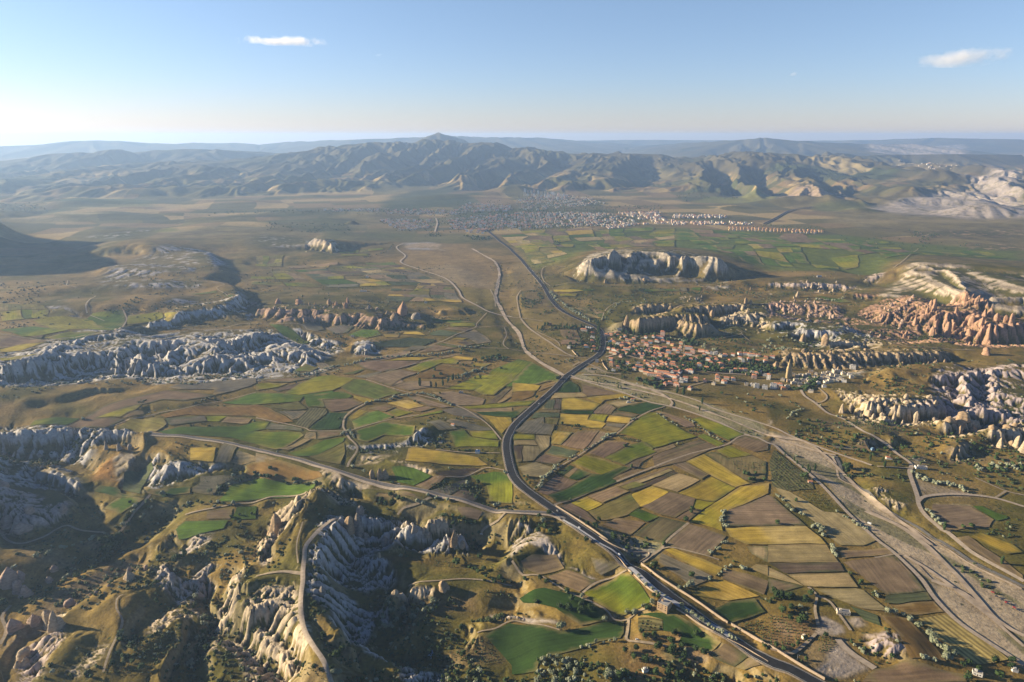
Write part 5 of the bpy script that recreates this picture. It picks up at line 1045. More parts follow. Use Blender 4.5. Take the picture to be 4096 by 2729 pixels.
def fill(s, n, h, k, label, group, z=0, mix=None):
    P = seg(s, z); x0, x1 = min(p[0] for p in P), max(p[0] for p in P); y0, y1 = min(p[1] for p in P), max(p[1] for p in P)
    X = np.array([rng.uniform(x0, x1) for _ in range(n * 6)]); Y = np.array([rng.uniform(y0, y1) for _ in range(n * 6)])
    m = inside(X, Y, P); q = fbm(X, Y, 70, 2, n) > -.12; c = 0
    for x, y, a in zip(X, Y, m & q):
        if a and c < n: c += 1; TREES.append((x, y, h * rng.uniform(.55, 1.3), mix if mix and rng.random() < .35 else k, label, group))
def place_trees():
    w = 'grey-green willow bush '
    row("E 350,1240 450,1262 600,1230 700,1200 850,1170 1000,1130 1200,1100 1400,1095 1700,1070 1800,1050", 6, 7, 'w', w + 'in the long hedge beneath the white badlands', 'willow hedge beneath the badlands', 5)
    row("E 1860,1010 2000,1012 2130,990", 6, 7, 'w', w + 'in the thicket west of the dry stream', 'thicket west of the stream', 6, 'd')
    row("E 2120,1220 2080,1210 1950,1250 1850,1300", 6, 7, 'w', w + 'along the farm ditch above the fields', 'bushes along the ditch')
    row("E 1640,1375 1700,1360 1750,1330 1850,1300", 7, 15, 'p', 'dark poplar in the clump beside the ditch', 'poplar clump by the ditch', 5)
    row("I 1000,265 1080,240 1200,240 1300,200 1380,190;I 1500,172 1600,192 1700,240 1800,280", 5, 6.5, 'w', w + 'edging the lane through the middle fields', 'willow bushes on the middle lane', 3)
    row("I 790,550 840,520 880,550 900,580", 5, 7, 'w', w + 'by the bend of the white track', 'bushes at the track bend')
    row("J 1340,360 1450,430 1560,490", 5, 5, 'w', w + 'in the row right of the big green field', 'bush row by the green field'); row("J 1580,390 1680,440 1720,480 1780,520 1830,560 1910,600 1970,622", 7, 5, 'w', w + 'in the row before the yellow strip', 'bush row by the yellow strip')
    row("J 835,602 880,562 935,552", 4, 8, 'w', w + 'clumped on the bend of the field track', 'clump on the field track'); row("J 520,780 620,720 800,620", 8, 4.5, 'w', w + 'beside the field track near the big road', 'bushes on the field track', 2, 's')
    row("J 1070,460 1080,430 1130,400", 6, 6, 'w', w + 'left of the big green field', 'bushes left of the green field'); row("J 200,1060 240,1040 280,980 310,930 420,830", 5, 7, 'w', w + 'along the ditch inside the road bend', 'ditch bushes in the road bend', 3, 'd')
    row("J 1960,1260 1940,1300 1920,1360 1950,1400 1975,1390", 4, 7, 'w', w + 'at the corner of the ploughed field', 'bushes round the ploughed corner')
    row("K 420,1400 470,1400 500,1470 540,1500", 5, 8, 'w', w + 'between the yellow and the straw field', 'bushes between yellow and straw fields'); row("K 170,1220 240,1260 320,1290", 5, 8, 'w', w + 'at the upper edge of the straw strip', 'bushes above the straw strip')
    row("K 60,1100 140,1150", 7, 5, 'w', w + 'beside the brown field corner', 'bushes beside the brown corner'); row("K 640,1260 700,1300 800,1370 850,1390 900,1420 980,1460", 7, 5.5, 'w', w + 'between the straw strip and the gravel road', 'bushes on the gravel road')
    row("K 1350,910 1400,950 1480,980 1560,1000 1650,1010 1750,1040 1830,1070", 4, 8, 'w', w + 'in the dense row above the pale yard', 'dense row above the pale yard', 4); row("K 1440,1240 1500,1290 1560,1340 1620,1400", 5, 8, 'w', w + 'in the row left of the striped fallow', 'row left of the fallow', 4)
    row("O 590,330 610,400", 4, 8, 'w', w + 'at the end of the straw field', 'bushes at the straw field end'); row("O 1090,940 1180,950 1280,990 1330,1020 1380,1060", 5, 8, 'w', w + 'at the top of the striped stubble', 'bushes above the stubble', 3)
    row("O 1440,1110 1500,1150 1540,1200 1550,1230 1610,1270 1650,1300 1640,1350 1700,1340 1740,1370", 4.5, 9, 'w', w + 'along the left edge of the striped stubble', 'bushes left of the stubble', 3); row("O 1400,1352 1500,1360", 5, 6, 'w', w + 'under the golden slope', 'bushes under the golden slope')
    row("N 1100,570 1150,590 1230,690 1330,750 1400,790", 7, 5.5, 'w', w + 'on the white paving beside the highway', 'bushes on the highway paving', 1.5); row("N 1520,870 1610,930 1700,990 1760,1020 1840,1070 1890,1100 2020,1170 2070,1200", 5, 7, 'w', w + 'in the planted strip below the pump house', 'bushes below the pump house', 1.5)
    row("N 1540,720 1600,710 1660,690", 4, 9, 'w', w + 'clumped at the field corner below the wall', 'clump below the highway wall'); row("N 1930,300 1980,290;N 1910,330 1840,380", 5, 6, 'w', w + 'right of the square ploughed field', 'bushes right of the ploughed square'); row("N 1930,460 1950,540;N 1910,575", 5, 5, 'w', w + 'at the lower field crossing', 'bushes at the crossing')
    tz("N 1820,630 2110,530 2140,530 2010,512", 7, 'w', w + 'standing alone among the lower fields', 'lone bushes in the lower fields'); tz("N 640,800 510,750 1290,850 1130,945 1110,930 1210,885 1060,945 855,1010", 8, 'w', w + 'by the sunken lane', 'bushes by the sunken lane')
    tz("N 455,1090", 12, 'w', 'tall pale willow at the end of the green field track', None); fill("N 220,1300 600,1320 600,1568 0,1568 0,1500 200,1480", 46, 7, 'w', 'grey-green bush in the thicket at the bottom edge', 'thicket at the bottom edge', -30, 'd')
    row("N 640,1255 780,1220 950,1190", 7, 6, 'w', w + 'below the large dark green field', 'bushes below the dark field', 2, 'd'); fill("N 880,1480 1000,1480 1000,1568 860,1568", 10, 7, 'w', w + 'near the bottom edge', 'bottom edge bushes', -30)
    tz("N 800,90 690,130 780,150 760,145", 8, 'd', 'dark round tree beside the brown plots by the road wall', 'dark trees by the road wall'); tz("N 925,228 935,262", 10, 'd', 'tall dark tree on the pale waste ground', 'dark pair on the waste ground'); tz("N 1055,292 1050,345 1015,268 1240,260 1240,315", 8, 'd', 'dark round tree on the pale waste ground', 'dark trees on the waste ground')
    tz("N 680,282", 10, 'd', 'dark round tree in the hollow left of the highway', None); tz("N 1392,310", 8, 'd', 'dark tree at the track junction', None); tz("N 1310,512", 12, 'd', 'big dark tree close under the highway wall', None); tz("N 1648,606", 11, 'd', 'lone dark tree between the lower brown fields', None); tz("N 1595,90", 9, 'd', 'dark tree at the tip of the yellow field', None)
    tz("N 632,885 722,915 630,945 520,910 435,890 545,830", 10, 'd', 'bright green round tree on the shaded slope', 'round trees on the shaded slope'); tz("N 215,842 505,752 260,630 315,665 120,630", 8, 'd', 'dark tree on the shaded slope by the lane', 'dark trees by the lane'); tz("N 260,145 300,160 240,195 350,200 120,90 90,110 340,30 250,60", 9, 'd', 'dark tree among the scrub inside the junction', 'dark trees inside the junction')
    tz("N 280,105", 10, 'w', 'big pale willow beside the road junction', None); tz("N 1285,855", 9, 'w', 'pale willow beside the pump house', None); tz("N 1300,790 1250,915 1340,800", 9, 'd', 'dark tree beside the pump house', 'dark trees at the pump house')
    tz("N 1118,1358 1222,1385 1450,1428 1332,1270 1480,1265 1358,1242 1560,1252 1455,1308 1580,1345 1762,1315 1685,1285 1450,1195 1470,1220 1225,1172 1490,1140 1305,1145 1190,1120 1140,1275 1040,1300", 9, 'd', 'round orchard tree on the bare sandy plot', 'orchard trees on the sandy plot')
    tz("N 1320,1500 1430,1505 1515,1530 1600,1430 980,1530 1050,1510 1690,1150", 10, 'd', 'dark tree at the bottom of the sandy plot', 'dark trees below the sandy plot')
    fill("O 50,700 190,670 320,690 320,740 200,790 60,760", 26, 9, 'd', 'dark tree in the grove above the gravel pit', 'grove above the gravel pit', -2); tz("O 390,775", 10, 'd', 'dark round tree at the head of the gravel track', None); tz("O 215,902 205,1000 285,1035 340,1005 345,840 130,930", 10, 'd', 'dark round tree left of the gravel pit', 'dark trees left of the gravel pit')
    tz("O 850,660", 9, 'd', 'dark tree on the corner of the large ploughed field', None); tz("O 85,120", 8, 'd', 'small dark tree alone on the ploughed field', None); tz("O 1790,152", 9, 'd', 'left of two round trees on the striped fallow', None); tz("O 1870,142", 8, 'd', 'right of two round trees on the striped fallow', None)
    tz("O 1615,175", 14, 'p', 'dark poplar where the tracks join', None); tz("O 2145,485", 13, 'p', 'slim poplar alone in the pale strip at the right', None); tz("O 1140,1340 530,1155 230,1250 140,1275 340,1170 355,1365 275,1225 75,1240", 7, 'd', 'small dark tree around the gravel works', 'small trees around the gravel works')
    tz("O 1420,1345 1460,1350", 6, 'w', w + 'below the slope', 'bushes below the slope'); tz("O 2235,1390 2230,1445 2120,1530 2080,1390 1840,1420 1790,1430 1830,1550 1930,1470", 9, 'd', 'dark tree among the sheds at the lower right', 'trees among the sheds')
    tz("K 365,872 380,905", 15, 'p', 'tall poplar of the pair on the river track', 'poplar pair on the river track'); tz("K 430,882", 14, 'p', 'poplar standing alone in the gravel bed', None); tz("K 240,792 315,860 155,745 265,820", 9, 'p', 'small poplar on the river track', 'small poplars on the river track'); tz("K 330,958", 14, 'd', 'big dark tree by the brick hut', None)
    tz("K 255,1165", 9, 'd', 'lone dark tree on the straw strip', None); tz("K 712,860 745,872 725,905", 14, 'd', 'broad dark tree beside the river channel', 'broad trees beside the channel'); fill("K 1180,790 1300,790 1310,830 1180,830", 12, 10, 'd', 'dark tree in the clump by the crossroads', 'clump by the crossroads', 2)
    tz("K 1052,795 938,790 1070,850", 13, 'p', 'slim poplar left of the crossroads', 'poplars left of the crossroads'); tz("K 565,585 800,580 1352,778 1435,625 1500,662 1080,692 890,712 1265,672 1235,690 1900,650 1690,557 1860,700 1955,700 2100,905 2090,775 1510,660 370,425 495,520 285,445", 9, 'd', 'dark round bush among the eastern orchards', 'dark bushes among the eastern orchards')
    fill("K 700,860 900,880 1300,940 1300,1100 1000,960 700,940", 30, 6, 's', 'scrub bush on the dry slope below the crossroads', 'scrub below the crossroads', 2); fill("K 1840,820 2200,830 2351,850 2351,900 1900,920", 40, 8, 'd', 'dark bush in the hollow at the right', 'bushes in the right hollow', 2, 'w')
    fill("K 1250,560 1400,560 1600,620 1500,680 1250,640", 30, 7, 'd', 'dark bush in the orchard hollow', 'orchard hollow bushes', 2, 'w'); fill("K 130,500 700,560 1250,640 1250,760 800,760 400,620", 60, 6, 'd', 'bush on the dry slope above the river road', 'bushes above the river road', 3, 's')
    fill("K 380,400 900,430 1600,520 1500,560 900,520 400,500", 70, 5.5, 'd', 'small orchard tree below the cone cliffs', 'orchard below the cone cliffs', 1, 's'); fill("K 1000,40 1300,40 1330,160 1050,180", 30, 5, 'd', 'bush on the hill above the cone cliffs', 'bushes on the cone hill', 32, 's')
    fill("K 1950,560 2351,650 2351,850 2000,800", 26, 6, 'd', 'bush scattered over the right slope', 'bushes over the right slope', 4, 's'); fill("K 1900,850 2351,1000 2351,1080 2180,1060 1850,930", 30, 6, 's', 'scrub bush at the right road', 'scrub at the right road', 3)
    row("K 180,400 260,340 330,320", 7, 6, 'w', w + 'in the gully below the graveyard', 'gully bushes'); row("K 640,390 750,370", 6, 6, 'w', w + 'beside the lane near the cone cliffs', 'lane bushes near the cones')
    tz("J 975,122 1000,128", 10, 'p', 'small poplar of the pair on the river flats', 'poplar pair on the flats'); tz("J 1515,170", 20, 'p', 'left of two tall poplars beneath the village', None); tz("J 1575,188", 21, 'p', 'right of two tall poplars beneath the village', None); tz("J 1010,38", 13, 'p', 'poplar alone left of the blue-roofed yard', None)
    tz("J 1745,265", 14, 'p', 'slim poplar on the river road', None); tz("J 1722,330", 12, 'p', 'slim poplar between the river tracks', None); tz("J 1377,337", 9, 'p', 'small poplar at the track fork', None); tz("J 225,215 420,42", 11, 'd', 'dark tree leaning over the highway verge', 'verge trees')
    tz("J 585,475 610,470 548,488 632,512 462,458", 8, 'd', 'dark tree in the row beneath the yellow field', 'dark row beneath the yellow field'); tz("J 1038,662 1095,850 535,1155", 7, 'd', 'small dark tree alone between the fields', 'lone trees between the fields')
    tz("J 2130,915 2165,925 2235,915 2185,970 2220,965 2315,970 1655,1240 1645,1272 1595,1345", 9, 'd', 'dark round tree in the olive fields', 'dark trees in the olive fields'); tz("J 110,940 145,935 135,975 165,1005", 6, 'd', 'small tree in the plot inside the road bend', 'small trees inside the road bend')
    tz("J 990,225 1060,220 1100,235 1120,240 1040,215", 7, 'w', w + 'around the farmyard', 'farmyard bushes'); tz("I 1505,105", 20, 'p', 'tall poplar alone above the lane', None); tz("I 1458,252 765,410 1255,405 1690,175", 8, 'd', 'dark round tree alone in the middle fields', 'lone trees in the middle fields')
    tz("I 2055,1100 2025,1145 2040,1000", 9, 'd', 'dark tree on the plot left of the highway', 'dark trees left of the highway'); tz("I 995,895 885,850 2285,905 1575,1110 1655,1135 1760,1160 1485,1165 1535,1185 2200,1205 2235,1205 1940,1000", 8, 'w', w + 'beside the straight road', 'bushes beside the straight road')
    tz("I 1235,1120 1155,1175 1350,1150 1310,1160 1190,1200 1255,1190", 10, 'd', 'dark green tree in the hollow below the straight road', 'dark trees in the hollow'); tz("I 350,975 385,970 130,870 40,935 115,945", 9, 'd', 'small dark conifer by the sunken lane', 'dark trees by the sunken lane')
    fill("L 940,330 1200,250 1280,300 1180,420 960,480", 70, 12, 'd', 'dark tree in the stream thicket', 'stream thicket trees', -78); row("L 940,470 800,560 640,640 400,740 200,800", 6, 9, 'd', 'dark tree along the shaded stream', 'trees along the shaded stream', 7); row("L 0,880 60,860", 6, 10, 'd', 'dark tree at the left edge', 'trees at the left edge', 6)
    row("L 1240,0 1160,130 1080,180", 7, 9, 'd', 'dark tree beside the sunken track', 'trees beside the sunken track', 7, 'w'); row("L 570,350 700,310 820,260 950,200", 16, 7, 'w', w + 'on the shaded valley floor', 'bushes on the valley floor', 6); tz("L 130,525 630,595 590,625 340,420 465,400", 9, 'w', w + 'on the valley floor left', 'pale bushes in the left valley')
    tz("L 1110,310 1255,290 1460,450 1170,210", 12, 'd', 'large dark tree beside the stream', 'large stream trees'); fill("L 1580,440 1740,450 1700,560 1600,540", 20, 8, 'd', 'dark bush in the small ravine', 'bushes in the small ravine', -60); tz("L 1580,235 1820,240 2310,250 2310,30 2200,40 2130,60 2200,110 2120,140", 8, 'd', 'dark tree on the olive hillside', 'trees on the olive hillside')
    tz("L 1800,800", 12, 'w', 'pale willow at the head of the deep gully', None); fill("L 1900,1000 2050,1000 2000,1250 1800,1500 1720,1500 1850,1200", 60, 7, 'd', 'dark bush in the deep gully', 'bushes in the deep gully', -85, 'w'); fill("L 1080,1150 1250,1180 1250,1330 1100,1300", 22, 7, 'd', 'bush in the hollow beside the track', 'bushes beside the track', -66, 'w')
    tz("L 1040,1415 1130,1430 1300,1450 1215,1390 575,865 1140,470 975,640 1030,555 190,940", 8, 'd', 'dark tree near the old vineyard', 'dark trees near the vineyard'); tz("M 735,1350", 13, 'd', 'big dark tree right of the ridge road', None); tz("M 700,1455 535,1450 380,1420 45,415 620,1150 795,1275 1900,1330", 9, 'd', 'dark tree on the ridge', 'dark trees on the ridge')
    tz("M 760,1500 710,1500", 8, 'w', w + 'right of the ridge road', 'bushes right of the ridge road'); tz("M 2240,640 1900,1100 2090,550 1840,495 2055,440 1690,1380 1580,1330", 12, 'd', 'dark tree on the shaded plots', 'dark trees on the shaded plots'); row("M 1950,480 2030,560 2150,640 2300,650", 6, 7, 'd', 'dark bush along the narrow plots', 'bushes along the narrow plots', 6)
    fill("M 1100,900 1700,900 1600,1000 1100,1100", 60, 8, 'd', 'dark tree on the shaded valley floor', 'trees on the shaded floor', -68, 'w'); fill("M 1600,150 2000,330 2100,300 2000,200", 40, 7, 'd', 'dark bush below the white cliff', 'bushes below the white cliff', -50); fill("M 1700,1050 2300,900 2300,980 1800,1150", 40, 6, 's', 'scrub in the shaded hollow', 'scrub in the shaded hollow', -50)
    fill("H 640,600 900,640 850,750 640,720", 30, 6, 'd', 'dark bush under the white rim', 'bushes under the white rim', -30); fill("H 0,680 560,720 500,840 0,860", 50, 7, 'd', 'dark bush at the foot of the white rim', 'bushes at the rim foot', -50); row("H 2000,1060 2150,990 2351,930;I 0,930 300,990 560,1000", 7, 7, 'd', 'bush along the ditch by the pale plots', 'ditch bushes by the pale plots', 4, 'w')
    row("H 1200,1210 1300,1180 1500,1200 1700,1210 2000,1190 2200,1180", 8, 8, 'd', 'tree along the lower lane', 'trees along the lower lane', 9, 'w'); tz("H 1235,1215 2140,935 2010,1050 1925,1095 1490,1110 765,415", 11, 'w', 'pale willow by the terraced plots', 'willows by the terraced plots'); fill("H 1250,240 1700,230 1650,320 1300,310", 30, 5, 's', 'scrub on the stony knoll', 'scrub on the stony knoll', 4)
    row("H 0,80 400,90 1000,80 1400,70 1700,90 2000,50 2351,10", 11, 6, 'w', w + 'in the valley below the white badlands', 'bushes below the badlands', 14, 'd'); row("D 1200,1340 1500,1330 1900,1300 2351,1260", 11, 6.5, 'w', w + 'along the valley stream', 'bushes on the valley stream', 10, 'd')
    fill("D 0,1270 500,1310 1100,1250 1500,1290 2351,1250 2351,1300 1200,1340 0,1380", 110, 5, 'd', 'bush at the foot of the badlands', 'bushes at the badland foot', 0, 's'); fill("E 330,930 760,900 850,1000 650,1050 450,1000", 60, 6, 'd', 'bush between the white spurs', 'bushes between the spurs', 4); fill("D 340,790 1050,590 1800,560 2000,600 1500,700 1100,660 700,760", 110, 6, 'd', 'dark bush on the western plateau', 'bushes on the western plateau', 48, 's')
    fill("D 1100,300 1800,300 1850,480 1500,520", 60, 6, 'd', 'bush on the far plateau', 'bushes on the far plateau', 52); fill("D 0,400 350,380 500,620 0,740", 90, 6, 's', 'scrub on the western slopes', 'scrub on the western slopes', 40, 'd'); row("D 1230,560 1330,580", 10, 8, 'd', 'dark tree in the plateau clump', 'plateau clump', 8)
    fill("E 0,600 1100,650 1600,800 700,780 0,760", 110, 4.5, 'd', 'bush among the rock towers', 'bushes among the rock towers', 20, 's'); fill("E 0,200 1800,250 1900,640 0,560", 150, 5, 'd', 'dark tree scattered in the western fields', 'scattered trees in the western fields', 0); row("E 30,420 350,400", 14, 6, 'd', 'hedge tree in the western fields', 'hedge in the western fields'); row("E 1000,190 1200,130 1260,70", 16, 7, 'd', 'hedge tree below the pit', 'hedge below the pit', 6)
    fill("E 2000,1110 2351,1080 2300,1140 2010,1150", 36, 9, 'd', 'dark orchard tree left of the dry stream', 'orchard left of the stream', 0); row("E 1870,1035 1960,1045", 6, 9, 'd', 'dark tree in the hedge left of the stream', 'dark hedge left of the stream', 5); tz("E 1850,1170 1905,1180 2005,1190 1700,1265 1635,1290 2010,1300 2058,1295 2250,1210 1640,1225 1885,1075 1670,1105", 9, 'd', 'dark round tree in the rough pasture', 'dark trees in the rough pasture')
    row("F 350,500 400,560 500,640 600,700 740,780", 7, 8, 'w', w + 'in the belt beside the highway', 'willow belt beside the highway', 7); fill("F 80,510 230,490 330,600 500,780 200,700 90,640", 150, 6, 'd', 'young tree in the plantation', 'plantation trees', 0); fill("F 240,800 600,830 820,800 830,900 500,860 230,850", 46, 13, 'p', 'dark poplar in the windbreak west of the highway', 'windbreak west of the highway', 0, 'd')
    fill("F 500,880 810,880 810,1050 640,1060 500,1000", 40, 9, 'd', 'garden tree west of the highway', 'garden trees west of the highway', 0); row("F 775,760 800,870 795,1000", 10, 14, 'p', 'poplar lining the highway at the village', 'poplars lining the highway', 5); row("F 820,770 880,700 1000,600 1120,590", 8, 6, 'w', w + 'along the hill lane', 'bushes along the hill lane', 6)
    fill("F 500,560 1100,600 1050,760 900,850 700,740 520,640", 120, 6, 'd', 'dark tree in the orchards under the cliffs', 'orchards under the cliffs', 0); fill("F 560,510 1200,480 1900,500 2300,540 2200,580 1500,560 700,560", 130, 6, 'd', 'dark bush in front of the table mountain', 'bushes before the table mountain', 2); row("F 1550,530 1800,500 1900,520", 9, 7, 'd', 'dark tree in the strip before the mesa', 'dark strip before the mesa', 8)
    fill("F 1850,430 2351,450;G 0,560;F 2351,600 1900,560", 90, 6, 'd', 'bush between the scattered pinnacles', 'bushes between the pinnacles', 4); fill("G 0,440 650,470 800,540 600,600 0,590", 110, 5.5, 'd', 'bush among the small pinnacles', 'bushes among the small pinnacles', 5, 's'); row("G 380,570 500,575 620,585 700,545", 7, 7, 'w', w + 'in the hollow below the pink cliffs', 'hollow below the pink cliffs', 8)
    fill("F 1480,900 1900,900 2300,1000 2351,1100 1800,1050", 60, 6, 'd', 'dark bush on the slope above the village', 'bushes above the village', 0); row("F 1480,940 1600,960 1750,1000 1850,1050", 6, 8, 'w', w + 'in the belt above the village', 'willow belt above the village', 10); row("F 2230,1070 2351,1000;G 0,960 200,930 400,1000 560,980", 8, 7, 'w', w + 'in the orchard behind the village', 'orchard behind the village', 14, 'd')
    fill("G 0,1000 260,1000 200,1100 0,1150;F 2351,1080", 50, 7, 'w', 'orchard bush east of the village', 'orchard east of the village', 3, 'd'); fill("G 0,880 250,900 600,1000 200,1010 0,960", 50, 5, 'd', 'bush below the rounded white rocks', 'bushes below the rounded rocks', 3, 's'); fill("G 700,1040 1700,1000 1500,1150 900,1180", 50, 5, 's', 'bush on the ruined quarter', 'bushes on the ruined quarter', 14)
    fill("G 1000,660 1200,620 1400,900 2351,1000 2351,1050 1400,960 900,900", 90, 6, 'd', 'bush below the red cliffs', 'bushes below the red cliffs', 6, 's'); fill("G 850,1230 1350,1200 1300,1400 1000,1480", 50, 5, 'd', 'bush on the grassy hill', 'bushes on the grassy hill', 28); fill("G 1380,1210 1550,1220 1400,1500 1290,1500", 50, 6, 'd', 'bush in the ravine right of the hill', 'bushes in the right ravine', 14)
    VG = 'dark garden tree between the village houses'
    for s, n_ in (("V 180,170 1000,180 1400,280 1500,560 900,640 200,600", 130), ("V 200,620 1000,620 1700,560 2350,640 2354,800 1200,830 400,860", 150), ("V 600,850 1300,820 2354,760 2354,980 1700,900 1500,1160 1100,1180 760,1020", 110), ("V 1350,260 1700,280 1950,400 1700,420 1400,360", 40), ("U 0,380 900,420 1050,560 800,600 0,640", 110), ("U 560,480 1020,500 1030,600 700,620", 40), ("U 1000,640 1650,700 1600,860 1300,880", 46)):
        fill(s, int(n_ * 1.05), 9.5, 'd', VG, 'garden trees in the village', 0, 'd')
    tz("U 645,425", 20, 'p', 'tall dark poplar between the eastern houses', None); tz("V 505,130 705,180", 17, 'p', 'poplar at the foot of the cliff', 'poplars at the cliff foot'); tz("U 780,925 660,975 545,1090 815,1090 640,1165 140,890", 8, 'd', 'round tree on the ochre slope below the village', 'trees on the ochre slope'); tz("U 560,905 390,960 1060,925 1690,1080", 7, 'w', w + 'on the ochre slope below the village', 'bushes on the ochre slope')
    # the town and the valley beyond, tree belts
    for s, n_, h_ in (("B 700,720 2150,640 2100,690 1150,730 700,740", 160, 9), ("B 350,640 2000,590 2200,650 900,720 400,720", 420, 9), ("B 0,570 900,590 2300,540 2250,590 900,620 0,620", 420, 10), ("B 930,750 1130,760 1120,780 950,775", 60, 11), ("B 1540,770 1590,770 1580,830 1550,830", 26, 8), ("B 670,730 800,735 790,755 670,752", 30, 9),
                      ("B 880,520 1250,520 1250,570 900,590", 120, 9), ("B 1300,480 1900,480 1900,590 1300,590", 200, 9), ("C 0,470 230,450 500,460 60,525", 120, 10), ("C 280,490 440,490 430,505 290,503", 24, 9), ("C 400,660 1060,690 1080,720 400,700", 70, 8), ("C 1580,710 1800,740 1750,770 1600,760", 60, 8), ("C 1650,760 1720,770 1700,830 1650,820", 40, 7),
                      ("A 0,545 300,545 350,595 0,600", 120, 9), ("A 1400,590 2354,560 2354,620 1400,620", 160, 9), ("A 1780,690 2354,680 2354,750 1800,740", 160, 8), ("C 600,380 1500,410 1480,435 600,420", 160, 11), ("C 1100,740 2100,800 2000,841 1000,841", 60, 7)):
        fill(s, n_, h_, 'd', 'dark tree in the far valley', 'trees in the far valley', 0)
def wild_scrub():
    g = np.random.default_rng(8); N = 46000
    t = g.uniform(-R(40), R(40), N); r = 640 * np.exp(g.uniform(0, 1, N) ** .9 * math.log(3300 / 640.)); x = r * np.sin(t); y = r * np.cos(t)
    i = np.clip(np.searchsorted(rr, r), 0, NR - 1); j = np.clip(np.searchsorted(th, t), 0, NT - 1)
    fm_ = np.where(i < M_.shape[0], M_[np.minimum(i, M_.shape[0] - 1), j], 0); rock = tw[i, j, 0]
    d = fbm(x, y, 130, 3, 901) + .5 * fbm(x, y, 35, 2, 903) + .25 * np.clip(conc[i, j], -1, 2)
    pale = COL[i, j, 0] > .25
    ok = (fm_ < .15) & (rock < .35) & (d > .12) & ~pale & (g.uniform(0, 1, N) < .75)
    for x_, y_, h_, u in zip(x[ok], y[ok], g.uniform(2.2, 6.2, N)[ok], g.uniform(0, 1, N)[ok]):
        TREES.append((float(x_), float(y_), float(h_), 's' if u < .6 else ('d' if u < .88 else 'w'), 'wild', None))
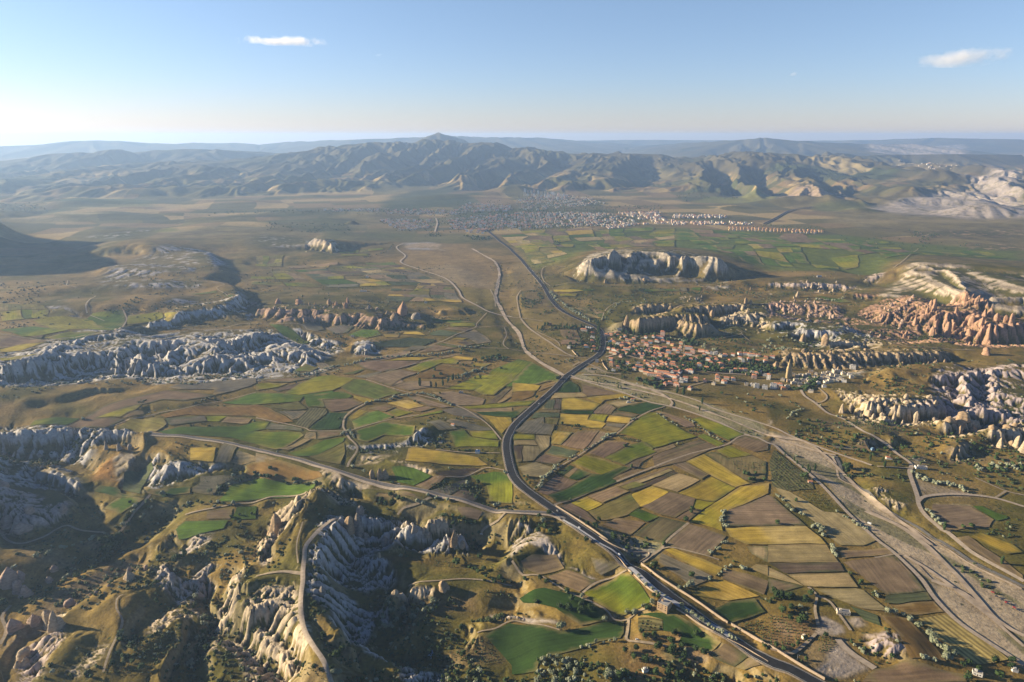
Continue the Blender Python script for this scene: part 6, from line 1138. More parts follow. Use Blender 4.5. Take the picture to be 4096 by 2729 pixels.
def build_trees():
    place_trees(); wild_scrub()
    T = sorted(TREES, key=lambda q: (q[4] == 'wild', -q[2] / math.hypot(q[0], q[1], 600)))
    big, rest = T[:300], T[300:]
    Z = zat(np.array([q[0] for q in big]), np.array([q[1] for q in big]))
    seen = {}
    for q, z in zip(big, Z):
        nm = {'d': 'tree', 'w': 'willow_tree', 'p': 'poplar_tree', 's': 'bush'}[q[3]]
        e = empty(nm, (q[0], q[1], float(z) - .15), rng.uniform(0, 6.28), (q[2] * rng.uniform(.85, 1.15), q[2] * rng.uniform(.85, 1.15), q[2]))
        link('trunk', rng.choice(TRK), e); link('crown', rng.choice(CR[q[3]]), e)
        tag(e, q[4], {'d': 'tree', 'w': 'willow', 'p': 'poplar', 's': 'bush'}[q[3]], q[5])
    # the remaining bushes, far too many to count: one growth per kind of leaf
    for k, nm in (('d', 'scrub_woodland'), ('w', 'willow_scrub'), ('p', 'poplar_groves'), ('s', 'low_scrub')):
        Q = [q for q in rest if q[3] == k]
        if not Q: continue
        protos = [crown(k, 90 + i, False) for i in range(4)]
        Z = zat(np.array([q[0] for q in Q]), np.array([q[1] for q in Q]))
        Vs, Fs, off = [], [], 0
        for i, (q, z) in enumerate(zip(Q, Z)):
            pv, pf = protos[i % 4]; pv = np.array([tuple(v) for v in pv]); a = rng.uniform(0, 6.28); c_, s_ = math.cos(a), math.sin(a)
            wx_ = q[2] * rng.uniform(.8, 1.3); V = np.stack([(pv[:, 0] * c_ - pv[:, 1] * s_) * wx_ + q[0], (pv[:, 0] * s_ + pv[:, 1] * c_) * wx_ + q[1], (pv[:, 2] - .18) * q[2] * 1.1 + z], 1)
            Vs.append(V); Fs.append(np.array([f for f in pf if len(f) == 3]) + off); off += len(V)
        o = new_mesh(nm, np.concatenate(Vs), np.concatenate(Fs), ML[k], False); o['kind'] = 'stuff'
    # vines and small orchard bushes set out in rows
    def rows_of(s, dx, dy, h, jit=.8):
        P = [p[:2] for p in hits(s)]; a, b_ = P[0], P[1]; L = math.hypot(b_[0] - a[0], b_[1] - a[1]); u = ((b_[0] - a[0]) / L, (b_[1] - a[1]) / L); v = (-u[1], u[0])
        pts = [((p[0] - a[0]) * u[0] + (p[1] - a[1]) * u[1], (p[0] - a[0]) * v[0] + (p[1] - a[1]) * v[1]) for p in P]
        G1, G2 = np.meshgrid(np.arange(min(p[0] for p in pts), max(p[0] for p in pts), dx), np.arange(min(p[1] for p in pts), max(p[1] for p in pts), dy))
        G1 = G1.ravel(); G2 = G2.ravel(); m = inside(G1, G2, pts)
        return [(a[0] + x * u[0] + y * v[0] + rng.uniform(-jit, jit), a[1] + x * u[1] + y * v[1] + rng.uniform(-jit, jit), h * rng.uniform(.5, 1.3)) for x, y in zip(G1[m], G2[m]) if rng.random() < .85]
    Q = []
    for s, dx, dy, h in (("L 1340,1130 1640,1060 1660,1150 1540,1330 1180,1340 1200,1260", 3.2, 5, 1.7), ("L 960,1400 1450,1370 1420,1500 940,1500", 4, 6, 1.5), ("M 380,1440 640,1450 650,1560 370,1560", 4, 5, 1.4), ("M 1720,1300 2060,1170 2300,1390 1980,1430", 4, 5, 1.5), ("O 0,960 400,1000 380,1200 150,1290 0,1230", 4.5, 6, 1.8), ("O 480,1130 640,1170 600,1260 440,1340", 4, 4, 1.6),
                         ("K 70,700 400,970 420,1050 190,1060 30,1000 15,820", 5, 6, 2.2), ("K 200,1060 440,1060 640,1240 520,1240", 4, 5, 1.4), ("K 600,560 860,600 1000,680 700,640", 5, 6, 1.8), ("K 700,430 880,440 1180,520 1050,540 760,480", 5, 6, 2.2), ("J 2010,790 2320,820 2310,900 2080,900", 5, 5, 2), ("J 960,560 1190,600 1150,625 1000,600", 4, 4, 2), ("M 1640,450 1860,470 1840,540 1600,500", 5, 6, 2),
                         ("M 1900,380 2030,380 2300,640 2180,640 2050,500", 5, 8, 1.6), ("N 2080,1040 2351,960 2351,1180 2180,1110", 4, 5, 1.8), ("N 1160,1000 1385,1005 1388,1100 1165,1095", 6, 4, 2.2), ("I 1590,1010 1900,980 1980,990 1760,1100", 5, 7, 2.4), ("I 1850,1000 2080,1000 2060,1130 1850,1090", 6, 7, 3), ("M 2060,720 2340,720 2340,820 2100,820", 6, 6, 2.5), ("H 1840,930 2190,925 2150,965 1990,1035 1800,1040", 6, 7, 1.6), ("E 1080,940 1630,940 1600,980 1140,990", 7, 9, 2.2), ("E 860,900 1100,860 1150,905 1000,925", 7, 9, 2.2)):
        Q += rows_of(s, dx, dy, h)
    Z = zat(np.array([q[0] for q in Q]), np.array([q[1] for q in Q])); pv = np.array([tuple(v) for v in ICO0[0]]) * np.array([.62, .62, .5]) + np.array([0, 0, .4]); pf = np.array(ICO0[1])
    A = np.array([(q[0], q[1], z + .6) for q, z in zip(Q, Z)]); S_ = np.array([q[2] for q in Q]); g = np.random.default_rng(3)
    V = A[:, None, :] + pv[None] * S_[:, None, None] * g.uniform(.75, 1.25, (len(Q), len(pv), 1))
    Fq = pf[None] + (np.arange(len(Q)) * len(pv))[:, None, None]
    o = new_mesh('vines', V.reshape(-1, 3), Fq.reshape(-1, 3), ML['s'], False); o['kind'] = 'stuff'

# ------------------------------------------------------------------ rock towers
def rock_mat(name, c):
    m, n, l, b = nt(name); b.inputs['Roughness'].default_value = .95; b.inputs['Specular IOR Level'].default_value = .05
    g = n.new('ShaderNodeNewGeometry'); mp = n.new('ShaderNodeMapping'); mp.inputs['Scale'].default_value = (.16, .16, .5); l.new(g.outputs['Position'], mp.inputs[0])
    q = n.new('ShaderNodeTexNoise'); q.inputs['Scale'].default_value = 1; q.inputs['Detail'].default_value = 6; l.new(mp.outputs[0], q.inputs['Vector'])
    r = n.new('ShaderNodeMapRange'); l.new(q.outputs[0], r.inputs[0]); r.inputs[1].default_value = .3; r.inputs[2].default_value = .7; r.inputs[3].default_value = .68; r.inputs[4].default_value = 1.22
    v = n.new('ShaderNodeVectorMath'); v.operation = 'SCALE'; v.inputs[0].default_value = tuple(q_ * .74 for q_ in c); l.new(r.outputs[0], v.inputs['Scale']); l.new(v.outputs[0], b.inputs['Base Color'])
    bp = n.new('ShaderNodeBump'); bp.inputs['Strength'].default_value = .8; bp.inputs['Distance'].default_value = 1.5; l.new(q.outputs[0], bp.inputs['Height']); l.new(bp.outputs[0], b.inputs['Normal']); return m
MRK = {'tan': rock_mat('tan_tuff', (.40, .285, .17)), 'red': rock_mat('red_tuff', (.44, .27, .17)), 'cream': rock_mat('cream_tuff', (.50, .39, .26)), 'grey': rock_mat('grey_tuff', (.34, .29, .235)), 'pink': rock_mat('pink_tuff', (.44, .32, .24)), 'gold': rock_mat('golden_tuff', (.48, .36, .19))}
def spire_mesh(mat, seed, blunt):
    g = random.Random(seed); V, F = [], []; nr, na = 15, 18; ph = [g.uniform(0, 6.28) for _ in range(6)]
    for i in range(nr):
        t = i / (nr - 1); pr = (1 - t ** (2.6 if blunt else 1.35)) ** (.6 if blunt else .85) * .5
        pr = max(pr, .0) * (1 + .10 * math.sin(7 * t + ph[0])); lx = .05 * math.sin(3 * t + ph[1]); ly = .05 * math.sin(2.5 * t + ph[2])
        for j in range(na):
            a = 6.2832 * j / na; q = 1 + .13 * math.sin(3 * a + ph[3] + t) + .09 * math.sin(5 * a + ph[4] - 2 * t) + g.uniform(-.08, .08)
            V.append((lx + pr * q * math.cos(a), ly + pr * q * math.sin(a), t - .08 * (i == 0) + g.uniform(-.01, .01)))
    for i in range(nr - 1):
        for j in range(na): F.append((i * na + j, i * na + (j + 1) % na, (i + 1) * na + (j + 1) % na, (i + 1) * na + j))
    F.append(tuple((nr - 1) * na + j for j in range(na)))
    return mesh_of('rock_spire', V, F, mat, None, True)
SPM = {k: [spire_mesh(MRK[k], 5 + i, i % 3 == 2) for i in range(6)] for k in MRK}
SPIRES = [
 ('red', 'E 1350,705,46,34', 'tallest pointed brown rock tower above the dark valley'), ('tan', 'E 1270,750,24,24', 'stepped tan rock cone left of the tallest tower'), ('grey', 'E 1475,745,22,28', 'broad grey-brown rock cone right of the tallest tower'), ('tan', 'E 1205,700,12,12', 'small cone left of the stepped tan one'),
 ('red', 'E 845,610,26,14', 'leaning red pinnacle at the right end of the tower row'), ('red', 'E 822,650,22,13', 'split red pinnacle below the leaning one'), ('tan', 'E 672,610,20,16', 'yellowish double pillar in the middle of the tower row'), ('red', 'E 738,625,18,12', 'stout red pillar right of the double pillar'), ('red', 'E 395,612,20,22', 'broad red tooth at the left of the tower row'), ('red', 'E 210,605,20,22', 'broad red tooth at the far left of the tower row'),
 ('tan', 'I 185,1435,34,22', 'tall brown rock tower with dark cap on the cream slope'), ('tan', 'I 1070,948,18,9', 'leftmost of three pointed grey cones by the road'), ('tan', 'I 1138,950,21,13', 'middle and tallest of three pointed grey cones by the road'), ('tan', 'I 1188,943,18,12', 'rightmost of three pointed grey cones by the road'),
 ('tan', 'I 862,1425,26,15', 'ribbed orange-lit tower at the head of the white cliff'), ('grey', 'I 935,1408,30,14', 'twin-topped tower at the head of the white cliff'), ('grey', 'I 955,1485,24,18', 'broad grey tower under the twin-topped one'), ('grey', 'I 960,1285,18,12', 'pale grey cone in the hollow above the white cliff'), ('tan', 'M 1822,300,28,11', 'tall thin brown cone right of the white cliff'), ('cream', 'M 1893,322,12,10', 'short cream cone beside the tall thin one'),
 ('cream', 'M 1132,420,9,5', 'small lone cream cone in the shaded valley'), ('grey', 'M 608,745,11,8', 'small grey cone on the edge of the ridge road'), ('tan', 'M 1718,705,13,15', 'stepped cream crag on the low spur'), ('cream', 'M 1278,765,8,9', 'pointed cream crag at the left end of the low spur'),
 ('gold', 'G 185,1290,52,15', 'golden stone pinnacle rising over the old village'), ('tan', 'G 70,1200,20,15', 'squat tan cone left of the golden pinnacle'), ('red', 'G 2000,1075,22,17', 'lone reddish cone on the open slope below the red cliffs'), ('cream', 'K 678,345,22,10', 'lone slim cone left of the cone cliffs'), ('cream', 'K 1230,465,15,6', 'small slim cone on the pale plot below the cone cliffs'), ('cream', 'K 1358,432,24,10', 'slim cone with a dark foot below the cone cliffs'), ('cream', 'K 1155,428,26,9', 'pointed cone standing against the cone cliffs'),
 ('cream', 'K 2130,668,22,11', 'leftmost of the slim cones before the eastern rock mass'), ('cream', 'K 2288,658,24,11', 'second slim cone before the eastern rock mass'), ('cream', 'K 2335,712,28,12', 'slim cone at the right edge before the rock mass'), ('tan', 'G 320,962,30,20', 'pointed tan cone before the rounded white rocks'), ('tan', 'G 522,978,32,18', 'tan cone with notched top right of the rounded rocks'), ('cream', 'G 268,550,26,11', 'tallest slim cone in the small cone field'), ('cream', 'G 400,465,20,10', 'lone slim cone under the pale rim'),
 ('red', 'G 1640,905,46,20', 'tallest ribbed tower standing before the red cliffs'), ('red', 'G 2010,975,50,18', 'huge ribbed fin at the right of the red cliffs'), ('tan', 'F 855,412,14,12', 'lone dark cone at the foot of the table mountain'), ('tan', 'F 1215,397,12,13', 'jagged tooth below the gully of the table mountain'), ('tan', 'F 1920,450,10,5', 'thin pinnacle right of the table mountain'), ('tan', 'F 2190,482,14,6', 'thin double pinnacle on the far plain'), ('tan', 'F 2145,607,22,12', 'larger of the two cones on the cliff path'), ('tan', 'F 2192,610,18,10', 'smaller of the two cones on the cliff path'),
 ('tan', 'F 1050,808,36,17', 'free-standing square pillar left of the big dark cliff'), ('tan', 'F 1838,722,22,13', 'pale pillar standing before the long dark cliff'), ('pink', 'L 85,655,28,24', 'largest rounded pink cone at the left edge of the valley'), ('pink', 'L 180,625,16,15', 'small rounded cone behind the largest pink one'), ('pink', 'L 172,742,22,13', 'pink cone with a dark base in the valley'), ('pink', 'L 237,765,18,15', 'squat pink cone nearest the dark trees'), ('pink', 'L 450,645,10,10', 'pale tip above the shaded stream trees'), ('pink', 'L 496,540,9,9', 'small rounded pale cone by the white streak'),
 ('pink', 'L 132,1085,20,19', 'triangular pink boulder on the dark field'), ('pink', 'L 320,1025,16,15', 'domed pink boulder right of the triangular one'), ('cream', 'L 455,1065,30,12', 'tall slim cream tower at the field edge'), ('cream', 'L 512,1060,26,14', 'rounded cream tower beside the tall slim one'), ('cream', 'L 545,1050,15,12', 'ribbed low cream crag beside the towers'), ('pink', 'L 650,862,11,13', 'small pink dome on the field edge'), ('grey', 'L 1190,550,9,8', 'grey knob above the ribbed crag'), ('cream', 'L 1185,622,14,14', 'ribbed cream crag at the ridge end'), ('pink', 'L 1342,530,7,6', 'small pointed knob right of the ridge end'),
 ('grey', 'H 975,682,20,7', 'thin brown pinnacle at the left of the ruined group'), ('grey', 'H 1095,684,16,10', 'double brown pinnacle of the ruined group'), ('grey', 'H 1195,684,13,8', 'pointed brown pinnacle at the right of the ruined group'), ('grey', 'H 62,905,15,7', 'lone grey pinnacle at the left edge'), ('pink', 'H 582,1255,16,14', 'shaded pink cone in the dark valley'), ('pink', 'H 265,1265,13,14', 'smooth pink boulder in the dark valley'),
]
def scatter_spires(s, n, h, w, mat, label, group, z, seed):
    n = max(3, int(n * .56)); g = random.Random(seed); P = seg(s, z); x0, x1 = min(p[0] for p in P), max(p[0] for p in P); y0, y1 = min(p[1] for p in P), max(p[1] for p in P); c = 0; k = 0; pts = []
    while c < n and k < n * 60:
        k += 1; x, y = g.uniform(x0, x1), g.uniform(y0, y1)
        if not inside(np.array([x]), np.array([y]), P)[0] or any((x - a) ** 2 + (y - b_) ** 2 < (w * .55) ** 2 for a, b_ in pts): continue
        pts.append((x, y)); c += 1; hh = h * g.uniform(.6, 1.25); ww = w * g.uniform(.75, 1.25)
        o = link('rock_spire', g.choice(SPM[mat])); o.location = (x, y, float(zat(x, y)) - hh * .12); o.scale = (ww, ww * g.uniform(.8, 1.2), hh); o.rotation_euler = (0, 0, g.uniform(0, 6.28)); tag(o, label, 'rock', group)
def build_spires():
    for i, (mat, s, lab) in enumerate(SPIRES):
        t, q = s.split(); x, y, h, w = [float(a) for a in q.split(',')]; p = hit(t, x, y)
        o = link('rock_spire', SPM[mat][i % 6]); o.location = (p[0], p[1], float(zat(p[0], p[1])) - h * .05); o.scale = (w * 1.15, w * 1.15, h * 1.05); o.rotation_euler = (0, 0, i * 1.7); tag(o, lab, 'rock')
    sc_ = scatter_spires
    sc_("G 1350,720 1560,660 1870,700 2070,830 2351,850 2351,960 2000,960 1800,940 1650,880 1450,880 1300,860", 46, 30, 15, 'red', 'ribbed reddish tower in the crowd before the red cliffs', 'crowded towers of the red cliffs', 20, 1)
    sc_("G 850,830 1150,620 1330,600 1300,820 1080,890 900,880", 34, 13, 10, 'pink', 'small pink cone on the left flank of the red cliffs', 'small cones left of the red cliffs', 20, 2)
    sc_("G 70,620 300,600 620,620 640,740 300,720 80,690", 40, 11, 10, 'pink', 'small pink cone in the lower pink band', 'cones of the pink band', 14, 3)
    sc_("G 1230,890 1440,900 1430,930 1240,935", 10, 14, 10, 'red', 'small red cone in the group below the red cliffs', 'cone group below the red cliffs', 6, 4)
    sc_("K 760,260 850,230 940,250 1080,285 1300,285 1500,275 1610,320 1680,385 1560,405 1400,400 1150,405 1080,380 890,370", 26, 12, 13, 'cream', 'rounded cream cone in the row of the cone cliffs', 'cones of the cone cliffs', 10, 5)
    sc_("K 2050,500 2351,500 2351,640 2060,610", 12, 12, 14, 'tan', 'rounded brown cone of the eastern rock mass', 'eastern rock mass', 6, 6); sc_("K 1630,440 1980,430 1970,480 1760,520 1620,520", 9, 20, 22, 'tan', 'massive rounded block below the white rim', 'massive rounded blocks', 6, 7)
    sc_("E 60,640 400,650 900,660 1100,640 1150,700 800,670 400,690 60,690", 26, 8, 9, 'pink', 'small pink boulder among the rock towers', 'boulders among the rock towers', 24, 8); sc_("E 960,660 1080,650 1100,690 980,700", 6, 13, 10, 'grey', 'grey cone in the cluster left of the tan cone', 'grey cone cluster', 20, 9)
    sc_("E 430,590 830,580 840,620 430,625", 14, 15, 7, 'tan', 'slim pillar in the row of rock towers', 'row of rock towers', 28, 10); sc_("G 950,1110 1400,1100 1680,1130 1400,1165 1050,1160", 26, 11, 9, 'tan', 'knobbly tan cone below the ruined quarter', 'knobbly cones', 8, 11)
    sc_("G 300,1070 900,1060 950,1150 600,1210 300,1190", 24, 9, 10, 'tan', 'crumbling tan block of the ruined quarter', 'blocks of the ruined quarter', 12, 12); sc_("G 110,560 640,470 700,540 400,560 150,600", 12, 12, 8, 'cream', 'small cone in the cone field', 'cone field', 5, 13)
    sc_("F 1900,760 2300,680 2351,800 2200,830 1950,810", 22, 14, 9, 'cream', 'pale cone on the white slope behind the village', 'pale cones behind the village', 10, 14); sc_("F 1480,570 1780,560 1790,600 1500,600", 9, 9, 6, 'cream', 'small cone on the mound above the cliffs', 'cones on the mound', 10, 15); sc_("G 230,430 700,430 690,460 240,460", 14, 11, 10, 'cream', 'rounded knob under the pale rim', 'knobs under the pale rim', 14, 16)
    sc_("H 0,700 560,720 600,820 0,840", 24, 6, 8, 'grey', 'boulder in the dark slope under the white rim', 'boulders under the white rim', -45, 17); sc_("L 600,870 1000,700 1010,740 700,900", 10, 5, 5, 'pink', 'small boulder on the edge of the dry field', 'boulders on the field edge', -66, 18); sc_("L 130,1250 260,1200 300,1400 150,1440", 7, 18, 14, 'cream', 'rounded cream dome at the foot of the ribbed slope', 'cream domes', -78, 19)
    sc_("M 850,180 1150,200 1450,240 1500,320 1300,280 1000,240", 12, 13, 12, 'grey', 'grey cone at the foot of the white cliff', 'cones at the white cliff', -50, 20); sc_("M 1500,260 1750,290 1760,340 1560,330", 6, 10, 10, 'cream', 'small white cone at the right end of the cliff', 'small white cones', -58, 21); sc_("H 0,1080 220,1130 220,1350 0,1400", 7, 24, 24, 'pink', 'massive smooth rock at the left edge of the dark valley', 'massive rocks at the left edge', -40, 22)
    sc_("G 1780,1000 1900,1010 1900,1060 1800,1050", 4, 9, 8, 'red', 'small red cone right below the tall fins', 'small red cones', 6, 23)
# ------------------------------------------------------------------ houses
def tile_mat():
    m, n, l, b = nt('clay_roof_tiles'); b.inputs['Roughness'].default_value = .9
    oi = n.new('ShaderNodeObjectInfo'); cr = n.new('ShaderNodeValToRGB'); l.new(oi.outputs['Random'], cr.inputs[0])
    cr.color_ramp.elements[0].color = (.34, .115, .05, 1); cr.color_ramp.elements[1].color = (.52, .23, .11, 1)
    g = n.new('ShaderNodeNewGeometry'); q = n.new('ShaderNodeTexNoise'); q.inputs['Scale'].default_value = .7; q.inputs['Detail'].default_value = 4; l.new(g.outputs['Position'], q.inputs['Vector'])
    r = n.new('ShaderNodeMapRange'); l.new(q.outputs[0], r.inputs[0]); r.inputs[1].default_value = .3; r.inputs[2].default_value = .7; r.inputs[3].default_value = .75; r.inputs[4].default_value = 1.2
    v = n.new('ShaderNodeVectorMath'); v.operation = 'SCALE'; l.new(cr.outputs[0], v.inputs[0]); l.new(r.outputs[0], v.inputs['Scale']); l.new(v.outputs[0], b.inputs['Base Color'])
    w = n.new('ShaderNodeTexWave'); w.inputs['Scale'].default_value = 1.2; l.new(g.outputs['Position'], w.inputs['Vector']); bp = n.new('ShaderNodeBump'); bp.inputs['Strength'].default_value = .4; l.new(w.outputs[1], bp.inputs['Height']); l.new(bp.outputs[0], b.inputs['Normal']); return m
MTI = tile_mat()
WALLC = {'white': (.82, .77, .68), 'cream': (.76, .64, .47), 'yellow': (.80, .56, .26), 'pink': (.78, .54, .42), 'stone': (.56, .47, .34), 'grey': (.34, .33, .31), 'tan': (.42, .29, .17), 'blue': (.25, .38, .5)}
MWL = {k: flat_mat(k + '_plaster', c, .9, .35, .14) for k, c in WALLC.items()}
MCON = flat_mat('flat_roof_screed', (.42, .39, .34), .9, .3, .2); MGL = flat_mat('window_glass', (.03, .035, .045), .25, .5, .1); MBL = flat_mat('blue_sheet_roof', (.08, .2, .42), .5, .5, .15); MDO = flat_mat('door_wood', (.12, .07, .04), .8, .8, .2)
def boxv(x0, x1, y0, y1, z0, z1):
    return [(x, y, z) for z in (z0, z1) for x, y in ((x0, y0), (x1, y0), (x1, y1), (x0, y1))], [(0, 3, 2, 1), (4, 5, 6, 7), (0, 1, 5, 4), (1, 2, 6, 5), (2, 3, 7, 6), (3, 0, 4, 7)]
def join(parts):
    V, F = [], []
    for v, f in parts: k = len(V); V += v; F += [tuple(i + k for i in q) for q in f]
    return V, F
HC = {}
def house_meshes(kind, w, d, h, wall):
    key = (kind, round(w), round(d), round(h), wall)
    if key in HC: return HC[key]
    w, d, h = round(w), round(d), round(h)
    body = [boxv(-w / 2, w / 2, -d / 2, d / 2, -3, h)]
    if kind == 'ell': body.append(boxv(w / 2 - .01, w * .85, -d / 2, d * .1, -3, h * .62))
    wm = mesh_of('wall', *join(body), MWL[wall])
    if kind in ('hip', 'gable', 'ell'):
        e = .6; rh = .26 * d; x0, x1, y0, y1 = -w / 2 - e, w / 2 + e, -d / 2 - e, d / 2 + e; k = (d / 2 + e) * (.95 if kind != 'gable' else 0)
        if k > w / 2: k = w / 2 - .1
        V = [(x0, y0, h), (x1, y0, h), (x1, y1, h), (x0, y1, h), (x0, y0, h + .25), (x1, y0, h + .25), (x1, y1, h + .25), (x0, y1, h + .25), (x0 + k, 0, h + rh), (x1 - k, 0, h + rh)]
        Fr = [(0, 3, 2, 1), (0, 1, 5, 4), (1, 2, 6, 5), (2, 3, 7, 6), (3, 0, 4, 7), (4, 5, 9, 8), (6, 7, 8, 9), (5, 6, 9), (7, 4, 8)]
        if kind == 'ell':
            v2, f2 = boxv(w / 2 + .62, w * .85 + .4, -d / 2 - .4, d * .1 + .4, h * .62, h * .62 + .35); kk = len(V); V += v2; Fr += [tuple(i + kk for i in q) for q in f2]
        rm = mesh_of('roof', V, Fr, MTI)
        ch = mesh_of('chimney', *boxv(w * .15, w * .15 + .8, .3, 1.1, h + .4, h + rh + 1.0), MWL['stone'])
    else:
        rm = mesh_of('roof', *join([boxv(-w / 2 + .003, w / 2 - .003, -d / 2 + .003, d / 2 - .003, h, h + .1), boxv(-w / 2, w / 2, -d / 2, -d / 2 + .3, h + .1, h + .9), boxv(-w / 2, w / 2, d / 2 - .3, d / 2, h + .1, h + .9), boxv(-w / 2, -w / 2 + .3, -d / 2 + .3, d / 2 - .3, h + .1, h + .9), boxv(w / 2 - .3, w / 2, -d / 2 + .3, d / 2 - .3, h + .1, h + .9)]), MBL if kind == 'sheet' else MCON)
        ch = mesh_of('roof_hut', *boxv(-w * .3, -w * .3 + 2.6, -1, 1.4, h + .1, h + 2.5), MWL[wall])
    win = mesh_of('window', *boxv(-.6, .6, -.06, .06, 0, 1.4), MGL); door = mesh_of('door', *boxv(-.55, .55, -.06, .06, 0, 2.1), MDO)
    HC[key] = (wm, rm, ch, win, door, w, d, h); return HC[key]
def house(t, x, y, kind='hip', w=11, d=9, h=6, wall='white', rz=None, label='', group=None, detail=False, cat='house', name='house', at_=None):
    p = at_ or hit(t, x, y); z = float(zat(p[0], p[1])) + .3
    wm, rm, ch, win, door, w, d, h = house_meshes(kind, w, d, h, wall)
    e = empty(name, (p[0], p[1], z), rng.uniform(-.5, .1) if rz is None else rz); tag(e, label, cat, group)
    link('wall', wm, e); r = link('roof', rm, e)
    if kind != 'shed': link('chimney' if kind in ('hip', 'gable', 'ell') else 'roof_hut', ch, r)
    if detail:
        st = max(1, int(h // 3)); nw = max(2, int(w // 4))
        for f in range(st):
            for i in range(nw):
                o = link('window', win, e); o.location = (-w / 2 + (i + .5) * w / nw, -d / 2 - .04, f * 3 + 1.0)
            o = link('window', win, e); o.location = (-w / 2 - .04, 0, f * 3 + 1.0); o.rotation_euler = (0, 0, R(90))
        o = link('door', door, e); o.location = (-w / 2 + w / nw * 1.0, -d / 2 - .04, 0)
    return e
VH = "h290,190,pink h380,170,white h420,205,white h545,225,white h470,250,yellow h310,300,pink s270,320,blue H345,355,yellow F410,385,white h500,355,cream h560,350,pink h620,360,yellow h580,290,cream h645,300,cream h705,270,stone h790,360,cream h870,310,pink h920,240,white h1000,330,blue h1115,305,white h1060,225,white l1170,240,white T1225,190,pink h1230,305,pink h1325,345,white h1400,375,yellow H935,380,pink h930,490,cream h980,440,white l1120,440,yellow h1200,460,cream h1260,430,pink h1000,470,white h1010,510,white h1440,455,white h1550,405,cream h1530,460,cream h1500,500,white l1700,440,white H1770,510,pink l1690,545,white h1900,480,pink h1960,490,pink h2030,510,white f2110,525,white f2200,520,white f2270,575,cream h250,440,cream h340,465,white h490,420,cream l575,460,white h710,405,cream h770,430,cream f840,465,white h290,510,cream h360,540,cream h580,530,white h470,580,pink h700,555,yellow h810,545,cream h880,550,white h850,600,pink h1090,545,pink h1180,590,white H1330,530,white h1300,570,yellow h1290,620,white h1420,570,tan h1850,600,cream h1740,640,pink h1800,640,white H2050,655,white h2180,620,white h2200,660,cream h290,640,grey T300,745,tan h420,785,pink f330,835,white h590,710,white h650,745,white f780,725,grey h910,695,yellow l810,775,white h960,735,white h1040,745,white h1140,750,cream h1180,680,pink h1210,705,white H1215,775,tan h720,815,white h840,845,cream h1010,835,cream h920,890,stone h1380,730,cream h1430,745,stone h1340,780,white h1310,800,white h1380,830,stone h1500,810,pink l1530,870,white h1650,840,pink H1740,870,white f1400,880,white L1240,890,pink L1370,950,white L1080,930,cream H1160,985,pink h1220,1000,cream h1360,1060,cream h1270,1090,pink H1480,1110,pink f1550,1000,white h1640,980,cream f1560,1040,white f1630,1030,white H1830,1025,tan h1990,1030,pink H1890,755,white h2020,795,cream l2280,735,pink h2300,810,tan h2220,945,pink h2220,1015,stone h2320,1050,white h1720,1170,cream f2150,1080,stone h1560,350,stone h640,430,white h1060,590,grey h1150,520,white h1230,540,cream h760,500,white h420,500,white h520,490,pink h1090,490,pink h1350,640,white h1410,700,stone h1060,700,white h1000,780,cream h880,830,white h1290,720,cream h1600,770,cream h1450,870,stone h1110,850,cream h1500,940,white h1450,1010,pink h2090,600,white h1980,560,white h2100,700,stone h1630,580,pink h1560,610,cream"
UH = "h200,290,white f40,265,white h320,290,white h430,270,white h520,275,white l620,290,white h720,300,white h840,335,tan h940,320,white h50,345,white l270,395,white h430,340,white f480,380,white h570,360,grey h700,380,stone h830,390,grey H130,450,stone h150,515,tan f290,550,cream h370,520,white h450,520,pink h510,525,white f620,570,cream f540,590,tan h690,580,white f740,555,white s820,600,grey H655,640,pink T880,655,white h220,655,cream h80,620,pink f80,670,grey h325,670,white h190,715,white f620,760,white f530,752,stone F690,785,white F820,805,white F950,795,white h1000,750,pink h1070,755,white h1010,790,pink h1110,820,tan f1170,790,stone f1190,700,tan f1270,730,stone f1100,680,stone s1370,740,grey s1390,600,grey f1420,690,cream f1500,660,cream f1520,710,cream f1500,600,stone f1540,560,tan f1600,700,cream f1660,730,white f1640,660,cream f1750,780,white f1700,650,cream f1800,640,cream f1870,600,cream F1920,560,stone f1950,620,cream f2050,580,cream f2150,600,white f2180,640,cream f1540,860,cream f1310,690,stone F2200,492,white f1740,620,cream f1850,700,cream f1950,690,cream f2060,700,white f2000,660,cream f1780,720,cream f1600,640,cream f1560,690,grey f1480,740,grey f1320,620,stone f1260,600,stone f1440,620,stone f1620,590,cream f1740,580,cream f1820,570,stone f2000,560,white"
FH = "l660,858,cream h350,806,tan h740,885,tan s740,922,white h735,965,tan h680,1012,white h755,1015,tan h745,1045,white f525,1015,white s990,850,grey f780,1145,grey h870,905,pink"
HN = {'white': 'white-walled', 'cream': 'cream-walled', 'yellow': 'yellow-walled', 'pink': 'pink-walled', 'stone': 'stone-walled', 'grey': 'grey-walled', 'tan': 'brown-walled', 'blue': 'pale blue'}
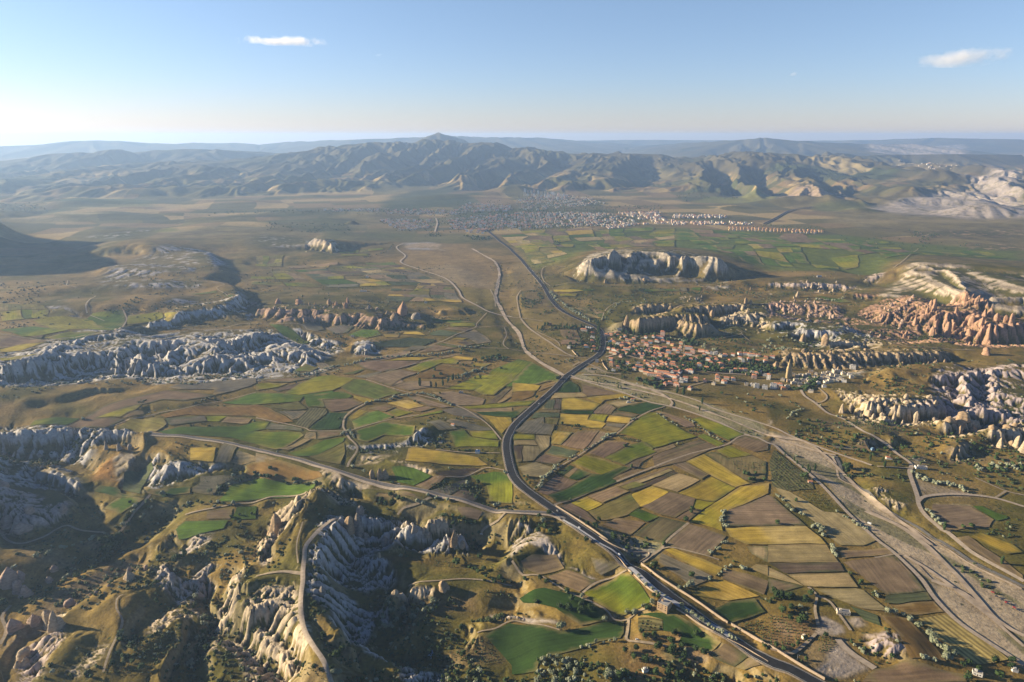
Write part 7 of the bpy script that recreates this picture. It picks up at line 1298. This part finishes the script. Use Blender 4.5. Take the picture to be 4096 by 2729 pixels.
def village():
    for src, T, zone in ((VH, 'V', 'village'), (UH, 'U', 'eastern quarter'), (FH, 'F', 'highway side')):
        for q in src.split():
            k = q[0]; x, y, wl_ = q[1:].split(','); x, y = float(x), float(y)
            kind, w, d, h = {'h': ('hip', 10.5, 8.5, 5.5), 'H': ('hip', 12, 10, 9), 'T': ('hip', 11, 10, 13), 'l': ('hip', 21, 8.5, 6.5), 'L': ('hip', 34, 9, 7), 'f': ('flat', 10, 9, 5), 'F': ('flat', 14, 11, 9), 's': ('sheet' if wl_ == 'blue' else 'flat', 12, 8, 4)}[k]
            w *= rng.uniform(.85, 1.2); d *= rng.uniform(.9, 1.15); h *= rng.uniform(.85, 1.2)
            if k == 'h' and rng.random() < .3: kind = 'ell'
            elif k == 'h' and rng.random() < .35: kind = 'gable'
            if T == 'V':
                ns = 'northern' if y < 420 else ('middle' if y < 720 else 'southern'); ew = 'west end' if x < 700 else ('centre' if x < 1500 else 'east side'); where = f'in the {ns} rows, {ew} of the village'
            elif T == 'U': where = ('in the rows left of the golden pinnacle' if x < 1000 else ('under the golden pinnacle' if x < 1450 else 'on the white rock terraces at the village end'))
            else: where = 'on the far side of the highway from the village'
            sz = {'h': 'small', 'H': 'two-storey', 'T': 'tall', 'l': 'long', 'L': 'very long', 'f': 'small', 'F': 'large', 's': 'low'}[k]
            rf = 'red roofed' if k in 'hHTlL' else ('blue roofed' if wl_ == 'blue' and k == 's' else 'flat roofed')
            lab = f'{sz} {HN[wl_]} {rf} house {where}'
            rz = -.42 + rng.uniform(-.16, .16) if T == 'V' else (-.2 + rng.uniform(-.3, .2))
            if rng.random() < .18: rz += 1.57
            e = house(T, x, y, kind, w, d, h, wl_, rz, lab, lab.replace(' house ', ' houses '), k in 'HTLF')
    # mosque tower
    p = hit('V', 1612, 500); z = float(zat(p[0], p[1])); e = empty('minaret', (p[0], p[1], z)); tag(e, 'slender tan minaret with pointed cap in the village', 'minaret')
    def lathe(prof, n=14):
        V, F = [], []
        for r_, zz in prof:
            for i in range(n): a = 6.2832 * i / n; V.append((r_ * math.cos(a), r_ * math.sin(a), zz))
        for j in range(len(prof) - 1):
            for i in range(n): F.append((j * n + i, j * n + (i + 1) % n, (j + 1) * n + (i + 1) % n, (j + 1) * n + i))
        F.append(tuple(range(n - 1, -1, -1))); F.append(tuple((len(prof) - 1) * n + i for i in range(n))); return V, F
    link('shaft', mesh_of('shaft', *lathe([(1.9, -2), (1.9, 3), (1.35, 4.5), (1.2, 18)]), MWL['tan'], None, True), e); link('balcony', mesh_of('balcony', *lathe([(1.25, 17.6), (2.1, 18.4), (2.1, 19.4), (1.9, 19.4), (1.9, 18.6), (1.1, 18.5)]), MWL['stone']), e)
    link('upper_shaft', mesh_of('upper_shaft', *lathe([(1.0, 18), (.95, 22)]), MWL['tan'], None, True), e); link('cap', mesh_of('cap', *lathe([(1.25, 22), (.1, 26.5)]), flat_mat('lead_cap', (.2, .2, .22), .6, 1, .1), None, False), e)
    # the outlying buildings, one by one
    for t, x, y, kind, w, d, h, wl_, rz, lab, nm in (
        ('N', 1398, 885, 'flat', 15, 13, 9, 'tan', -.7, 'cube-shaped brick building with flat roof beside the highway', 'pump_house'), ('N', 1222, 1470, 'flat', 7, 5, 3.2, 'white', .3, 'small white hut on the sandy plot at the bottom', 'hut'),
        ('O', 690, 938, 'flat', 16, 7, 4, 'cream', -.25, 'long cream shed with pale roof above the gravel pit', 'shed'), ('O', 1920, 1500, 'flat', 10, 5, 4, 'white', -.5, 'white shed at the lower right among trees', 'shed'), ('O', 2265, 1470, 'flat', 6, 4, 3, 'white', -.3, 'small white cabin at the lower right corner', 'cabin'),
        ('K', 386, 994, 'gable', 7, 5, 3.5, 'pink', -.2, 'small brick hut beside the big tree', 'hut'), ('K', 1403, 860, 'flat', 20, 8, 4, 'white', -.15, 'long white building with bright roof at the crossroads', 'building'), ('K', 1103, 772, 'ell', 8, 6, 4, 'white', -.3, 'small white house with red roof left of the crossroads', 'house'),
        ('K', 960, 692, 'sheet', 6, 5, 3, 'blue', .1, 'tiny blue cabin on the ochre mound', 'cabin'), ('I', 2035, 715, 'sheet', 9, 7, 4, 'white', -.2, 'white and blue farm building inside the road bend', 'farm_building'), ('I', 1808, 468, 'gable', 7, 5, 3.5, 'white', -.4, 'white hut on the grey ploughed slope', 'hut'),
        ('E', 985, 498, 'flat', 26, 8, 4, 'white', -.1, 'long white shed in the western fields', 'shed'), ('E', 1020, 368, 'flat', 12, 8, 4, 'white', -.1, 'white farm building far in the western fields', 'farm_building'), ('I', 1883, 170, 'flat', 10, 6, 4, 'grey', -.1, 'grey hut beside the field trees above the lane', 'hut'), ('E', 1560, 600, 'flat', 10, 7, 4, 'white', 0, 'small white hut near the pinnacles plain', 'hut'), ('E', 885, 915, 'flat', 9, 6, 4, 'cream', 0, 'cream hut under the dark valley vineyards', 'hut'),
        ('O', 330, 1165, 'flat', 5, 4, 3, 'cream', .2, 'tiny cream hut on the gravel works lane', 'hut'), ('J', 1070, 260, 'flat', 9, 4, 3, 'white', 0, 'white container in the farmyard', 'container'), ('J', 1110, 235, 'gable', 8, 6, 3.5, 'stone', 0, 'stone cottage in the farmyard', 'cottage'), ('M', 1600, 1315, 'sheet', 7, 5, 3, 'blue', .4, 'blue roofed cabin in the dark valley', 'cabin'), ('G', 470, 365, 'sheet', 18, 10, 5, 'grey', -.1, 'grey shed on the pale rim of the far plain', 'shed'),
        ('F', 1010, 1010, 'hip', 13, 9, 8, 'yellow', -.4, 'yellow apartment house at the village edge', 'house')):
        house(t, x, y, kind, w, d, h, wl_, rz, lab, None, kind != 'shed' and w > 9, 'building' if nm not in ('house', 'hut', 'shed') else nm, nm)
def town():
    g = random.Random(11)
    # apartment blocks on the hill foot
    for i in range(26):
        x = 1345 + (i % 13) * 22 + g.uniform(-6, 6); y = 452 + (i // 13) * 22 + (i % 13) * 2.4 + g.uniform(-4, 4)
        house('B', x, y, 'flat', 17, 15, 30 + g.uniform(-6, 8), g.choice(['cream', 'white', 'pink']), 0, 'pale apartment block on the hill foot behind the town', 'apartment blocks behind the town', False, 'building', 'apartment_block')
    n = 0
    for r_ in range(3):
        for i in range(26):
            x = 375 + i * 25 + g.uniform(-4, 4); y = 693 + i * .95 + r_ * 8
            if n < 74 and g.random() < .96:
                n += 1; house('C', x, y, 'hip', 13, 11, 8, g.choice(['yellow', 'cream', 'yellow']), g.uniform(-.15, .1), 'yellow house with red roof in the separate rows on the plain', 'rows of yellow houses on the plain')
    # the rest of the town, hundreds of houses beyond counting at this distance
    walls = {k: ([], []) for k in ('white', 'cream', 'pink', 'yellow')}; roofs = ([], []); flats = ([], [])
    def add(dst, v, f):
        k = len(dst[0]); dst[0].extend(v); dst[1].extend([tuple(i + k for i in q) for q in f])
    def put(x, y, w, d, h, wl_, red):
        z = float(zat(x, y)); v, f = boxv(x - w / 2, x + w / 2, y - d / 2, y + d / 2, z - 3, z + h); add(walls[wl_], v, f)
        if red:
            q = min(w, d) / 2 * .9; V = [(x - w / 2 - .5, y - d / 2 - .5, z + h + .01), (x + w / 2 + .5, y - d / 2 - .5, z + h + .01), (x + w / 2 + .5, y + d / 2 + .5, z + h + .01), (x - w / 2 - .5, y + d / 2 + .5, z + h + .01), (x - w / 2 + q, y, z + h + 3), (x + w / 2 - q, y, z + h + 3)]
            add(roofs, V, [(0, 3, 2, 1), (0, 1, 5, 4), (2, 3, 4, 5), (1, 2, 5), (3, 0, 4)])
        else: v, f = boxv(x - w / 2 + .2, x + w / 2 - .2, y - d / 2 + .2, y + d / 2 - .2, z + h + .002, z + h + .6); add(flats, v, f)
    for s, cnt, big in (("B 820,640 1300,590 1900,600 2100,650 2050,680 1500,700 1150,720 840,710", 900, 0), ("B 370,640 720,640 700,690 640,710 500,715 380,660", 130, 0), ("B 0,570 350,570 800,570 900,600 700,610 0,600", 150, 0), ("B 970,535 1250,550 1250,580 1000,590 800,610 860,580", 170, 0), ("B 1280,520 1500,470 1800,500 1880,540 1500,580 1300,575", 260, 0),
                      ("B 1980,600 2250,590 2260,640 2130,640", 120, 1), ("C 0,612 340,615 345,630 0,632", 90, 1), ("C 0,650 350,652 340,672 0,676", 90, 0), ("C 350,655 570,660 560,675 380,675", 26, 0), ("B 2200,640 2354,640 2354,670 2200,665", 40, 0), ("B 1880,690 2100,665 2180,670 1900,712", 60, 0), ("C 1500,315 1700,320 1700,335 1500,330", 60, 0), ("C 1560,370 1950,365 2000,385 1600,385", 90, 0), ("B 930,720 1100,715 1090,745 940,740", 16, 1)):
        P = seg(s, 0); x0, x1 = min(p[0] for p in P), max(p[0] for p in P); y0, y1 = min(p[1] for p in P), max(p[1] for p in P); c = 0; k = 0
        while c < cnt and k < cnt * 30:
            k += 1; x, y = g.uniform(x0, x1), g.uniform(y0, y1)
            if not inside(np.array([x]), np.array([y]), P)[0]: continue
            x = round(x / 24) * 24 + g.uniform(-5, 5); c += 1
            b_ = g.random() < .16 or big
            put(x, y, g.uniform(10, 16) * (1.25 if b_ else 1), g.uniform(9, 13), g.uniform(10, 16) if b_ else g.uniform(5, 9), g.choice(['white', 'cream', 'cream', 'pink', 'yellow', 'white']), g.random() < .38)
    k = 0
    allv, allf, mi = [], [], []
    mats = [MWL['white'], MWL['cream'], MWL['pink'], MWL['yellow'], flat_mat('old_clay_tiles', (.50, .2, .1), .9, .1, .25), MCON]
    for i, (v, f) in enumerate([walls['white'], walls['cream'], walls['pink'], walls['yellow'], roofs, flats]):
        o_ = len(allv); allv += v; allf += [tuple(a + o_ for a in q) for q in f]; mi += [i] * len(f)
    mats[:4] = [flat_mat('far_%s_render' % k, c, .9, .35, .1) for k, c in (('white', (.82, .78, .70)), ('cream', (.80, .67, .50)), ('pink', (.76, .55, .43)), ('ochre', (.74, .54, .33)))]
    o = link('distant_town', mesh_of('distant_town', allv, allf, mats, mi)); o['kind'] = 'stuff'
# ------------------------------------------------------------------ vehicles, walls, lamps
CARC = {}
MTY = flat_mat('tyre_rubber', (.02, .02, .02), .9, 3, .1)
def car(p, rz, colr, label, group=None, L=4.5, Wd=1.85, Hh=1.5, name='car', cat='car', off=.0):
    key = (colr, L, Hh)
    if key not in CARC:
        m, n, l, b = nt('car_paint'); b.inputs['Base Color'].default_value = colr + (1,); b.inputs['Roughness'].default_value = .35
        tall = Hh > 2.2; prof = [(-L / 2, .35), (-L / 2, .85 if not tall else Hh * .55), (-L * .28 if not tall else -L * .46, Hh * .62 if not tall else Hh), (L * .20 if not tall else L * .5, Hh * .62 if not tall else Hh), (L / 2, .8), (L / 2, .35)]
        V = [(x, s * Wd / 2, z) for s in (-1, 1) for x, z in prof]; k = len(prof); F = [tuple(range(k)), tuple(range(2 * k - 1, k - 1, -1))] + [(i, k + i, k + (i + 1) % k, (i + 1) % k) for i in range(k)]
        body = mesh_of('body', V, F, m)
        if not tall:
            cv = [(-L * .3, Hh * .62), (-L * .2, Hh), (L * .12, Hh), (L * .26, Hh * .62)]; V = [(x, s * Wd * (.46 if z < Hh else .38), z + .003) for s in (-1, 1) for x, z in cv]
            cab = mesh_of('cabin', V, [(0, 1, 2, 3), (7, 6, 5, 4), (0, 4, 5, 1), (1, 5, 6, 2), (2, 6, 7, 3)], [MGL, m], [0, 0, 0, 1, 0])
        else: cab = mesh_of('windows', *boxv(-L * .4, L * .46, -Wd / 2 - .02, Wd / 2 + .02, Hh * .55, Hh * .82), MGL)
        V, F = [], []
        for s in (-.11, .11):
            for i in range(12): a = 6.2832 * i / 12; V.append((.36 * math.cos(a), s, .36 * math.sin(a)))
        for i in range(12): F.append((i, (i + 1) % 12, 12 + (i + 1) % 12, 12 + i))
        F += [tuple(range(11, -1, -1)), tuple(range(12, 24))]
        CARC[key] = (body, cab, mesh_of('wheel', V, F, MTY), tall)
    body, cab, wh, tall = CARC[key]
    e = empty(name, (p[0], p[1], float(zat(p[0], p[1])) + off), rz); tag(e, label, cat, group)
    link('body', body, e); link('windows' if tall else 'cabin', cab, e)
    for sx in (-.31, .31):
        for sy in (-1, 1): o = link('wheel', wh, e); o.location = (sx * L, sy * (Wd / 2 - .05), .36)
    return e
def traffic():
    white, dark, red, silver, blue = (.75, .75, .73), (.04, .045, .06), (.4, .04, .03), (.4, .41, .42), (.06, .15, .4)
    for s, c, lab in (("N 618,160", white, 'white car driving on the highway just past the junction'), ("N 985,405", white, 'white car on the highway by the shaded bend of the wall'), ("N 1028,362", white, 'white car parked at the highway wall'), ("J 248,270", white, 'white car on the highway north of the bend'), ("J 417,1258", silver, 'silver car on the highway at the junction'), ("J 447,1330", dark, 'dark car waiting at the junction'), ("I 1312,1008", silver, 'silver car on the straight side road')):
        t, q = s.split(); x, y = map(float, q.split(',')); p = hit(t, x, y); k = np.argmin(np.hypot(ROADC[:, 0] - p[0], ROADC[:, 1] - p[1])); k = min(max(k, 1), len(ROADC) - 2); d = ROADC[k + 1] - ROADC[k - 1]
        car(p, math.atan2(d[1], d[0]) if not s.startswith('I') else -.3, c, lab, off=1.85 if not s.startswith('I') else 1.0)
    for s, c, lab, L, h in (("F 692,828", white, 'left of three white coaches parked behind the poplars', 12, 3.2), ("F 712,832", white, 'middle of three white coaches parked behind the poplars', 12, 3.2), ("F 732,836", white, 'right of three white coaches parked behind the poplars', 12, 3.2)):
        t, q = s.split(); x, y = map(float, q.split(',')); car(hit(t, x, y), .5, c, lab, None, L, 2.5, h, 'coach', 'bus', .3)
    for s, c, lab, g_ in (("F 890,872", white, 'white car on the side road at the village top', None), ("V 862,1100", silver, 'left of two parked cars on the village road', None), ("V 886,1103", dark, 'right of two parked cars on the village road', None), ("V 757,1068", white, 'white car on the village road left of the parked pair', None), ("K 1340,777", white, 'white car under the lone tree at the crossroads', None), ("K 1368,792", silver, 'silver car right of the lone tree at the crossroads', None),
                          ("N 1150,1182 ", white, 'pale car beside the green field track', None), ("M 2070,214", white, 'white car at the end of the dark lane', None), ("M 1598,1350", silver, 'silver car beside the blue cabin', None), ("O 1712,710", dark, 'dark jeep alone on the gravel flats', None), ("V 745,1175", dark, 'dark car by the waste ground', None)):
        t, q = s.split(); x, y = map(float, q.split(',')); car(hit(t, x, y), rng.uniform(-.6, .1), c, lab, g_, off=1.0 if t in 'VKO' else .5)
    for s in ("O 2065,752", "O 2098,790", "O 2150,820", "O 2190,846", "O 2206,859", "O 2262,893", "O 2296,914"):
        t, q = s.split(); x, y = map(float, q.split(',')); car(hit(t, x, y), -.6, rng.choice([dark, red, dark]), 'small vehicle in the convoy crossing the gravel flats', 'vehicles crossing the gravel flats', 4.3, 1.9, 1.9, 'jeep', 'car', 1.1)
    car(hit('O', 930, 119), -.8, white, 'white van on the gravel road beside the straw field', None, 5.5, 2, 2.4, 'van', 'van', 1.0)
    # stone walls along the highway and the yards
    MWT = flat_mat('sandstone_wall', (.44, .34, .24), .95, .5, .2)
    def wall(s, h, w, label, mat=MWT, st=6, base=1.2):
        Cc = spline(hits(s), st); z = zat(Cc[:, 0], Cc[:, 1]); rows = []
        k5 = np.ones(5) / 5; z = np.convolve(np.pad(z, 2, 'edge'), k5, 'valid')
        for lat, zz in ((-w / 2, -2), (-w / 2, h), (w / 2, h), (w / 2, -2)):
            o_ = Cc + (offset(Cc, 1) - Cc) * lat; rows.append(np.stack([o_[:, 0], o_[:, 1], z + zz + base], 1))
        V = np.stack(rows, 1); m = len(Cc); F = []
        for i in range(m - 1):
            for j in range(4): F.append((i * 4 + j, i * 4 + (j + 1) % 4, (i + 1) * 4 + (j + 1) % 4, (i + 1) * 4 + j))
        F += [(0, 1, 2, 3), tuple((m - 1) * 4 + j for j in (3, 2, 1, 0))]
        e = empty('stone_wall', tuple(V[0, 0])); tag(e, label, 'wall')
        b_ = mesh_of('wall_body', V.reshape(-1, 3) - V[0, 0], F, mat); link('wall_body', b_, e)
        cp = []; 
        for lat in (-w / 2 - .12, w / 2 + .12):
            o_ = Cc + (offset(Cc, 1) - Cc) * lat; cp.append(np.stack([o_[:, 0], o_[:, 1], z + h + base + .01], 1)); cp.append(np.stack([o_[:, 0], o_[:, 1], z + h + base + .2], 1))
        V2 = np.stack([cp[0], cp[1], cp[3], cp[2]], 1); link('coping', mesh_of('coping', V2.reshape(-1, 3) - V[0, 0], F, mat), e)
    wall("J 402,1212 560,1310 700,1400 880,1530;N 800,240 920,315 1060,385", 2.0, .7, 'upper sandstone wall on the right of the highway'); wall("N 1185,492 1350,610 1600,770 1800,905 1980,1030", 2.0, .7, 'long middle sandstone wall on the right of the highway'); wall("N 2012,1045 2180,1145 2351,1240;O 0,1240 200,1360 400,1480 520,1550", 2.2, .7, 'lower sandstone wall on the right of the highway')
    wall("N 1065,545 1200,665 1290,740 1395,812", 1.3, .6, 'sandstone wall left of the white paving'); wall("N 1512,902 1660,1000 1850,1110", 1.3, .6, 'sandstone wall below the pump house'); wall("N 1975,1180 2150,1270 2351,1390", 1.2, .5, 'low wall left of the highway near the bottom'); wall("N 935,398 1000,460 1060,530", 1.2, .5, 'short wall left of the highway above the paving')
    wall("N 1062,378 1220,378 1262,395 1240,430 1170,470", .9, .5, 'curved wall round the small yard by the highway'); wall("V 120,640 160,740 225,820", 1.6, .5, 'garden wall at the west edge of the village'); wall("F 550,1040 600,1095", 1.6, .5, 'bare wall standing on the waste ground')
    wall("O 20,1270 160,1310", 1.0, .4, 'short wall at the gravel works lane')
    P = spline(hits("N 1075,520 1200,630 1400,790 1500,850 1700,975 1900,1090 2000,1165"), 5); ribbon(P, 7.5, MP, 'pavement', 2.05)
    P = spline(hits("J 470,1340 560,1390 700,1480 830,1568;N 900,350 1060,500"), 5); ribbon(P, 3.0, MP, 'pavement', 1.9)
    # street lamps
    ML_ = flat_mat('galvanised_steel', (.35, .35, .36), .5, 2, .1); g0 = None
    for s, lab in (("J 620,1345", 'street lamp on the highway wall past the junction'), ("O 265,1378", 'street lamp on the wall near the lower right track'), ("F 768,800", 'tall lamp mast where the highway enters the village')):
        t, q = s.split(); x, y = map(float, q.split(',')); p = hit(t, x, y); e = empty('street_lamp', (p[0], p[1], float(zat(p[0], p[1]))), -.6); tag(e, lab, 'street lamp')
        if g0 is None: g0 = (mesh_of('pole', *join([boxv(-.12, .12, -.12, .12, -1, 10)]), ML_), mesh_of('arm', *boxv(.12, 2.2, -.07, .07, 9.7, 9.85), ML_), mesh_of('lamp_head', *boxv(1.6, 2.5, -.2, .2, 9.5, 9.69), ML_))
        for nm, me in zip(('pole', 'arm', 'lamp_head'), g0): link(nm, me, e)
# ------------------------------------------------------------------ clouds: small banks of vapour high above the air layer
def clouds():
    for i, (x, y, w, h, r_, lab) in enumerate(((1130, 166, 400, 38, 26000, 'long thin white cloud left of centre'), (3830, 232, 330, 75, 26000, 'puffy pinkish cloud at the right'), (3175, 295, 46, 24, 26000, 'tiny cloud left of the puffy one'), (1515, 220, 44, 14, 26000, 'faint wisp below the long cloud'))):
        p = Wr('X', x, y, r_); k = r_ / FPX; w_, h_ = w * k * .56, h * k * .62
        g = random.Random(40 + i); V, F = [], []
        for v in ICO2[0]:
            q = 1 + .1 * math.sin(4 * v.x + i) * math.sin(3 * v.y + 2 * i); V.append((v.x * w_ * q, v.y * w_ * .5, (v.z if v.z > 0 else v.z * .6) * h_ * q))
        m = bpy.data.materials.new('cloud_vapour'); m.use_nodes = True; n = m.node_tree.nodes; l = m.node_tree.links; n.clear(); o = n.new('ShaderNodeOutputMaterial'); pv = n.new('ShaderNodeVolumePrincipled'); l.new(pv.outputs[0], o.inputs['Volume'])
        tc = n.new('ShaderNodeTexCoord'); mp = n.new('ShaderNodeMapping'); l.new(tc.outputs['Object'], mp.inputs[0]); mp.inputs['Scale'].default_value = (1 / h_ * .7, 1 / h_ * .7, 1 / h_ * .9)
        q = n.new('ShaderNodeTexNoise'); q.inputs['Scale'].default_value = .8; q.inputs['Detail'].default_value = 6; q.inputs['Roughness'].default_value = .6; l.new(mp.outputs[0], q.inputs['Vector'])
        sp = n.new('ShaderNodeMapping'); sp.inputs['Scale'].default_value = (1 / w_, 2 / w_, 1 / h_); l.new(tc.outputs['Object'], sp.inputs[0]); ln = n.new('ShaderNodeVectorMath'); ln.operation = 'LENGTH'; l.new(sp.outputs[0], ln.inputs[0])
        fo = n.new('ShaderNodeMapRange'); l.new(ln.outputs['Value'], fo.inputs[0]); fo.inputs[1].default_value = .1; fo.inputs[2].default_value = 1.0; fo.inputs[3].default_value = .30; fo.inputs[4].default_value = -.22
        a = n.new('ShaderNodeMath'); a.operation = 'ADD'; l.new(q.outputs[0], a.inputs[0]); l.new(fo.outputs[0], a.inputs[1]); d = n.new('ShaderNodeMapRange'); l.new(a.outputs[0], d.inputs[0]); d.inputs[1].default_value = .52; d.inputs[2].default_value = .85; d.inputs[3].default_value = 0; d.inputs[4].default_value = (.0022, .0018, .002, .0008)[i]
        l.new(d.outputs[0], pv.inputs['Density']); pv.inputs['Color'].default_value = (1, .985, .98, 1); pv.inputs['Anisotropy'].default_value = .2
        me = mesh_of('cloud', V, [tuple(f) for f in ICO2[1]], m, None, True); ob = link('cloud', me); ob.location = p; ob.rotation_euler = (0, 0, math.atan2(-p[0], p[1])); tag(ob, lab, 'cloud')
fields()
ROADC = roads()
build_ground(); rest_of_land()
build_spires(); village(); town(); traffic(); build_trees(); clouds()
# ------------------------------------------------------------------ the air
def haze():
    s = 37500.0; z0, z1 = -160.0, 725.0
    V = [(x, y, z) for z in (z0, z1) for x, y in ((-s, -s), (s, -s), (s, s), (-s, s))]
    Fh = [(0, 3, 2, 1), (4, 5, 6, 7), (0, 1, 5, 4), (1, 2, 6, 5), (2, 3, 7, 6), (3, 0, 4, 7)]
    m = bpy.data.materials.new('thin_haze'); m.use_nodes = True; n = m.node_tree.nodes; l = m.node_tree.links; n.clear()
    o = n.new('ShaderNodeOutputMaterial'); p = n.new('ShaderNodeVolumePrincipled')
    p.inputs['Color'].default_value = (.43, .64, 1.0, 1); p.inputs['Density'].default_value = 3.7e-5; p.inputs['Anisotropy'].default_value = 0.3
    l.new(p.outputs[0], o.inputs['Volume'])
    h = new_mesh('haze', V, Fh, m, False); h['kind'] = 'stuff'
haze()
# look-alikes that stand in a short row are told apart by their place in it
ORD = ['leftmost', 'second from left', 'third from left', 'fourth from left', 'fifth from left', 'sixth from left', 'seventh from left', 'eighth from left', 'ninth from left', 'tenth from left', 'eleventh from left', 'twelfth from left']
by = {}
for o in sc.objects:
    if o.parent is None and 'label' in o: by.setdefault(o['label'], []).append(o)
for lab, obs in by.items():
    n = len(obs)
    if 2 <= n <= 12:
        obs.sort(key=lambda o: o.location.x / max(1., o.location.y))
        for i, o in enumerate(obs):
            w = ORD[i] if i < n - 1 else 'rightmost'
            t = lab + ', ' + w + (' of ' + ('two', 'three', 'four', 'five', 'six', 'seven', 'eight', 'nine', 'ten', 'eleven', 'twelve')[n - 2] if len(lab.split()) + len(w.split()) <= 13 else '')
            if len(t.split()) <= 16: o['label'] = t
